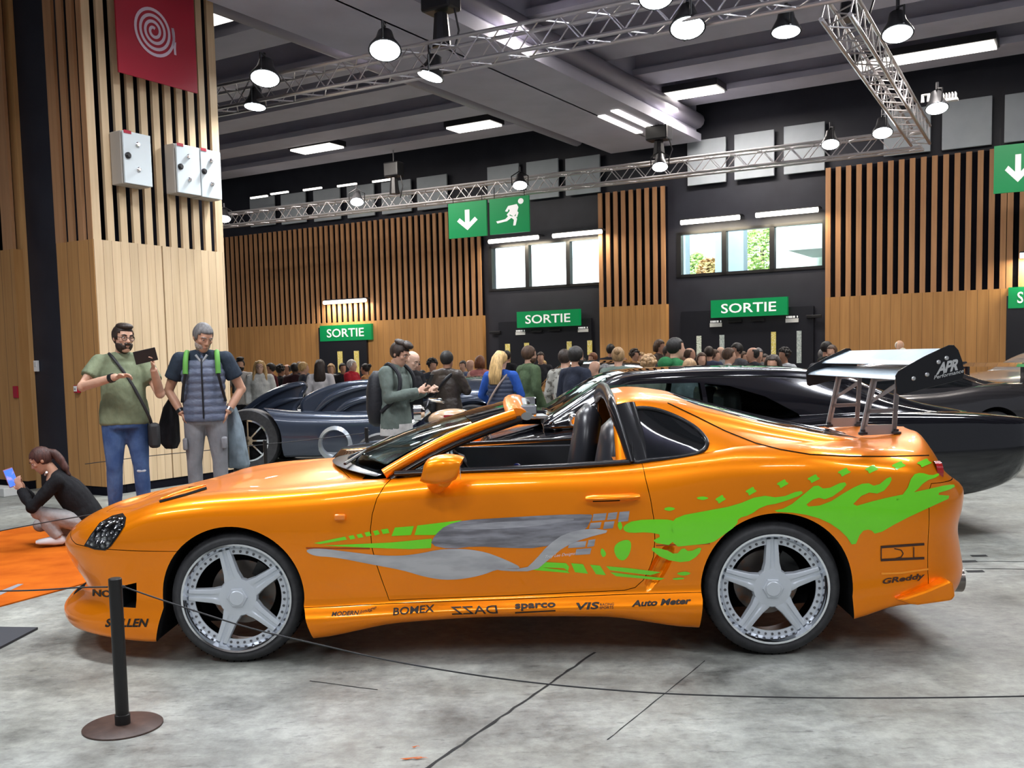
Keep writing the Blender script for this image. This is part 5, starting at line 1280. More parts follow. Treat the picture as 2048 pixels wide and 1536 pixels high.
decal('sponsor_emblem', strip_px([(1761, 1094), (1848, 1088)], 5) + strip_px([(1761, 1120), (1848, 1116)], 5) + strip_px([(1762, 1092), (1762, 1121)], 2) + strip_px([(1788, 1097), (1802, 1100), (1806, 1107), (1802, 1114), (1790, 1117)], 2) + strip_px([(1827, 1094), (1827, 1116)], 2), di, .003, 10)
decal('crease_highlight', strip_px([(1762, 1147), (1800, 1146), (1856, 1138)], 4), mat('highlight_orange', (.95, .32, .02), .3), .003, 10)  # highlight along the crease, painted on as a lighter orange strip
# ================================================================== people
def rotm(yaw=0, pitch=0, roll=0):
    """yaw about z (positive turns the face from the viewer to picture right), pitch > 0 looks down, roll tilts"""
    y, p, r = (math.radians(a) for a in (yaw, pitch, roll))
    Rz = np.array([[math.cos(y), -math.sin(y), 0], [math.sin(y), math.cos(y), 0], [0, 0, 1]])
    Rx = np.array([[1, 0, 0], [0, math.cos(p), -math.sin(p)], [0, math.sin(p), math.cos(p)]])
    Ry = np.array([[math.cos(r), 0, math.sin(r)], [0, 1, 0], [-math.sin(r), 0, math.cos(r)]])
    return Rz @ Rx @ Ry
def put(mb, R, t, start):
    for i in range(start, len(mb.v)): mb.v[i] = tuple(R @ np.array(mb.v[i]) + t)
def head_into(mb, R, t, k=1.0, fine=True):
    s0 = len(mb.v)
    prof = [(-.118, .020, -.060, .016), (-.108, .036, -.052, .036), (-.088, .052, -.036, .058), (-.055, .062, -.018, .078), (-.02, .069, -.008, .089), (.02, .074, -.002, .096), (.055, .076, .002, .097), (.085, .067, .006, .085), (.108, .046, .008, .060), (.121, .016, .008, .022)]
    mb.rings([[np.array([hw * math.cos(a), c + d * math.sin(a), z]) for a in np.linspace(0, 2 * math.pi, 18, endpoint=False)] for z, hw, c, d in prof])
    mb.tube([(0, -.090, .026), (0, -.104, .0), (0, -.114, -.020), (0, -.100, -.030)], [.008, .009, .012, .008], 8)
    if fine:
        for s in (-1, 1):
            mb.ell((s * .011, -.100, -.024), (.008, .010, .007), 8, 6); mb.ell((s * .045, -.066, -.012), (.022, .022, .018), 8, 6)
            mb.tube([(s * .012, -.092, .034), (s * .034, -.090, .038), (s * .056, -.074, .030)], [.008, .009, .006], 6)
        mb.ell((0, -.094, -.053), (.024, .010, .006), 10, 6); mb.ell((0, -.092, -.064), (.021, .011, .007), 10, 6); mb.ell((0, -.078, -.095), (.022, .014, .016), 8, 6)
    for s in (-1, 1): mb.ell((s * .077, .010, .0), (.009, .019, .032), 8, 7)
    for i in range(s0, len(mb.v)): mb.v[i] = tuple(np.array(mb.v[i]) * k)
    put(mb, R, t, s0)
def shell(c, r, keep, n=24, m=16, wob=0.0, seed=1):
    mb = MB(); mb.ell(c, r, n, m); rr = random.Random(seed)
    if wob: mb.v = [tuple(np.array(p) * (1 + rr.uniform(-wob, wob))) for p in mb.v]
    V_ = np.array(mb.v); mb.f = [f for f in mb.f if keep(V_[list(f)].mean(0))]; mb.m = [0] * len(mb.f); return mb
def hair_mb(style, rr):
    if style == 'bald': return None
    k = 1.0
    face = lambda p: not ((p[1] < -.048 and p[2] < .062) or p[2] < -.055 or (p[1] < -.005 and p[2] < .0) or (p[1] < -.03 and p[2] < .035))
    mb = shell((0, .012, .030), (.083, .104, .101), face, wob=.015, seed=rr.randint(0, 99))
    if style == 'receding':
        mb = shell((0, .014, .022), (.082, .102, .092), lambda p: not (p[1] < -.02 and p[2] > .0) and p[2] > -.06 and not (p[1] < -.01 and p[2] < .0) and not (p[2] > .085))
    if style == 'quiff':
        mb.ell((0, -.055, .125), (.062, .055, .032), 12, 8); mb.ell((.02, -.03, .135), (.055, .05, .025), 12, 8); mb.ell((0, .03, .118), (.07, .07, .03), 12, 8)
    if style == 'flat': mb.ell((0, -.015, .108), (.066, .085, .028), 14, 8)
    if style == 'curly':
        for _ in range(46):
            a = rr.uniform(0, 6.28); e = rr.uniform(-.2, 1.3); p = np.array([math.cos(a) * math.cos(e) * .085, math.sin(a) * math.cos(e) * .10 + .012, math.sin(e) * .10 + .035])
            if p[1] > -.05 or p[2] > .08: mb.ell(p, (.028, .028, .026), 7, 5)
    if style in ('long', 'longback'):
        w = .10
        mb.tube([(0, .03, .10), (0, .075, .02), (0, .09, -.10), (0, .09, -.22), (0, .085, -.34)], [(.07, .05), (.09, .06), (w, .05), (w + .01, .045), (w * .8, .02)], 14)
        if style == 'long':
            for s in (-1, 1): mb.tube([(s * .05, -.01, .10), (s * .088, .015, .03), (s * .102, .01, -.08), (s * .115, -.03, -.20), (s * .115, -.06, -.32)], [.03, .026, .032, .032, .015], 8)
    if style == 'bob': mb.tube([(0, .02, .08), (0, .045, -.01), (0, .05, -.10)], [(.07, .08), (.075, .095), (.05, .09)], 14)
    if style == 'bun': mb.ell((0, .105, .075), (.042, .042, .042), 10, 8)
    if style == 'pony': mb.tube([(0, .09, .06), (0, .135, .04), (0, .16, -.05), (0, .15, -.17), (0, .13, -.26)], [.03, .036, .038, .03, .01], 10)
    return mb
SKIN = [mat('skin_%d' % i, c, .5, noise=(14, tuple(x * .86 for x in c), .35, .7), bump=(60, .12, .004)) for i, c in enumerate(((.62, .36, .25), (.52, .28, .185), (.38, .19, .115), (.14, .065, .04), (.66, .42, .31)))]
HAIRC = {k: mat('hair_' + k, c, .55, noise=(40, tuple(x * 1.9 for x in c), .4, .7, (1, 1, .2)), bump=(90, .6, .006, (1, 1, .15))) for k, c in dict(black=(.010, .008, .007), dark=(.022, .013, .009), brown=(.055, .028, .015), auburn=(.13, .045, .018), maroon=(.045, .016, .012), blonde=(.42, .27, .11), fair=(.25, .15, .07), grey=(.11, .105, .105), white=(.5, .48, .45)).items()}
VOX = [0]
def remesh(mb, name, m, vox, par, smooth_it=3, tagk=None):
    o = mb.build(name, m, par, 0); md = o.modifiers.new('r', 'REMESH'); md.mode = 'VOXEL'; md.voxel_size = vox; md.use_smooth_shade = True
    sm = o.modifiers.new('s', 'SMOOTH'); sm.factor = .5; sm.iterations = smooth_it
    me = eval_mesh(o); old = o.data; o.modifiers.clear(); o.data = me; bpy.data.meshes.remove(old)
    if not me.materials: me.materials.append(m)
    me.polygons.foreach_set('use_smooth', [True] * len(me.polygons)); return o
V3 = lambda *a: np.array(a, float)
def hand_into(mb, w, d, n, k=1.0, curl=.5, fine=True, thumb=1):
    """w wrist, d direction along the hand, n palm normal (fingers curl towards it)"""
    w = np.array(w, float); d = np.array(d, float); d /= np.linalg.norm(d); n = np.array(n, float); n = n - d * (n @ d); n /= np.linalg.norm(n); b = np.cross(d, n)
    mb.ell(w + d * .045 * k, (.040 * k, .016 * k, .052 * k), 10, 8, (b, n, d))
    if not fine: mb.ell(w + d * .10 * k + n * .02 * k * curl, (.034 * k, .014 * k, .045 * k), 8, 6, (b, n, d)); return
    for i, (off, L) in enumerate(((-.030, .066), (-.010, .076), (.010, .070), (.028, .055))):
        p = w + d * .085 * k + b * off * k; q = [p]; a = 0
        for j, f in enumerate((.45, .32, .25)):
            a += curl * (.75 + .1 * i); q.append(q[-1] + (d * math.cos(a) + n * math.sin(a)) * L * f * k)
        mb.tube(q, [.0095 * k, .009 * k, .0085 * k, .0065 * k], 8)
    p = w + d * .025 * k - b * .034 * k * thumb
    mb.tube([p, p + (-b * thumb * .6 + d * .7 + n * .25) * .032 * k, p + (-b * thumb * .45 + d * .95 + n * (.3 + curl * .4)) * .062 * k], [.012 * k, .0105 * k, .008 * k], 8)
def person(label, loc, yaw, height, hair=('short', 'dark'), skin=0, top=None, topm=None, sleeve='long', legm=None, pose=None, head=(0, 0, 0), fat=1.0, beard=None, vox=.02, jacket=False, group=None, shoes=None, extra=None, glasses=False, legs=True, seed=0, neckline=1.455):
    """pose: dict of joints in a 1.75 m frame (face towards -y, x to picture right)"""
    k = height / 1.75; rr = random.Random(seed + 11); fine = vox < .014
    J = dict(pel=V3(0, 0, .93), wa=V3(0, 0, 1.08), ch=V3(0, -.005, 1.30), ne=V3(0, .01, 1.48), hd=V3(0, -.01, 1.63),
             sl=V3(-.185, .01, 1.425), sr=V3(.185, .01, 1.425), el=V3(-.25, .03, 1.15), er=V3(.25, .03, 1.15), wl=V3(-.24, -.08, .92), wr=V3(.24, -.08, .92),
             hl=V3(-.09, 0, .92), hr=V3(.09, 0, .92), kl=V3(-.10, -.02, .50), kr=V3(.10, -.02, .50), al=V3(-.11, .02, .08), ar=V3(.11, .02, .08), tl=V3(-.13, -.15, .035), tr=V3(.13, -.15, .035),
             pl=V3(1, 0, 0), pr=V3(-1, 0, 0), dl=None, dr=None, curl=.5)
    J.update({a: (np.array(b, float) if isinstance(b, (tuple, list)) else b) for a, b in (pose or {}).items()})
    t = thing('person', label, 'person', loc, math.radians(yaw), group); t.scale = (k, k, k)
    Hr = rotm(*head)
    def torso(mb, inf, z0=None, belly=1.0, top_cut=False):
        P = [J['pel'] + V3(0, 0, -.07), J['pel'], J['wa'], (J['wa'] + J['ch']) / 2, J['ch'], J['ch'] * .4 + J['ne'] * .6]
        R_ = [(.105 * fat, .150 * fat), (.125 * fat, .168 * fat), (.115 * fat * belly, .148 * fat), (.122 * fat, .156 * fat ** .7), (.118 * fat ** .6, .172), (.085, .150)]
        mb.tube(P, [(a + inf, b + inf) for a, b in R_], 18)
        s = (J['sl'] + J['sr']) / 2; mb.tube([J['sl'] + V3(.02, 0, .0), s + V3(0, 0, .03), J['sr'] + V3(-.02, 0, .0)], [.055 + inf, .065 + inf, .055 + inf], 10)
    def arm(mb, s, inf, f0=0.0, f1=2.0, rs=(.056, .048, .040, .030)):
        a, b, c = J['s' + s], J['e' + s], J['w' + s]
        pts = [a, (a + b) / 2, b, (b + c) / 2, c]; rad = [rs[0], (rs[0] + rs[1]) / 2, rs[1] * .92, rs[2], rs[3]]
        n = 1 + int(round(f1 * 2)); n = min(n, 5)
        if f1 == .5: pts = [a, a + (b - a) * .62]; rad = [rs[0], rs[1] + .004]; n = 2
        mb.tube(pts[:n], [r + inf for r in rad[:n]], 12); mb.ell(a, [rs[0] + inf] * 3, 10, 8)
        if n > 3: mb.ell(b, [rs[1] * .95 + inf] * 3, 10, 8)
    def leg(mb, s, inf, end=1.0):
        a, b, c = J['h' + s], J['k' + s], J['a' + s]; c2 = b + (c - b) * end
        mb.tube([a + (a - b) * .06, a * .6 + b * .4, b, b * .55 + c2 * .45, c2], [.088 * fat ** .6 + inf, .078 * fat ** .4 + inf, .056 + inf, .054 + inf, .040 + inf], 12); mb.ell(a, [.095 * fat ** .5 + inf] * 3, 10, 8); mb.ell(b, [.057 + inf] * 3, 10, 8)
    hc = J['hd']
    # the body: one continuous surface
    mb = MB(); torso(mb, -.004)
    mb.tube([J['ne'] + V3(0, 0, -.07), J['ne'] + V3(0, 0, .02), hc + Hr @ V3(0, .018, -.07)], [.070, .054, .050], 12)
    head_into(mb, Hr, hc, 1.0, fine)
    for s in 'lr':
        arm(mb, s, 0)
        dd = J['d' + s] if J['d' + s] is not None else (J['w' + s] - J['e' + s]); hand_into(mb, J['w' + s], dd, J['p' + s], 1.0, J['curl'], fine, 1 if s == 'l' else -1)
        if legs: leg(mb, s, -.006)
    body = remesh(mb, 'body', SKIN[skin], vox * .62 if fine else vox, t, 2)
    # clothes
    tm = topm or cloth('cloth_%d' % seed, (.05, .05, .06))
    mb = MB(); inf = .020 if jacket else .012; torso(mb, inf)
    if neckline > 1.46: mb.tube([J['ne'] + V3(0, .0, -.06), J['ne'] + V3(0, .008, neckline - 1.47)], [.085, .068], 12)
    if jacket: mb.tube([J['pel'] + V3(0, 0, -.10), J['pel'], J['wa']], [(.165 * fat, .205 * fat), (.16 * fat, .203 * fat), (.145 * fat, .18 * fat)], 16)
    else: mb.tube([J['pel'] + V3(0, 0, -.05), J['pel'] + V3(0, 0, .05), J['wa']], [(.135 * fat, .178 * fat), (.138 * fat, .178 * fat), (.128 * fat, .165 * fat)], 16)
    for s in 'lr':
        if sleeve == 'long': arm(mb, s, inf * .9, rs=(.060, .052, .045, .036))
        elif sleeve == 'short': arm(mb, s, .014, f1=.5, rs=(.062, .062, .05, .04))
        elif sleeve == 'none': mb.ell(J['s' + s] + V3(-.02 if s == 'r' else .02, 0, 0), [.06] * 3, 10, 8)
    top_o = remesh(mb, top or 'top', tm, vox, t, 3)
    if legs:
        mb = MB(); mb.tube([J['pel'] + V3(0, 0, -.09), J['pel'] + V3(0, 0, .03), J['pel'] + V3(0, 0, .09)], [(.125 * fat, .16 * fat), (.135 * fat, .172 * fat), (.12 * fat, .158 * fat)], 16)
        for s in 'lr': leg(mb, s, .014, .96)
        remesh(mb, 'trousers', legm or cloth('trouser_dark', (.03, .032, .04)), vox, t, 3)
        for s in 'lr':
            a, b = J['a' + s], J['t' + s]; d = b - a; d[2] = 0 if abs(a[2] - b[2]) < .1 else d[2]; mb = MB(); f = d / np.linalg.norm(d); x = np.cross(f, V3(0, 0, 1)); x /= np.linalg.norm(x); u = np.cross(x, f)
            A = a - u * (.045) - f * .05; mb.rings([[A + f * q + x * w * math.cos(c) + u * (h * max(math.sin(c), -.55) + .02) for c in np.linspace(0, 2 * math.pi, 14, endpoint=False)] for q, w, h in ((-.0, .025, .03), (.03, .038, .06), (.10, .040, .06), (.17, .045, .042), (.23, .042, .032), (.265, .022, .02))])
            mb.build('shoe', shoes or M_BLACK, t, 60)
    # hair, beard, glasses
    h = hair_mb(hair[0], rr)
    if h:
        put(h, Hr, hc, 0); o = h.build('hair', HAIRC[hair[1]], t, 180); sd = o.modifiers.new('t', 'SOLIDIFY'); sd.thickness = .010; sd.offset = 0
    if beard:
        b = shell((0, -.024, -.052), (.067, .070, .069), lambda p: p[1] < .012 and p[2] < -.036 and not (p[2] > -.052 and p[1] < -.082), 28, 18, .01); b.ell((0, -.100, -.040), (.030, .008, .006), 10, 6)
        put(b, Hr, hc, 0); o = b.build('beard', HAIRC[beard], t, 180); sd = o.modifiers.new('t', 'SOLIDIFY'); sd.thickness = .012; sd.offset = 0
    if fine:
        for s in (-1, 1):
            e = MB(); e.ell((s * .031, -.082, .014), (.013, .010, .007), 10, 8); put(e, Hr, hc, 0); o = e.build('eye', mat('eye_white', (.6, .57, .55), .2), t)
            e = MB(); e.ell((s * .031, -.0905, .013), (.005, .003, .005), 10, 8); put(e, Hr, hc, 0); e.build('iris', mat('iris_dark', (.02, .012, .008), .15), o)
            e = MB(); e.tube([(s * .014, -.101, .034), (s * .034, -.099, .041), (s * .054, -.083, .036)], [.004, .005, .003], 6); put(e, Hr, hc, 0); e.build('eyebrow', HAIRC[hair[1]] if hair[1] in HAIRC else HAIRC['dark'], t)
        e = MB(); e.ell((0, -.1022, -.0575), (.019, .004, .0016), 10, 6); put(e, Hr, hc, 0); e.build('mouth', mat('lip_dark', (.24, .08, .07), .5), t)
    if glasses:
        e = MB()
        for s in (-1, 1):
            e.tube([(s * .034 + .024 * math.cos(a), -.104 + .006 * abs(math.cos(a)), .010 + .020 * math.sin(a)) for a in np.linspace(0, 6.283, 16, endpoint=False)], .0028, 6, closed=True)
            e.tube([(s * .058, -.098, .014), (s * .082, -.04, .016), (s * .083, .02, .010)], .0025, 6)
        e.tube([(-.011, -.106, .014), (.011, -.106, .014)], .0025, 6); put(e, Hr, hc, 0); e.build('spectacles', M_BLACK, t)
    if extra: extra(t, J, Hr, hc)
    return t
def strap(t, name, pts, m, w=.022, th=.006):
    pts = catmull([np.array(p, float) for p in pts], 4)
    return MB().tube(pts, [(w, th)] * len(pts) if False else w * .55, 8).build(name, m, t)
def phone_at(p, d, n, m, label, cat='phone', w=.075, h=.155, lit=None):
    d = np.array(d, float) / np.linalg.norm(d); n = np.array(n, float); n = n - d * (n @ d); n /= np.linalg.norm(n); x = np.cross(d, n)
    o = thing('phone', label, cat, p)
    MB().box((0, 0, 0), (w, .010, h), (x, n, d)).build('phone_case', m, o, smooth=0, bevel=.004)
    MB().box(n * .0058, (w * .9, .001, h * .92), (x, n, d)).build('phone_screen', lit or M_DGLASS, o, smooth=0); return o
def stand(px, py, Y):
    """floor point and height of someone whose crown is at the pixel, at depth Y"""
    p = at_y(px, py, Y); return (p[0], p[1], 0.0), float(p[2])

# ---- the man in the olive tee taking a picture
loc, h = stand(244, 650, 9.15); loc = (loc[0] - .02, loc[1], 0)
def green_extra(t, J, Hr, hc):
    sm = mat('strap_black', (.02, .02, .022), .6)
    MB().tube(catmull([V3(-.10, -.02, 1.50), V3(-.07, -.105, 1.46), V3(.05, -.150, 1.27), V3(.14, -.165, 1.08), V3(.205, -.13, .92), V3(.22, -.08, .84)], 5), .014, 8).build('bag_strap', sm, t)
    MB().box((.235, -.09, .77), (.10, .16, .22)).build('shoulder_bag', sm, t, bevel=.03)
    w, e = J['wl'], J['el']; d = (w - e) / np.linalg.norm(w - e); MB().tube([w - d * .075, w - d * .04], .040, 12).build('wrist_watch', M_BLACK, t)
    a, b = J['sr'], J['er']
    for f, s in ((.66, .030), (.80, .034)): MB().ell(a + (b - a) * f + V3(.012, -.020, 0), (.036, .034, s), 10, 8).build('tattoo', mat('tattoo_ink', (.12, .10, .10), .6, noise=(30, (.35, .22, .16), .4, .6)), t)
    for p, s in ((V3(-.10, -.075, .55), (.028, .012, .05)), (V3(.115, -.072, .46), (.04, .012, .02)), (V3(.11, -.072, .52), (.03, .012, .012)), (V3(-.12, -.085, .80), (.02, .01, .02))):
        MB().ell(p, s, 10, 6).build('jean_tear', mat('frayed_denim', (.55, .60, .66), .9), t)
jeans = mat('blue_jeans', (.035, .075, .20), .85, noise=(5, (.10, .17, .34), .45, .75), bump=(25, .5, .02, (1, 1, .4)))
MAN1 = person('person in an olive green tee and ripped jeans holding up a phone', loc, 22, h, ('flat', 'dark'), 0, 'tee_shirt', cloth('olive_tee', (.215, .25, .155)), 'short', jeans,
    dict(el=(-.33, -.10, 1.22), wl=(-.05, -.34, 1.30), er=(.30, -.14, 1.14), wr=(.245, -.36, 1.36), dl=(.9, -.3, .12), pl=(.2, -.5, -.9), dr=(-.05, -.25, 1), pr=(-.9, -.2, 0), curl=.55, kl=(-.105, -.03, .5), kr=(.115, -.02, .5), al=(-.12, .02, .08), ar=(.13, .03, .08), hd=(.02, -.03, 1.63), wa=(0, -.03, 1.08)), (24, 6, 3), 1.20, 'dark', .013, extra=green_extra, glasses=True, seed=1, neckline=1.455)
M1 = rotm(22); s1 = h / 1.75
ph = np.array(loc) + s1 * (M1 @ V3(.185, -.42, 1.47)); o = phone_at(ph, M1 @ V3(1, .05, .22), M1 @ V3(-.1, .98, .1), M_BLACK, 'black phone held up level by the man in the olive tee', w=.115, h=.19)
def quilted(z0, z1, pitch, k=1.0):
    """a padded garment: rings that bulge between the stitched seams"""
    mb = MB(); zs = np.arange(z0, z1, .0085); P = [V3(0, -.003, z) for z in zs]
    w = [np.interp(z, (.87, .98, 1.10, 1.30, 1.43), (.190, .188, .176, .188, .160)) * k for z in zs]; d = [np.interp(z, (.87, .98, 1.10, 1.30, 1.43), (.148, .147, .143, .143, .105)) * k for z in zs]
    q = [.012 * abs(math.sin(math.pi * (z - z0) / pitch)) ** .6 for z in zs]
    mb.tube(P, [(b + e, a + e) for a, b, e in zip(w, d, q)], 28); return mb
# ---- the man in the padded vest, hands in pockets
loc2, h2 = stand(402, 648, 9.45)
M_VEST = mat('slate_padded', (.085, .105, .165), .55, noise=(9, (.13, .15, .21), .35, .7), bump=(20, .4, .02, (1, 1, 2)))
def vest_extra(t, J, Hr, hc):
    MB().tube([(0, -.164, .90), (0, -.162, 1.1), (0, -.160, 1.3), (0, -.115, 1.44)], .008, 6).build('zip', M_BLACK, t)
    g = mat('strap_green', (.10, .30, .05), .7)
    for s in (-1, 1): MB().tube(catmull([V3(s * .125, .06, 1.47), V3(s * .130, -.04, 1.495), V3(s * .138, -.115, 1.42), V3(s * .142, -.140, 1.30)], 4), .024, 10).build('backpack_strap', g, t); MB().tube([V3(s * .142, -.152, 1.30), V3(s * .165, -.15, 1.18), V3(s * .19, -.06, 1.05)], .013, 8).build('strap_webbing', M_BLACK, t)
    MB().box((0, .22, 1.25), (.30, .16, .42)).build('backpack', g, t, bevel=.05)
    MB().tube([(-.05, -.10, 1.47), (0, -.115, 1.40), (.05, -.10, 1.47)], .012, 8).build('shirt_collar', mat('collar_pale', (.35, .36, .38), .8), t)
    for s in 'lr':
        w, e = J['w' + s], J['e' + s]; d = (w - e) / np.linalg.norm(w - e); MB().tube([w - d * .05, w - d * .02], .037, 12).build('wrist_watch' if s == 'r' else 'bracelet', M_CHROME if s == 'r' else M_BLACK, t)
    MB().box((.165, -.09, .67), (.05, .12, .11)).build('cargo_pocket', mat('grey_cargo', (.17, .17, .185), .85), t, bevel=.015); MB().box((-.175, -.07, .67), (.04, .12, .11)).build('cargo_pocket', mat('grey_cargo', (.17, .17, .185), .85), t, bevel=.015)
M_POLO = cloth('dark_polo', (.03, .042, .062))
cargo = mat('grey_cargo', (.17, .17, .185), .85, noise=(6, (.24, .24, .255), .4, .7), bump=(22, .5, .02, (1, 1, .5)))
MAN2 = person('person with grey hair in a slate padded vest, hands in cargo trouser pockets', loc2, 12, h2, ('short', 'grey'), 1, 'polo_shirt', M_POLO, 'short', cargo,
    dict(el=(-.315, .06, 1.15), wl=(-.195, -.05, .94), er=(.325, .06, 1.15), wr=(.20, -.05, .94), dl=(.45, .12, -1), dr=(-.45, .12, -1), pl=(1, 0, 0), pr=(-1, 0, 0), curl=.4, hd=(.015, -.055, 1.625), sl=(-.20, .01, 1.43), sr=(.20, .01, 1.43), kl=(-.11, -.02, .5), kr=(.115, -.02, .5)), (28, 26, 4), 1.06, None, .013, extra=vest_extra, seed=2, neckline=1.49)
# vest and grey stubble as clothing
mb = quilted(.87, 1.43, .068)
mb.tube([V3(0, .01, 1.42), V3(0, .015, 1.51)], [.085, .070], 12); remesh(mb, 'padded_vest', M_VEST, .0085, MAN2, 1)
b = shell((0, -.026, -.052), (.070, .070, .071), lambda p: p[1] < .01 and p[2] < -.035 and not (p[2] > -.050 and p[1] < -.085), 24, 16); put(b, rotm(28, 26, 4), V3(.015, -.055, 1.625), 0); o = b.build('stubble', mat('stubble_grey', (.26, .20, .17), .8, noise=(80, (.45, .40, .37), .4, .6)), MAN2, 180)
# jackets held at his sides
k2 = h2 / 1.75; R2 = rotm(12)
def hung(label, off, prof, m):
    mb = MB(); c = np.array(loc2) + k2 * (R2 @ np.array(off)); rr = random.Random(len(label))
    mb.rings([[c + k2 * (R2 @ V3(w * math.cos(a) * (1 + .12 * math.sin(5 * a)) + x, d * math.sin(a) * (1 + .25 * math.sin(4 * a)), z)) for a in np.linspace(0, 6.283, 28, endpoint=False)] for z, w, d, x in prof])
    return mb.build('folded_jacket', m, smooth=180, label=label, cat='jacket')
hung('grey blue jacket hanging from the arm of the man in the padded vest', (.225, .10, 0), [(1.02, .03, .03, 0), (.96, .05, .06, .0), (.80, .075, .09, .02), (.60, .085, .10, .035), (.45, .10, .10, .04), (.42, .09, .09, .04)], cloth('jacket_greyblue', (.20, .25, .29)))
hung('black jacket hanging between the two standing men', (-.315, .12, 0), [(1.08, .03, .03, .02), (1.0, .06, .06, .0), (.84, .085, .09, -.02), (.68, .085, .09, -.02), (.62, .05, .06, -.01)], cloth('jacket_black', (.02, .02, .024)))
# ---- the crouching woman with a phone
pc = on_z(122, 1096); locw = (pc[0] - .03, pc[1] + .12, 0)
sc_ = float(at_y(92, 893, locw[1])[2]) / .985
def crouch_extra(t, J, Hr, hc):
    MB().tube(catmull([hc + Hr @ V3(0, .08, .05), hc + Hr @ V3(.0, .125, .0), hc + Hr @ V3(.01, .14, -.08), hc + Hr @ V3(.02, .135, -.17), hc + Hr @ V3(.03, .12, -.27)], 4), [.034] * 4 + [.042] * 6 + [.036] * 4 + [.02] * 3, 10).build('ponytail', HAIRC['maroon'], t, 180)
    mb = MB(); mb.ell(J['ne'] + V3(0, .05, -.02), (.10, .075, .05), 14, 10); mb.build('hood', cloth('hoodie_black', (.012, .012, .014)), t, 180)
    MB().tube([J['ne'] + V3(-.055, -.05, .02), J['ne'] + V3(0, -.07, -.01), J['ne'] + V3(.055, -.05, .02)], .012, 8).build('collar', M_WHITE, t)
    MB().ell(hc + Hr @ V3(-.080, .012, -.015), (.010, .010, .018), 8, 6).build('earbud', M_WHITE, t)
WOM = person('person crouching in a black hoodie and pale trousers, phone in both hands', locw, -72, 1.75 * sc_, ('short', 'maroon'), 1, 'hoodie', cloth('hoodie_black', (.012, .012, .014)), 'long', cloth('pale_trousers', (.38, .37, .37)),
    dict(pel=(0, .24, .22), wa=(0, .20, .36), ch=(0, .06, .56), ne=(0, -.06, .72), hd=(0, -.155, .855), sl=(-.17, -.01, .66), sr=(.17, -.01, .66), el=(-.21, -.25, .40), er=(.20, -.24, .42), wl=(-.05, -.345, .57), wr=(.06, -.345, .58),
         dl=(.2, -.35, 1), dr=(-.2, -.35, 1), pl=(.9, .3, 0), pr=(-.9, .3, 0), curl=.45, hl=(-.09, .22, .22), hr=(.09, .22, .22), kl=(-.13, -.22, .20), kr=(.12, -.20, .36), al=(-.11, .08, .10), ar=(.11, -.02, .09), tl=(-.12, -.10, .03), tr=(.12, -.18, .03)),
    (0, 32, 0), 1.14, None, .013, extra=crouch_extra, seed=3, shoes=mat('shoe_white', (.66, .66, .68), .5), neckline=1.45)
Rw = rotm(-72); pp = np.array(locw) + sc_ * (Rw @ V3(0.01, -.435, .70))
scr = mat('phone_picture', (.05, .12, .5), .3, emit=(.05, .16, .75), estr=.8, noise=(20, (.4, .25, .35), .5, .6))
phone_at(pp, Rw @ V3(.0, -.30, 1), Rw @ V3(.9, .4, .1), mat('phone_pink', (.35, .15, .2), .3), 'phone with a blue screen held by the crouching woman', lit=scr, h=.15)
# ================================================================== people in the middle distance
PLACED = []
PARKED = [(1.24, 8.38, 2, 2.8, 1.02), (-1.95, 14.05, -3, 2.6, 1.1), (4.25, 12.5, 10, 2.4, 1.0), (8.9, 15.8, 14, 2.6, 1.1), (1.3, 15.7, -80, 2.3, .98), (-.67, 10.85, 6, 1.0, .42)]
def free(x, y, r=.27):
    if any((x - a) ** 2 + (y - b) ** 2 < .62 ** 2 for a, b in PLACED): return False
    for cx, cy, yw, hl, hw in PARKED:
        a = math.radians(yw); dx, dy = x - cx, y - cy; u = dx * math.cos(a) + dy * math.sin(a); v = -dx * math.sin(a) + dy * math.cos(a)
        if abs(u) < hl + r and abs(v) < hw + r: return False
    d = (np.array([x, y, 0]) - WP) @ V
    return d < -.5
def settle(px, py, Y):
    """the free standing place nearest to the wanted depth along the line of sight"""
    for k in range(60):
        for s in (1, -1):
            y = Y + s * k * .15; x = (at_y(px, py, y))[0]
            if y > 9 and free(x, y): PLACED.append((x, y)); return stand(px, py, y)
    return stand(px, py, Y)
def mid(label, px, py, Y, yaw, **k):
    loc, h = settle(px, py, Y); k.setdefault('vox', .018); k.setdefault('seed', int(px)); return person(label, loc, yaw, h, **k), loc, h
P_WALK = dict(kl=(-.10, -.06, .5), kr=(.10, .02, .5))
HOLD = dict(el=(-.24, -.05, 1.17), wl=(-.06, -.30, 1.22), er=(.24, -.05, 1.17), wr=(.06, -.30, 1.22), dl=(.3, -.6, .6), dr=(-.3, -.6, .6), pl=(.8, -.4, 0), pr=(-.8, -.4, 0))
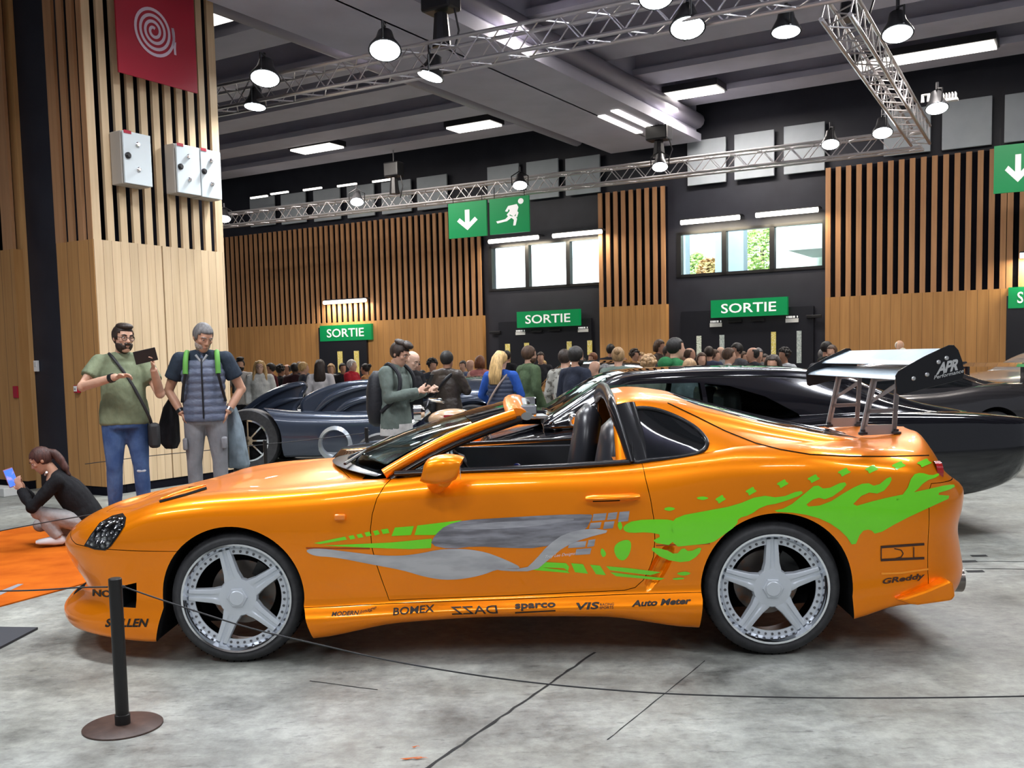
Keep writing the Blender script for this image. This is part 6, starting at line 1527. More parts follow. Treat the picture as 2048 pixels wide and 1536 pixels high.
def pack_extra(t, J, Hr, hc):
    m = mat('pack_black', (.012, .013, .018), .6, bump=(30, .4, .01))
    mb = MB(); mb.rings([[V3(w * math.cos(a), .205 + d * math.sin(a), z) for a in np.linspace(0, 6.283, 20, endpoint=False)] for z, w, d in ((.86, .08, .05), (.90, .145, .10), (1.05, .165, .125), (1.25, .155, .12), (1.38, .13, .09), (1.45, .07, .04))]); mb.build('backpack', m, t, 180)
    for s in (-1, 1): MB().tube(catmull([V3(s * .10, .10, 1.44), V3(s * .135, .0, 1.52), V3(s * .15, -.13, 1.40), V3(s * .17, -.12, 1.20), V3(s * .18, .08, 1.02)], 4), .022, 8).build('shoulder_strap', m, t)
    MB().ell((.02, .33, 1.18), (.018, .006, .03), 8, 6).build('pack_emblem', M_WHITE, t)
    MB().tube([J['pel'] + V3(0, 0, -.16), J['pel'] + V3(0, 0, -.04)], [(.170, .205), (.165, .20)], 16).build('shirt_hem', cloth('hem_white', (.62, .60, .58)), t, 60)
    MB().tube([J['ne'] + V3(0, .02, -.05), J['ne'] + V3(0, .012, .03)], [.085, .072], 12).build('collar', cloth('grey_green_jacket', (.15, .185, .165)), t)
YOUTH, ly, hy = mid('person in a grey green jacket with a black backpack, looking down at a phone', 788, 684, 9.75, 68, hair=('quiff', 'dark'), skin=0, topm=cloth('grey_green_jacket', (.15, .185, .165)), top='jacket', jacket=True, legm=cloth('khaki_trousers', (.20, .165, .14)), pose=dict(HOLD, hd=(0, -.06, 1.62), ne=(0, -.02, 1.48)), head=(0, 26, 0), vox=.0135, extra=pack_extra, fat=1.0, neckline=1.5)
Ry = rotm(68); phone_at(np.array(ly) + hy / 1.75 * (Ry @ V3(0, -.40, 1.33)), Ry @ V3(0, -.45, .9), Ry @ V3(0, .9, .45), M_BLACK, 'dark phone in the hands of the youth with the backpack')
mid('person with a shaved head in black over a white shirt, looking down beside the youth', 822, 703, 10.5, 60, hair=('bald', 'dark'), skin=4, topm=cloth('black_knit', (.018, .018, .022)), top='sweater', pose=HOLD, head=(0, 30, 0), vox=.0135, legm=cloth('navy_trousers', (.02, .025, .05)))
def leather_extra(t, J, Hr, hc):
    MB().tube(catmull([V3(-.16, .02, 1.48), V3(-.05, .15, 1.35), V3(.12, .17, 1.10), V3(.2, .1, .95)], 4), .02, 8).build('bag_strap', M_BLACK, t); MB().box((.20, .14, .92), (.20, .14, .30)).build('shoulder_bag', cloth('bag_black', (.02, .02, .022)), t, bevel=.04)
mid('person in a dark brown leather jacket seen from behind, black bag at the hip', 893, 703, 12.2, 150, hair=('short', 'black'), skin=2, topm=mat('brown_leather', (.030, .021, .017), .42, noise=(8, (.05, .038, .03), .4, .7), bump=(18, .4, .02)), top='leather_jacket', jacket=True, fat=1.12, extra=leather_extra, pose=dict(el=(-.27, -.08, 1.2), wl=(-.08, -.26, 1.22), er=(.29, -.04, 1.18), wr=(.10, -.26, 1.18)), legm=cloth('navy_trousers', (.02, .025, .05)), neckline=1.5)
def blonde_extra(t, J, Hr, hc):
    remesh(quilted(.96, 1.44, .058, .99), 'padded_vest', mat('navy_padded', (.035, .045, .08), .5), .010, t, 1)
    MB().tube(catmull([V3(-.12, .05, 1.46), V3(-.02, .165, 1.3), V3(.14, .16, 1.05), V3(.22, .02, .92)], 5), .014, 8).build('bag_strap', mat('strap_tan', (.35, .26, .22), .6), t)
    MB().box((.10, -.20, .90), (.24, .06, .16)).build('handbag', mat('bag_white', (.6, .58, .56), .5), t, bevel=.02)
mid('person with long blonde hair in a navy padded vest over blue sleeves', 1001, 704, 11.8, 160, hair=('longback', 'blonde'), skin=0, topm=cloth('cobalt_sleeves', (.03, .10, .42)), fat=1.08, extra=blonde_extra, legm=cloth('light_denim', (.20, .30, .48)), head=(-20, 12, 0), pose=dict(el=(-.28, -.02, 1.16), wl=(-.16, -.18, 1.02), er=(.30, -.02, 1.16), wr=(.18, -.18, 1.02)))
mid('person with red brown hair in a pink top, half hidden by the blonde woman', 960, 712, 13.3, 170, hair=('bob', 'auburn'), skin=0, topm=cloth('pink_top', (.55, .20, .18)), legm=cloth('light_denim', (.20, .30, .48)), sleeve='none')
mid('person with a beard and glasses in an olive green jacket and black trousers', 1057, 693, 11.5, 120, hair=('short', 'brown'), skin=0, beard='brown', glasses=True, topm=cloth('olive_jacket', (.085, .125, .065)), top='jacket', jacket=True, legm=cloth('black_trousers', (.012, .012, .014)), pose=dict(er=(.26, .03, 1.14), wr=(.24, -.10, .92)), neckline=1.5)
mid('person in a dark navy sweater with a full beard, back half turned', 1151, 694, 10.8, 130, hair=('short', 'black'), skin=1, beard='black', topm=cloth('navy_sweater', (.022, .026, .042)), fat=1.16, legm=cloth('black_trousers', (.012, .012, .014)), neckline=1.49)
mid('person in a pale camouflage shirt, mostly behind the bearded man in the navy sweater', 1129, 700, 13.0, 150, hair=('short', 'dark'), skin=0, topm=mat('camo_shirt', (.35, .34, .30), .9, noise=(14, (.12, .11, .09), .5, .55)))
mid('person with a blonde bun and grey green top seen from behind', 1236, 696, 11.6, 165, hair=('bun', 'fair'), skin=0, topm=cloth('sage_top', (.16, .20, .17)))
mid('person in a bright green hooded sweatshirt with short dark hair', 1350, 677, 10.9, 100, hair=('short', 'black'), skin=0, topm=cloth('green_hoodie', (.02, .13, .045)), top='hoodie', jacket=True, fat=1.1, neckline=1.5, extra=lambda t, J, Hr, hc: MB().ell((0, .12, 1.45), (.14, .09, .09), 14, 10).build('hood', cloth('green_hoodie', (.02, .13, .045)), t, 180))
mid('person with long dark brown hair over the shoulders, pale shirt, seen from behind', 640, 720, 15.8, 178, hair=('longback', 'dark'), skin=1, topm=cloth('off_white_shirt', (.62, .58, .58)), fat=1.0)
mid('person with long fair hair and glasses in a white coat, facing the camera', 519, 722, 16.2, 8, hair=('long', 'blonde'), skin=4, topm=cloth('white_coat', (.66, .66, .62)), top='coat', jacket=True, glasses=True, neckline=1.5)
mid('person with a dark beard in a white tee shirt with black straps, facing the camera', 480, 718, 16.6, 10, hair=('quiff', 'black'), skin=0, beard='black', topm=cloth('white_tee', (.62, .60, .58)), sleeve='short', extra=lambda t, J, Hr, hc: [MB().tube([V3(s * .12, .05, 1.48), V3(s * .13, -.13, 1.38), V3(s * .14, -.14, 1.1)], .022, 8).build('strap', M_BLACK, t) for s in (-1, 1)])
mid('person with short grey white hair in a red jacket, turned aside', 703, 720, 17.5, 70, hair=('short', 'white'), skin=4, topm=cloth('red_jacket', (.45, .02, .035)), top='jacket', jacket=True, pose=HOLD, fat=1.15)
# ------------------------------------------------------------------ the crowd by the exits
crowd = [  # px, crown y, depth, yaw, hair, skin, shirt colour, label
    (541, 727, 18, -60, ('short', 'black'), 1, (.10, .02, .025), 'person with black hair in a dark red collar behind the woman in white'),
    (560, 731, 18.5, 120, ('curly', 'black'), 2, (.03, .03, .035), 'person with black curls in dark clothes near the wood panel'),
    (574, 729, 19, -30, ('receding', 'black'), 2, (.45, .40, .42), 'person with thin hair and a mauve grey shirt in the crowd'),
    (589, 727, 17.8, 170, ('short', 'black'), 3, (.045, .02, .025), 'person with dark skin in a maroon jacket seen from behind'),
    (606, 725, 17.0, 110, ('short', 'blonde'), 0, (.03, .035, .05), 'person with short blonde hair and dark jacket bending forward'),
    (599, 724, 20, 20, ('short', 'brown'), 1, (.06, .06, .07), 'person just behind the short haired blonde'),
    (685, 727, 18.6, 20, ('short', 'black'), 1, (.02, .02, .024), 'person in black with glasses by the yellow poster'),
    (662, 728, 19.5, 0, ('bob', 'fair'), 0, (.5, .5, .5), 'person behind the long dark haired woman, holding something white'),
    (731, 728, 18, -100, ('bun', 'black'), 1, (.50, .25, .10), 'person with a dark bun and an orange top by the door'),
    (831, 724, 16.5, 70, ('short', 'dark'), 1, (.05, .05, .06), 'person with dark brown hair just behind the shaved head man'),
    (844, 741, 16.6, 60, ('short', 'black'), 1, (.25, .22, .2), 'short person beside the shaved head man'),
    (864, 719, 16.4, 30, ('curly', 'black'), 1, (.03, .035, .045), 'person with black curls looking down beside the leather jacket'),
    (926, 722, 18, -20, ('short', 'dark'), 0, (.2, .22, .28), 'person far behind the pink top, arm raised'),
    (941, 720, 17.6, -60, ('bald', 'dark'), 0, (.04, .06, .14), 'person with a bald head in blue behind the red brown hair'),
    (1081, 705, 18.6, 0, ('short', 'dark'), 0, (.03, .03, .035), 'person with a beard and glasses peering past the olive jacket'),
    (1086, 721, 18.3, 10, ('bob', 'blonde'), 0, (.3, .28, .26), 'short fair haired person below the bearded onlooker'),
    (1013, 702, 18.5, 150, ('short', 'black'), 1, (.025, .025, .03), 'person with black hair hidden by the blonde woman'),
    (1186, 706, 18.4, -60, ('short', 'auburn'), 0, (.3, .05, .05), 'person with a reddish fringe next to the navy sweater'),
    (1190, 722, 13.0, -70, ('bald', 'dark'), 0, (.04, .04, .045), 'person with a bald ruddy head looking down at the black car'),
    (1210, 729, 12.9, -20, ('bob', 'grey'), 4, (.4, .4, .42), 'person with pale grey hair low in the crowd'),
    (1221, 689, 18.6, 160, ('short', 'black'), 1, (.03, .03, .04), 'person with black hair behind the blonde bun'),
    (1247, 716, 18.2, 120, ('bob', 'auburn'), 0, (.06, .05, .06), 'person with auburn hair beside the blonde bun'),
    (1269, 700, 18.4, 30, ('curly', 'dark'), 1, (.62, .62, .64), 'person with dark curls and a white shirt, smiling'),
    (1283, 705, 19.0, 0, ('short', 'fair'), 0, (.3, .2, .2), 'person half hidden behind the smiling one in white'),
    (1297, 713, 12.6, 170, ('curly', 'fair'), 0, (.35, .30, .26), 'person with fair curls seen from behind beside the green hood'),
    (1318, 680, 18.2, 60, ('bob', 'brown'), 1, (.06, .045, .04), 'person with a brown hood of hair behind the green sweatshirt'),
    (1336, 692, 15, 30, ('short', 'dark'), 1, (.08, .08, .1), 'person just visible between the brown hair and the green sweatshirt'),
    (1378, 696, 13.4, 80, ('receding', 'brown'), 1, (.03, .06, .20), 'person with thinning brown hair and blue jacket'),
    (1365, 700, 15.5, 60, ('short', 'brown'), 1, (.05, .05, .06), 'person behind the one with thinning hair'),
    (1379, 719, 12.2, 150, ('short', 'fair'), 0, (.2, .2, .22), 'short person whose fair hair just shows over the black car roof'),
    (1403, 706, 15, 0, ('bob', 'brown'), 0, (.12, .1, .1), 'person with brown hair in front of the pale poster'),
    (1418, 694, 15.5, 160, ('short', 'dark'), 1, (.05, .06, .1), 'person with dark hair, back turned, by the pale poster'),
    (1429, 700, 12.8, 60, ('short', 'brown'), 0, (.16, .26, .50), 'person with brown hair in a blue and white jacket'),
    (1441, 694, 16, 20, ('bald', 'dark'), 4, (.3, .3, .3), 'person with a bald pale head behind the blue jacket'),
    (1457, 697, 12.6, 90, ('short', 'brown'), 0, (.45, .42, .40), 'person with brown hair seen in profile by the grey door strip'),
    (1474, 687, 13.4, -70, ('short', 'black'), 1, (.10, .10, .11), 'person with combed black hair and grey tee, smiling'),
    (1506, 695, 13, -80, ('receding', 'black'), 1, (.025, .027, .035), 'person with slicked black hair in a dark suit'),
    (1516, 697, 15.5, 10, ('short', 'grey'), 0, (.1, .1, .1), 'person with grey hair behind the dark suit'),
    (1530, 709, 14.5, 0, ('bob', 'dark'), 0, (.3, .2, .2), 'person with dark bobbed hair between the suit and the pale poster door'),
    (1546, 711, 13.8, -30, ('long', 'dark'), 1, (.08, .07, .07), 'person with long dark hair looking aside before the yellow strip'),
    (1569, 698, 13, -60, ('curly', 'black'), 2, (.52, .55, .58), 'person with black curls in a pale grey tee, hand at the chin'),
    (1653, 684, 15.6, 100, ('short', 'black'), 1, (.02, .02, .02), 'person in a black cap by the corner of the oak panel'),
    (1664, 691, 15.2, -40, ('short', 'brown'), 0, (.50, .05, .05), 'person with brown hair and a red scarf before the oak panel'),
    (1645, 699, 16.2, 150, ('short', 'grey'), 1, (.06, .06, .07), 'person in grey beside the red scarf'),
    (1690, 699, 15.8, 90, ('short', 'fair'), 0, (.25, .14, .08), 'person with fair hair partly behind the rear wing'),
    (1799, 681, 19.0, 0, ('receding', 'white'), 4, (.45, .45, .45), 'person with white hair and glasses seen above the rear wing'),
    (1806, 697, 18.5, 160, ('short', 'white'), 4, (.1, .1, .11), 'short person in a pale cap just above the rear wing'),
    (1165, 716, 19, 20, ('short', 'dark'), 1, (.1, .1, .1), 'person far back against the dark portal beside the bearded man'),
    (1487, 704, 15.5, 30, ('bob', 'brown'), 0, (.5, .5, .52), 'person with brown hair and white top behind the grey tee'),
]
for i, (px, py, Y, yw, hr_, sk_, colr, lb) in enumerate(crowd):
    mid(lb, px, py, Y, yw, hair=hr_, skin=sk_, topm=cloth('crowd_cloth_%d' % i, colr), vox=.026, jacket=i % 3 == 0, pose=HOLD if i % 4 == 1 else None, group='crowd by the exit doors', seed=50 + i, head=(0, 8 if i % 2 else 0, 0), legm=cloth(('trouser_dark', 'navy_trousers', 'black_trousers')[i % 3], ((.03, .032, .04), (.02, .025, .05), (.012, .012, .014))[i % 3]))
# ================================================================== other vehicles
M_BLK = mat('gloss_black_paint', (.004, .004, .006), .10, coat=1.0, spec=.6)
M_BLUEBLK = mat('satin_blue_black', (.035, .045, .070), .24, .4, coat=.7)
M_SILV = mat('silver_paint', (.42, .45, .48), .28, .6, coat=1.0); M_GUN = mat('gunmetal_paint', (.045, .042, .045), .25, .5, coat=1.0)
M_CGLASS = mat('car_glass', (.50, .62, .60), .02, trans=1.0, ior=1.12, spec=.6)
class Frame:
    def __init__(s, org, yaw): a = math.radians(yaw); s.x = np.array([math.cos(a), math.sin(a), 0]); s.y = np.array([-math.sin(a), math.cos(a), 0]); s.o = np.array(org, float); s.yaw = a
    def loc(s, p): q = np.array(p) - s.o; return np.array([q @ s.x, q @ s.y, q[2]])
    def C(s, px, py, yl):
        o = s.loc(CO); d = ray(px, py); d = np.array([d @ s.x, d @ s.y, d[2]]); t = (yl - o[1]) / d[1]; p = o + t * d; return (float(p[0]), float(p[2]))
def simple_wheel(par, xc, zc, R, rr, s, face, width=.24, rim=None, spokes=8):
    t = bpy.data.objects.new('wheel', None); COL.objects.link(t); t.parent = par; t.location = (xc, s * (face - width / 2), zc); ax = (0, s, 0); w2 = width / 2
    MB().lathe([(rr, -w2), (R - .02, -w2), (R, -w2 + .03), (R, w2 - .03), (R - .02, w2), (rr, w2 - .01)], (0, 0, 0), ax, 40, cap=False).build('tyre', M_TYRE, t, 50)
    mb = MB(); mb.lathe([(rr, w2 - .015), (rr * .92, w2 - .01), (rr * .88, w2 - .05), (rr * .86, w2 - .08)], (0, 0, 0), ax, 40, cap=False); mb.lathe([(rr * .25, w2 - .05), (rr * .22, w2 - .02), (0, w2 - .02)], (0, 0, 0), ax, 20, cap=False)
    for k in range(spokes): a = 2 * math.pi * k / spokes; mb.bar((0, s * (w2 - .04), 0), (math.cos(a) * rr * .9, s * (w2 - .04), math.sin(a) * rr * .9), rr * .16, .02)
    mb.build('rim', rim or M_LIP, t, 40); MB().lathe([(rr * .9, 0), (0, .0)], (0, 0, 0), ax, 30, cap=False).build('brake_shadow', M_WELL, t)
def vehicle(label, fr, paint_m, L, W, zl, zgh, wheels, R=.33, cat='car', glass=None, name='car', gh=None, square=False):
    """zl: rows of (level z at the nose, middle, tail, width factor, nose inset, tail inset); gh: glasshouse stations (x, half roof width, roof z, half base, base z)"""
    t = thing(name, label, cat, fr.o, fr.yaw); H = L / 2
    pl = [(-H, 0), (-H + .03, W * .45), (-H + .12, W * .75), (-H + .35, W * .93), (-H * .6, W * .99), (0, W), (H * .6, W), (H - .3, W * .95), (H - .1, W * .8), (H - .02, W * .45), (H, 0)]
    if square: pl[-5:] = [(H * .6, W * .99), (H - .14, W * .965), (H - .04, W * .91), (H - .012, W * .6), (H, 0)]
    lv = []
    for row in zl:
        z, f, dn, dt = row; lv.append((smoothcurve(*z) if isinstance(z, tuple) else (lambda x, z=z: z), (lambda x, f=f: f), dn, dt))
    me = mirrored_mesh('shell', car_loft(pl, lv, 70, 3, -H * .6, H * .6), [paint_m]); S = Surf(me)
    for xw in wheels:
        for s in (-1, 1): me = boolean(me, xz_prism(arch_poly(xw, R, R + .05, xw - R - .08, xw + R + .08, 24), min(s * (W - .35), s * (W + .3)), max(s * (W - .35), s * (W + .3)), M_WELL), 'DIFFERENCE')
    S.shade(me); o = bpy.data.objects.new('body', me); COL.objects.link(o); o.parent = t
    for xw in wheels:
        for s in (-1, 1): simple_wheel(t, xw, R, R, R * .66, s, W - .02)
    return t
# ---- the black muscle car behind the orange one
FC = Frame((1.27, 7.42, 0), 2); FC.o = FC.o + FC.y * .96
zc_ = lambda v: v
mz = lambda *zs: ([-2.7, -1.6, -.6, .6, 1.4, 2.1, 2.7], list(zs))
CH = vehicle('glossy black muscle car with chrome engine scoop behind the orange car', FC, M_BLK, 5.46, .97,
    [(mz(.40, .35, .34, .34, .35, .38, .48), 0, .1, .25), (mz(.33, .28, .26, .26, .27, .30, .42), .90, .05, .22), (mz(.36, .32, .30, .30, .31, .34, .46), .97, .0, .10), (mz(.52, .52, .50, .50, .53, .58, .62), 1.0, 0, .0), (mz(.58, .64, .67, .68, .72, .73, .74), .995, 0, 0),
     (mz(.66, .74, .84, .87, .91, .90, .86), .975, .02, .0), (mz(.69, .765, .885, .91, .955, .935, .885), .90, .05, .03), (mz(.70, .78, .91, .95, .97, .945, .89), .70, .06, .05), (mz(.71, .795, .925, .97, .975, .945, .89), .35, .07, .05), (mz(.71, .80, .93, .97, .975, .945, .89), 0, .07, .05)], None, (-1.62, 1.42), .35, square=True)
# glasshouse: shell, hollow, with windscreen, side and quarter glass
def gh_grid(st, n, dy=0, dz=0, low=0):
    xs = [s[0] for s in st]; f = [smoothcurve(xs, [s[i] for s in st]) for i in range(1, 5)]; G = []
    for x in np.linspace(xs[0], xs[-1], n):
        rw, rz, bw, bz = (q(x) for q in f); rw -= dy; bw -= dy; rz -= dz; bz -= low
        pr = [(bw, bz), (bw * .6 + rw * .4 + .02, bz * .6 + rz * .4), (rw + .03, rz - .06), (rw - .03, rz - .012), (rw * .5, rz + .012), (0, rz + .018)]
        G.append([(x, 0, bz - .05), (x, bw * .9, bz - .05)] + [(x, c[0], c[1]) for c in catmull(pr, 4)])
    return np.array(G)
def ghouse(t, st, paint_m, cuts, side_polys, ws=None, rear=None, gm=None):
    g0 = mirrored_mesh('gh', gh_grid(st, 40), [paint_m]); S = Surf(g0); me = boolean(g0.copy(), mirrored_mesh('in', gh_grid([(a, b, c, d, e) for a, b, c, d, e in st], 30, .05, .04, .12), [M_CABIN]), 'DIFFERENCE')
    gm = gm or M_CGLASS
    def take(me, cut, cut2, name):
        pc = boolean(me.copy(), cut, 'INTERSECT'); me = boolean(me, cut2, 'DIFFERENCE'); pc.materials.clear(); pc.materials.append(gm); pc.polygons.foreach_set('material_index', [0] * len(pc.polygons)); S.shade(pc)
        o = bpy.data.objects.new(name, pc); COL.objects.link(o); o.parent = t; return me
    for nm, poly in side_polys:
        for s in (-1, 1): r = (min(s * .3, s * 1.3), max(s * .3, s * 1.3)); me = take(me, xz_prism(poly, *r, gm), xz_prism(poly, *r, M_GAP), nm)
    for nm, poly, z0 in ((('windscreen', *ws),) if ws else ()) + ((('rear_window', *rear),) if rear else ()): me = take(me, xy_prism(poly, z0, 2.0, gm), xy_prism(poly, z0, 2.0, M_GAP), nm)
    S.shade(me); o = bpy.data.objects.new('roof', me); COL.objects.link(o); o.parent = t
st = [(-1.02, .70, .945, .80, .90), (-.92, .68, 1.0, .84, .90), (-.46, .60, 1.262, .86, .90), (-.30, .595, 1.298, .865, .90), (.3, .59, 1.315, .87, .90), (.85, .59, 1.305, .87, .91), (1.3, .60, 1.255, .87, .93), (1.62, .64, 1.13, .88, .93), (1.95, .68, 1.01, .86, .92), (2.32, .70, .93, .82, .89)]
k_ = lambda pts: [FC.C(px, py, -.74) for px, py in pts]
side = k_([(1150, 858), (1222, 772), (1300, 768), (1404, 766), (1405, 870), (1150, 874)]); quart = k_([(1413, 767), (1462, 772), (1530, 793), (1588, 826), (1594, 838), (1590, 866), (1413, 870)])
wsp = [(-.95, -.62), (-.50, -.535), (-.47, -.3), (-.46, 0), (-.47, .3), (-.50, .535), (-.95, .62), (-.98, .3), (-.99, 0), (-.98, -.3)]
ghouse(CH, st, M_BLK, None, (('side_window', side), ('quarter_window', quart)), (wsp, .85))
for s in (-1, 1):
    p = [np.array([x, s * y, z]) for x, y, z in ((-.98, .80, .93), (-.74, .73, 1.075), (-.49, .655, 1.235), (-.30, .635, 1.282), (.3, .63, 1.30), (.85, .63, 1.29), (1.3, .645, 1.23), (1.60, .70, 1.10))]
    MB().tube(catmull(p, 3), .010, 8).build('drip_rail', M_CHROME, CH)
    MB().box((-.82, s * 1.02, .965), (.06, .14, .09)).build('door_mirror', M_CHROME, CH, bevel=.02)
    MB().bar((2.68, s * .55, .60), (2.68, s * .9, .60), .10, .12).build('bumper_corner', M_CHROME, CH, smooth=0, bevel=.02)
    MB().bar((-2.68, s * .2, .40), (-2.6, s * .9, .40), .10, .12).build('bumper_corner', M_CHROME, CH, smooth=0, bevel=.02)
MB().box((2.70, 0, .60), (.05, 1.5, .12)).build('rear_bumper', M_CHROME, CH, smooth=0, bevel=.02); MB().box((2.68, 0, .76), (.06, 1.62, .12)).build('tail_lamp_bar', mat('tail_dark_red', (.10, .004, .004), .2), CH, smooth=0, bevel=.01)
MB().box((-2.66, 0, .56), (.04, 1.6, .18)).build('front_grille', M_BLACK, CH, smooth=0, bevel=.01)
# chrome engine scoop through the bonnet
ex, ez = FC.C(1030, 812, .0); 
b = MB().box((ex - .02, 0, ez - .22), (.42, .30, .18)).build('blower_case', M_CHROME, CH, smooth=0, bevel=.02)
for k in range(6): MB().box((ex - .02, 0, ez - .29 + k * .028), (.44, .33, .010)).build('blower_rib', M_CHROME, b, smooth=0)
mb = MB(); mb.box((ex + .02, 0, ez - .10), (.24, .26, .06)); mb.rings([[np.array([ex + x, y * w, ez - .04 + z * h]) for y, z in ((-1, -1), (1, -1), (1, 1), (-1, 1))] for x, w, h in ((-.13, .19, .07), (.05, .17, .07), (.16, .12, .04))]); mb.build('intake_scoop', M_CHROME, CH, smooth=0, bevel=.01)
for s in (-1, 1):
    for k in range(3): MB().tube([(ex - .15 + k * .13, s * .12, ez - .30), (ex - .15 + k * .13, s * .22, ez - .26), (ex - .15 + k * .13, s * .26, ez - .36)], .02, 8).build('header_pipe', M_CHROME, CH)
MB().box((ex + .02, 0, .95), (.62, .52, .10)).build('bonnet_plinth', M_BLK, CH, bevel=.03)
for y in (-.4, .4): MB().tube([(-1.08, y - .25, .985), (-1.06, y + .2, .995)], .010, 6).build('wiper', M_CHROME, CH)
MB().box((-1.02, 0, .965), (.16, 1.2, .02)).build('cowl_grille', mat('cowl_grey', (.28, .29, .29), .5), CH, smooth=0)
for s in (-.37, .37): o = MB().box((.20, s, .62), (.5, .48, .16)).build('seat', M_LEATHER, CH, bevel=.05); MB().box((.48, s, .88), (.14, .46, .5)).build('seat_back', M_LEATHER, o, bevel=.06)
MB().box((-.7, 0, .84), (.3, 1.3, .14)).build('dashboard', M_CABIN, CH, bevel=.04)

# ---- finned black show car behind the two men
FB = Frame((-1.95, 14.05, 0), -3); FB.o[2] = 0
BC = lambda px, py, y: FB.C(px, py, y)
bz = lambda *zs: ([-2.5, -1.5, -.8, 0, 1.0, 1.9, 2.5], list(zs))
BT = vehicle('long satin black show car with scalloped fins behind the two standing men', FB, M_BLUEBLK, 5.0, 1.02,
    [(bz(.3, .26, .24, .24, .26, .3, .4), 0, .2, .3), (bz(.22, .20, .19, .19, .20, .24, .34), .92, .1, .2), (bz(.26, .24, .23, .23, .24, .28, .4), 1.0, .0, .1), (bz(.46, .58, .52, .52, .56, .62, .6), 1.03, 0, 0), (bz(.60, .78, .72, .70, .78, .84, .76), 1.0, .05, .05), (bz(.66, .86, .80, .78, .88, .94, .82), .86, .12, .1), (bz(.60, .74, .70, .70, .78, .82, .76), .62, .15, .15), (bz(.58, .70, .78, .86, .90, .84, .76), .3, .2, .15), (bz(.58, .70, .80, .90, .93, .86, .76), 0, .2, .15)], None, (-1.48, 1.5), .42)
def fin(px, yl, th, name):
    P = chaikin([np.array(BC(a, b, yl)) for a, b in px], 2); o = MB().prism([tuple(p) for p in P], (0, yl - th / 2, 0), (1, 0, 0), (0, 0, 1), (0, 1, 0), th).build(name, M_BLUEBLK, BT, 60, bevel=.05)
    return o
f1 = fin([(462, 838), (500, 806), (548, 776), (585, 764), (612, 762), (616, 778), (606, 790), (608, 803), (592, 818), (600, 832), (585, 850), (600, 905), (500, 905), (460, 880)], .35, .16, 'fin')
f2 = fin([(604, 802), (618, 788), (660, 770), (705, 760), (770, 757), (800, 770), (790, 790), (800, 812), (786, 830), (792, 850), (760, 880), (740, 900), (690, 890), (640, 862), (612, 838), (603, 818)], -.70, .26, 'fin')
def ridge(par, pts, yl, r):
    MB().tube(catmull([np.array([*(lambda c: (c[0], yl, c[1]))(BC(a, b, yl))]) for a, b in pts], 5), [r * (.35 + .65 * math.sin(math.pi * min(1, .12 + i / (5 * (len(pts) - 1) + 1)))) for i in range(5 * (len(pts) - 1) + 1)], 10).build('fin_ridge', M_BLUEBLK, par, 180)
for pts in ([(478, 836), (520, 800), (565, 778), (610, 768)], [(505, 838), (540, 814), (575, 800), (606, 796)], [(530, 848), (560, 832), (592, 824)]): ridge(f1, pts, .26, .05)
for pts in ([(625, 832), (655, 800), (700, 780), (770, 768)], [(660, 842), (690, 812), (730, 798), (780, 792)], [(690, 858), (712, 836), (745, 826), (782, 824)], [(630, 855), (668, 868), (700, 895)]): ridge(f2, pts, -.84, .06)
# big hub nacelle and rounded arch of the near side
cx, cz = BC(672, 886, -1.0); MB().lathe([(.24, -.1), (.24, .06), (.18, .10), (.16, .05), (.0, .04)], (cx, -.98, cz), (0, -1, 0), 32).build('side_intake', M_SILV, BT)
ax_, az_ = BC(493, 884, -1.0)
can = MB(); can.ell((.4, 0, .92), (1.0, .42, .26), 24, 14); can.build('canopy', M_DGLASS, BT, 180)
MB().ell((1.5, 0, .90), (.9, .75, .30), 20, 12).build('tail_deck', M_BLUEBLK, BT, 180)

# ---- motorcycle with a tan tank
fm_ = Frame(at_y(900, 980, 10.85) * [1, 1, 0], 6); fm_.o[2] = 0
mt = thing('motorcycle', 'chromed motorcycle with a tan tank and red plate beyond the windscreen', 'motorcycle', fm_.o, fm_.yaw)
tx, tz = fm_.C(905, 838, 0)
for xx in (-.72, .72):
    w = MB().lathe([(.24, -.05), (.31, -.045), (.33, 0), (.31, .045), (.24, .05)], (xx, 0, .33), (0, 1, 0), 36, cap=False).build('wheel', M_TYRE, mt); MB().lathe([(.235, -.03), (.245, 0), (.235, .03)], (xx, 0, .33), (0, 1, 0), 36, cap=False).build('rim', M_CHROME, w)
    sp = MB()
    for k in range(18): a = k * math.pi / 9; sp.tube([(xx, .03 * (-1) ** k, .33), (xx + .24 * math.cos(a), 0, .33 + .24 * math.sin(a))], .003, 5)
    sp.build('spoke', M_CHROME, w)
MB().ell((tx, 0, tz), (.27, .15, .115), 20, 12).build('fuel_tank', mat('tan_tank', (.50, .33, .20), .2, coat=1), mt, 180)
MB().box((tx, -.150, tz + .015), (.20, .012, .075)).build('red_plate', mat('plate_red', (.40, .02, .03), .35), mt, smooth=0)
MB().box((tx + .42, 0, tz - .03), (.55, .22, .07)).build('saddle', M_LEATHER, mt, bevel=.03)
MB().tube([(tx - .25, 0, tz + .1), (-.62, 0, .6), (-.72, 0, .33)], .03, 8).build('fork', M_CHROME, mt)
MB().tube([(tx - .1, -.38, tz + .2), (tx - .25, -.2, tz + .22), (tx - .28, 0, tz + .14), (tx - .25, .2, tz + .22), (tx - .1, .38, tz + .2)], .012, 8).build('handlebar', M_CHROME, mt)
eng = MB().box((0, 0, .45), (.42, .30, .34)).build('engine', mat('engine_metal', (.45, .45, .46), .3, .9), mt, bevel=.03)
for k in range(6): MB().box((.02, 0, .50 + k * .035), (.36, .26, .012)).build('cooling_fin', M_CHROME, eng, smooth=0)
for y in (-.17, .17): MB().tube([(-.1, y, .55), (-.3, y, .40), (-.15, y, .26), (.9, y, .28)], .03, 10).build('exhaust_pipe', M_CHROME, mt)
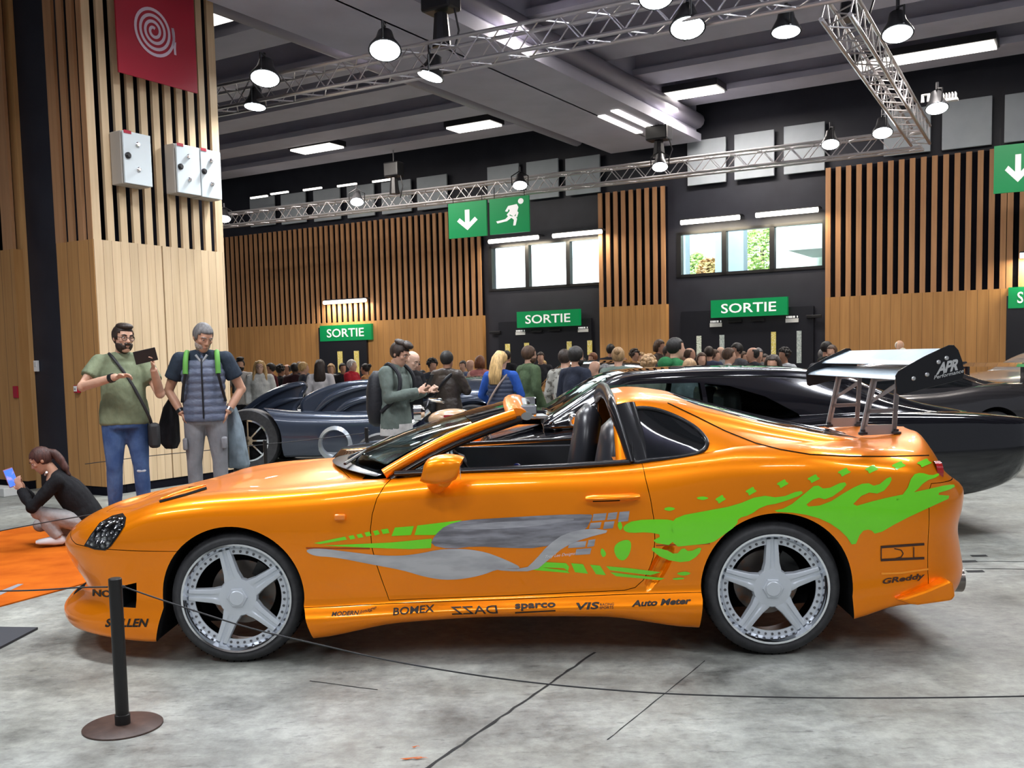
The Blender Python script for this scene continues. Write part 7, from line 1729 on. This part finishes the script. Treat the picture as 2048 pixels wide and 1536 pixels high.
MB().lathe([(.09, 0), (.09, .08), (.05, .12)], (tx - .42, 0, tz + .08), (1, 0, 0), 20).build('headlight', M_CHROME, mt)
MB().tube([(tx + .65, 0, tz - .05), (.9, 0, .5), (1.0, 0, .42)], [.08, .09, .05], 10).build('rear_mudguard', M_CHROME, mt)
# ---- cars further back
GV = vehicle('dark grey coupe with a small rear wing, parked beyond the black car', Frame((4.25, 12.5, 0), 10), M_GUN, 4.5, .93,
    [(mz(.35, .3, .3, .3, .3, .35, .45), 0, .1, .2), (mz(.26, .22, .22, .22, .22, .28, .38), .93, .0, .12), (mz(.5, .5, .5, .5, .52, .55, .6), 1.0, 0, 0), (mz(.66, .72, .78, .80, .86, .88, .84), .98, .05, .02), (mz(.70, .80, .88, .90, .97, .98, .95), .86, .12, .06), (mz(.72, .84, .93, .95, 1.0, 1.0, .98), .5, .15, .08), (mz(.72, .85, .94, .96, 1.0, 1.0, .98), 0, .15, .08)], None, (-1.35, 1.35), .34)
ghouse(GV, [(-.9, .66, .93, .76, .86), (-.2, .56, 1.24, .80, .87), (.3, .55, 1.30, .80, .88), (.9, .55, 1.22, .80, .9), (1.5, .58, 1.03, .76, .92), (1.8, .6, .97, .72, .9)], M_GUN, None, (('side_window', [(-.55, .95), (-.1, 1.19), (.3, 1.23), (.85, 1.17), (1.2, 1.03), (1.15, .97)]),), gm=M_DGLASS)
wx = 1.98; MB().rings([[np.array([wx + x, y, 1.20 + z]) for x, z in ((-.16, -.01), (0, .012), (.14, .035), (.14, .02), (0, -.008))] for y in (-.80, .80)]).build('wing_blade', M_GUN, GV)
for y in (-.55, .55): MB().bar((wx, y, .98), (wx, y, 1.2), .06, .03).build('wing_post', M_GUN, GV, smooth=0)
for y in (-.8, .8): MB().box((wx, y, 1.20), (.32, .03, .10)).build('wing_end', M_GUN, GV, smooth=0, bevel=.01)
cov = vehicle('large pale silver car at the picture edge behind the black car', Frame((8.9, 15.8, 0), 14), M_SILV, 4.9, 1.0,
    [(mz(.35, .3, .3, .3, .3, .35, .45), 0, .1, .2), (mz(.26, .22, .22, .22, .22, .28, .38), .93, 0, .12), (mz(.55, .55, .55, .55, .55, .55, .6), 1.0, 0, 0), (mz(.78, .85, .9, .9, .9, .9, .84), .98, .05, .02), (mz(.86, .98, 1.04, 1.04, 1.02, .98, .92), .84, .10, .06), (mz(.9, 1.02, 1.10, 1.10, 1.06, 1.0, .94), .5, .12, .08), (mz(.9, 1.03, 1.12, 1.12, 1.07, 1.0, .94), 0, .12, .08)], None, (-1.5, 1.5), .36)
ghouse(cov, [(-1.1, .7, 1.06, .8, .98), (-.4, .6, 1.36, .84, 1.0), (.4, .6, 1.42, .84, 1.0), (1.1, .6, 1.32, .82, .98), (1.7, .62, 1.08, .78, .95)], M_SILV, None, (('side_window', [(-.7, 1.08), (-.3, 1.30), (.4, 1.34), (1.0, 1.26), (1.3, 1.1)]),), gm=M_DGLASS)
for lb, org, yw, pm in (('dark car with a pale bonnet between the olive jacket and the navy sweater', (1.3, 15.7, 0), -80, M_SILV),):
    v_ = vehicle(lb, Frame(org, yw), pm, 4.4, .90, [(mz(.35, .3, .3, .3, .3, .35, .45), 0, .1, .2), (mz(.26, .22, .22, .22, .22, .28, .38), .93, 0, .12), (mz(.5, .5, .5, .5, .5, .5, .6), 1.0, 0, 0), (mz(.66, .75, .80, .82, .84, .85, .80), .98, .05, .02), (mz(.72, .84, .92, .92, .92, .92, .88), .84, .10, .06), (mz(.75, .88, .96, .97, .97, .96, .9), .5, .12, .08), (mz(.75, .89, .97, .98, .98, .96, .9), 0, .12, .08)], None, (-1.35, 1.35), .32)
    ghouse(v_, [(-1.0, .66, .94, .76, .88), (-.3, .56, 1.28, .80, .88), (.3, .55, 1.36, .80, .88), (.9, .55, 1.32, .80, .9), (1.5, .58, 1.03, .76, .92)], M_BLK, None, (('side_window', [(-.6, .97), (-.2, 1.22), (.3, 1.28), (.85, 1.24), (1.15, 1.05), (1.1, .98)]),), ([(-.95, -.5), (-.36, -.46), (-.33, 0), (-.36, .46), (-.95, .5), (-1.0, 0)], .85), gm=M_DGLASS)
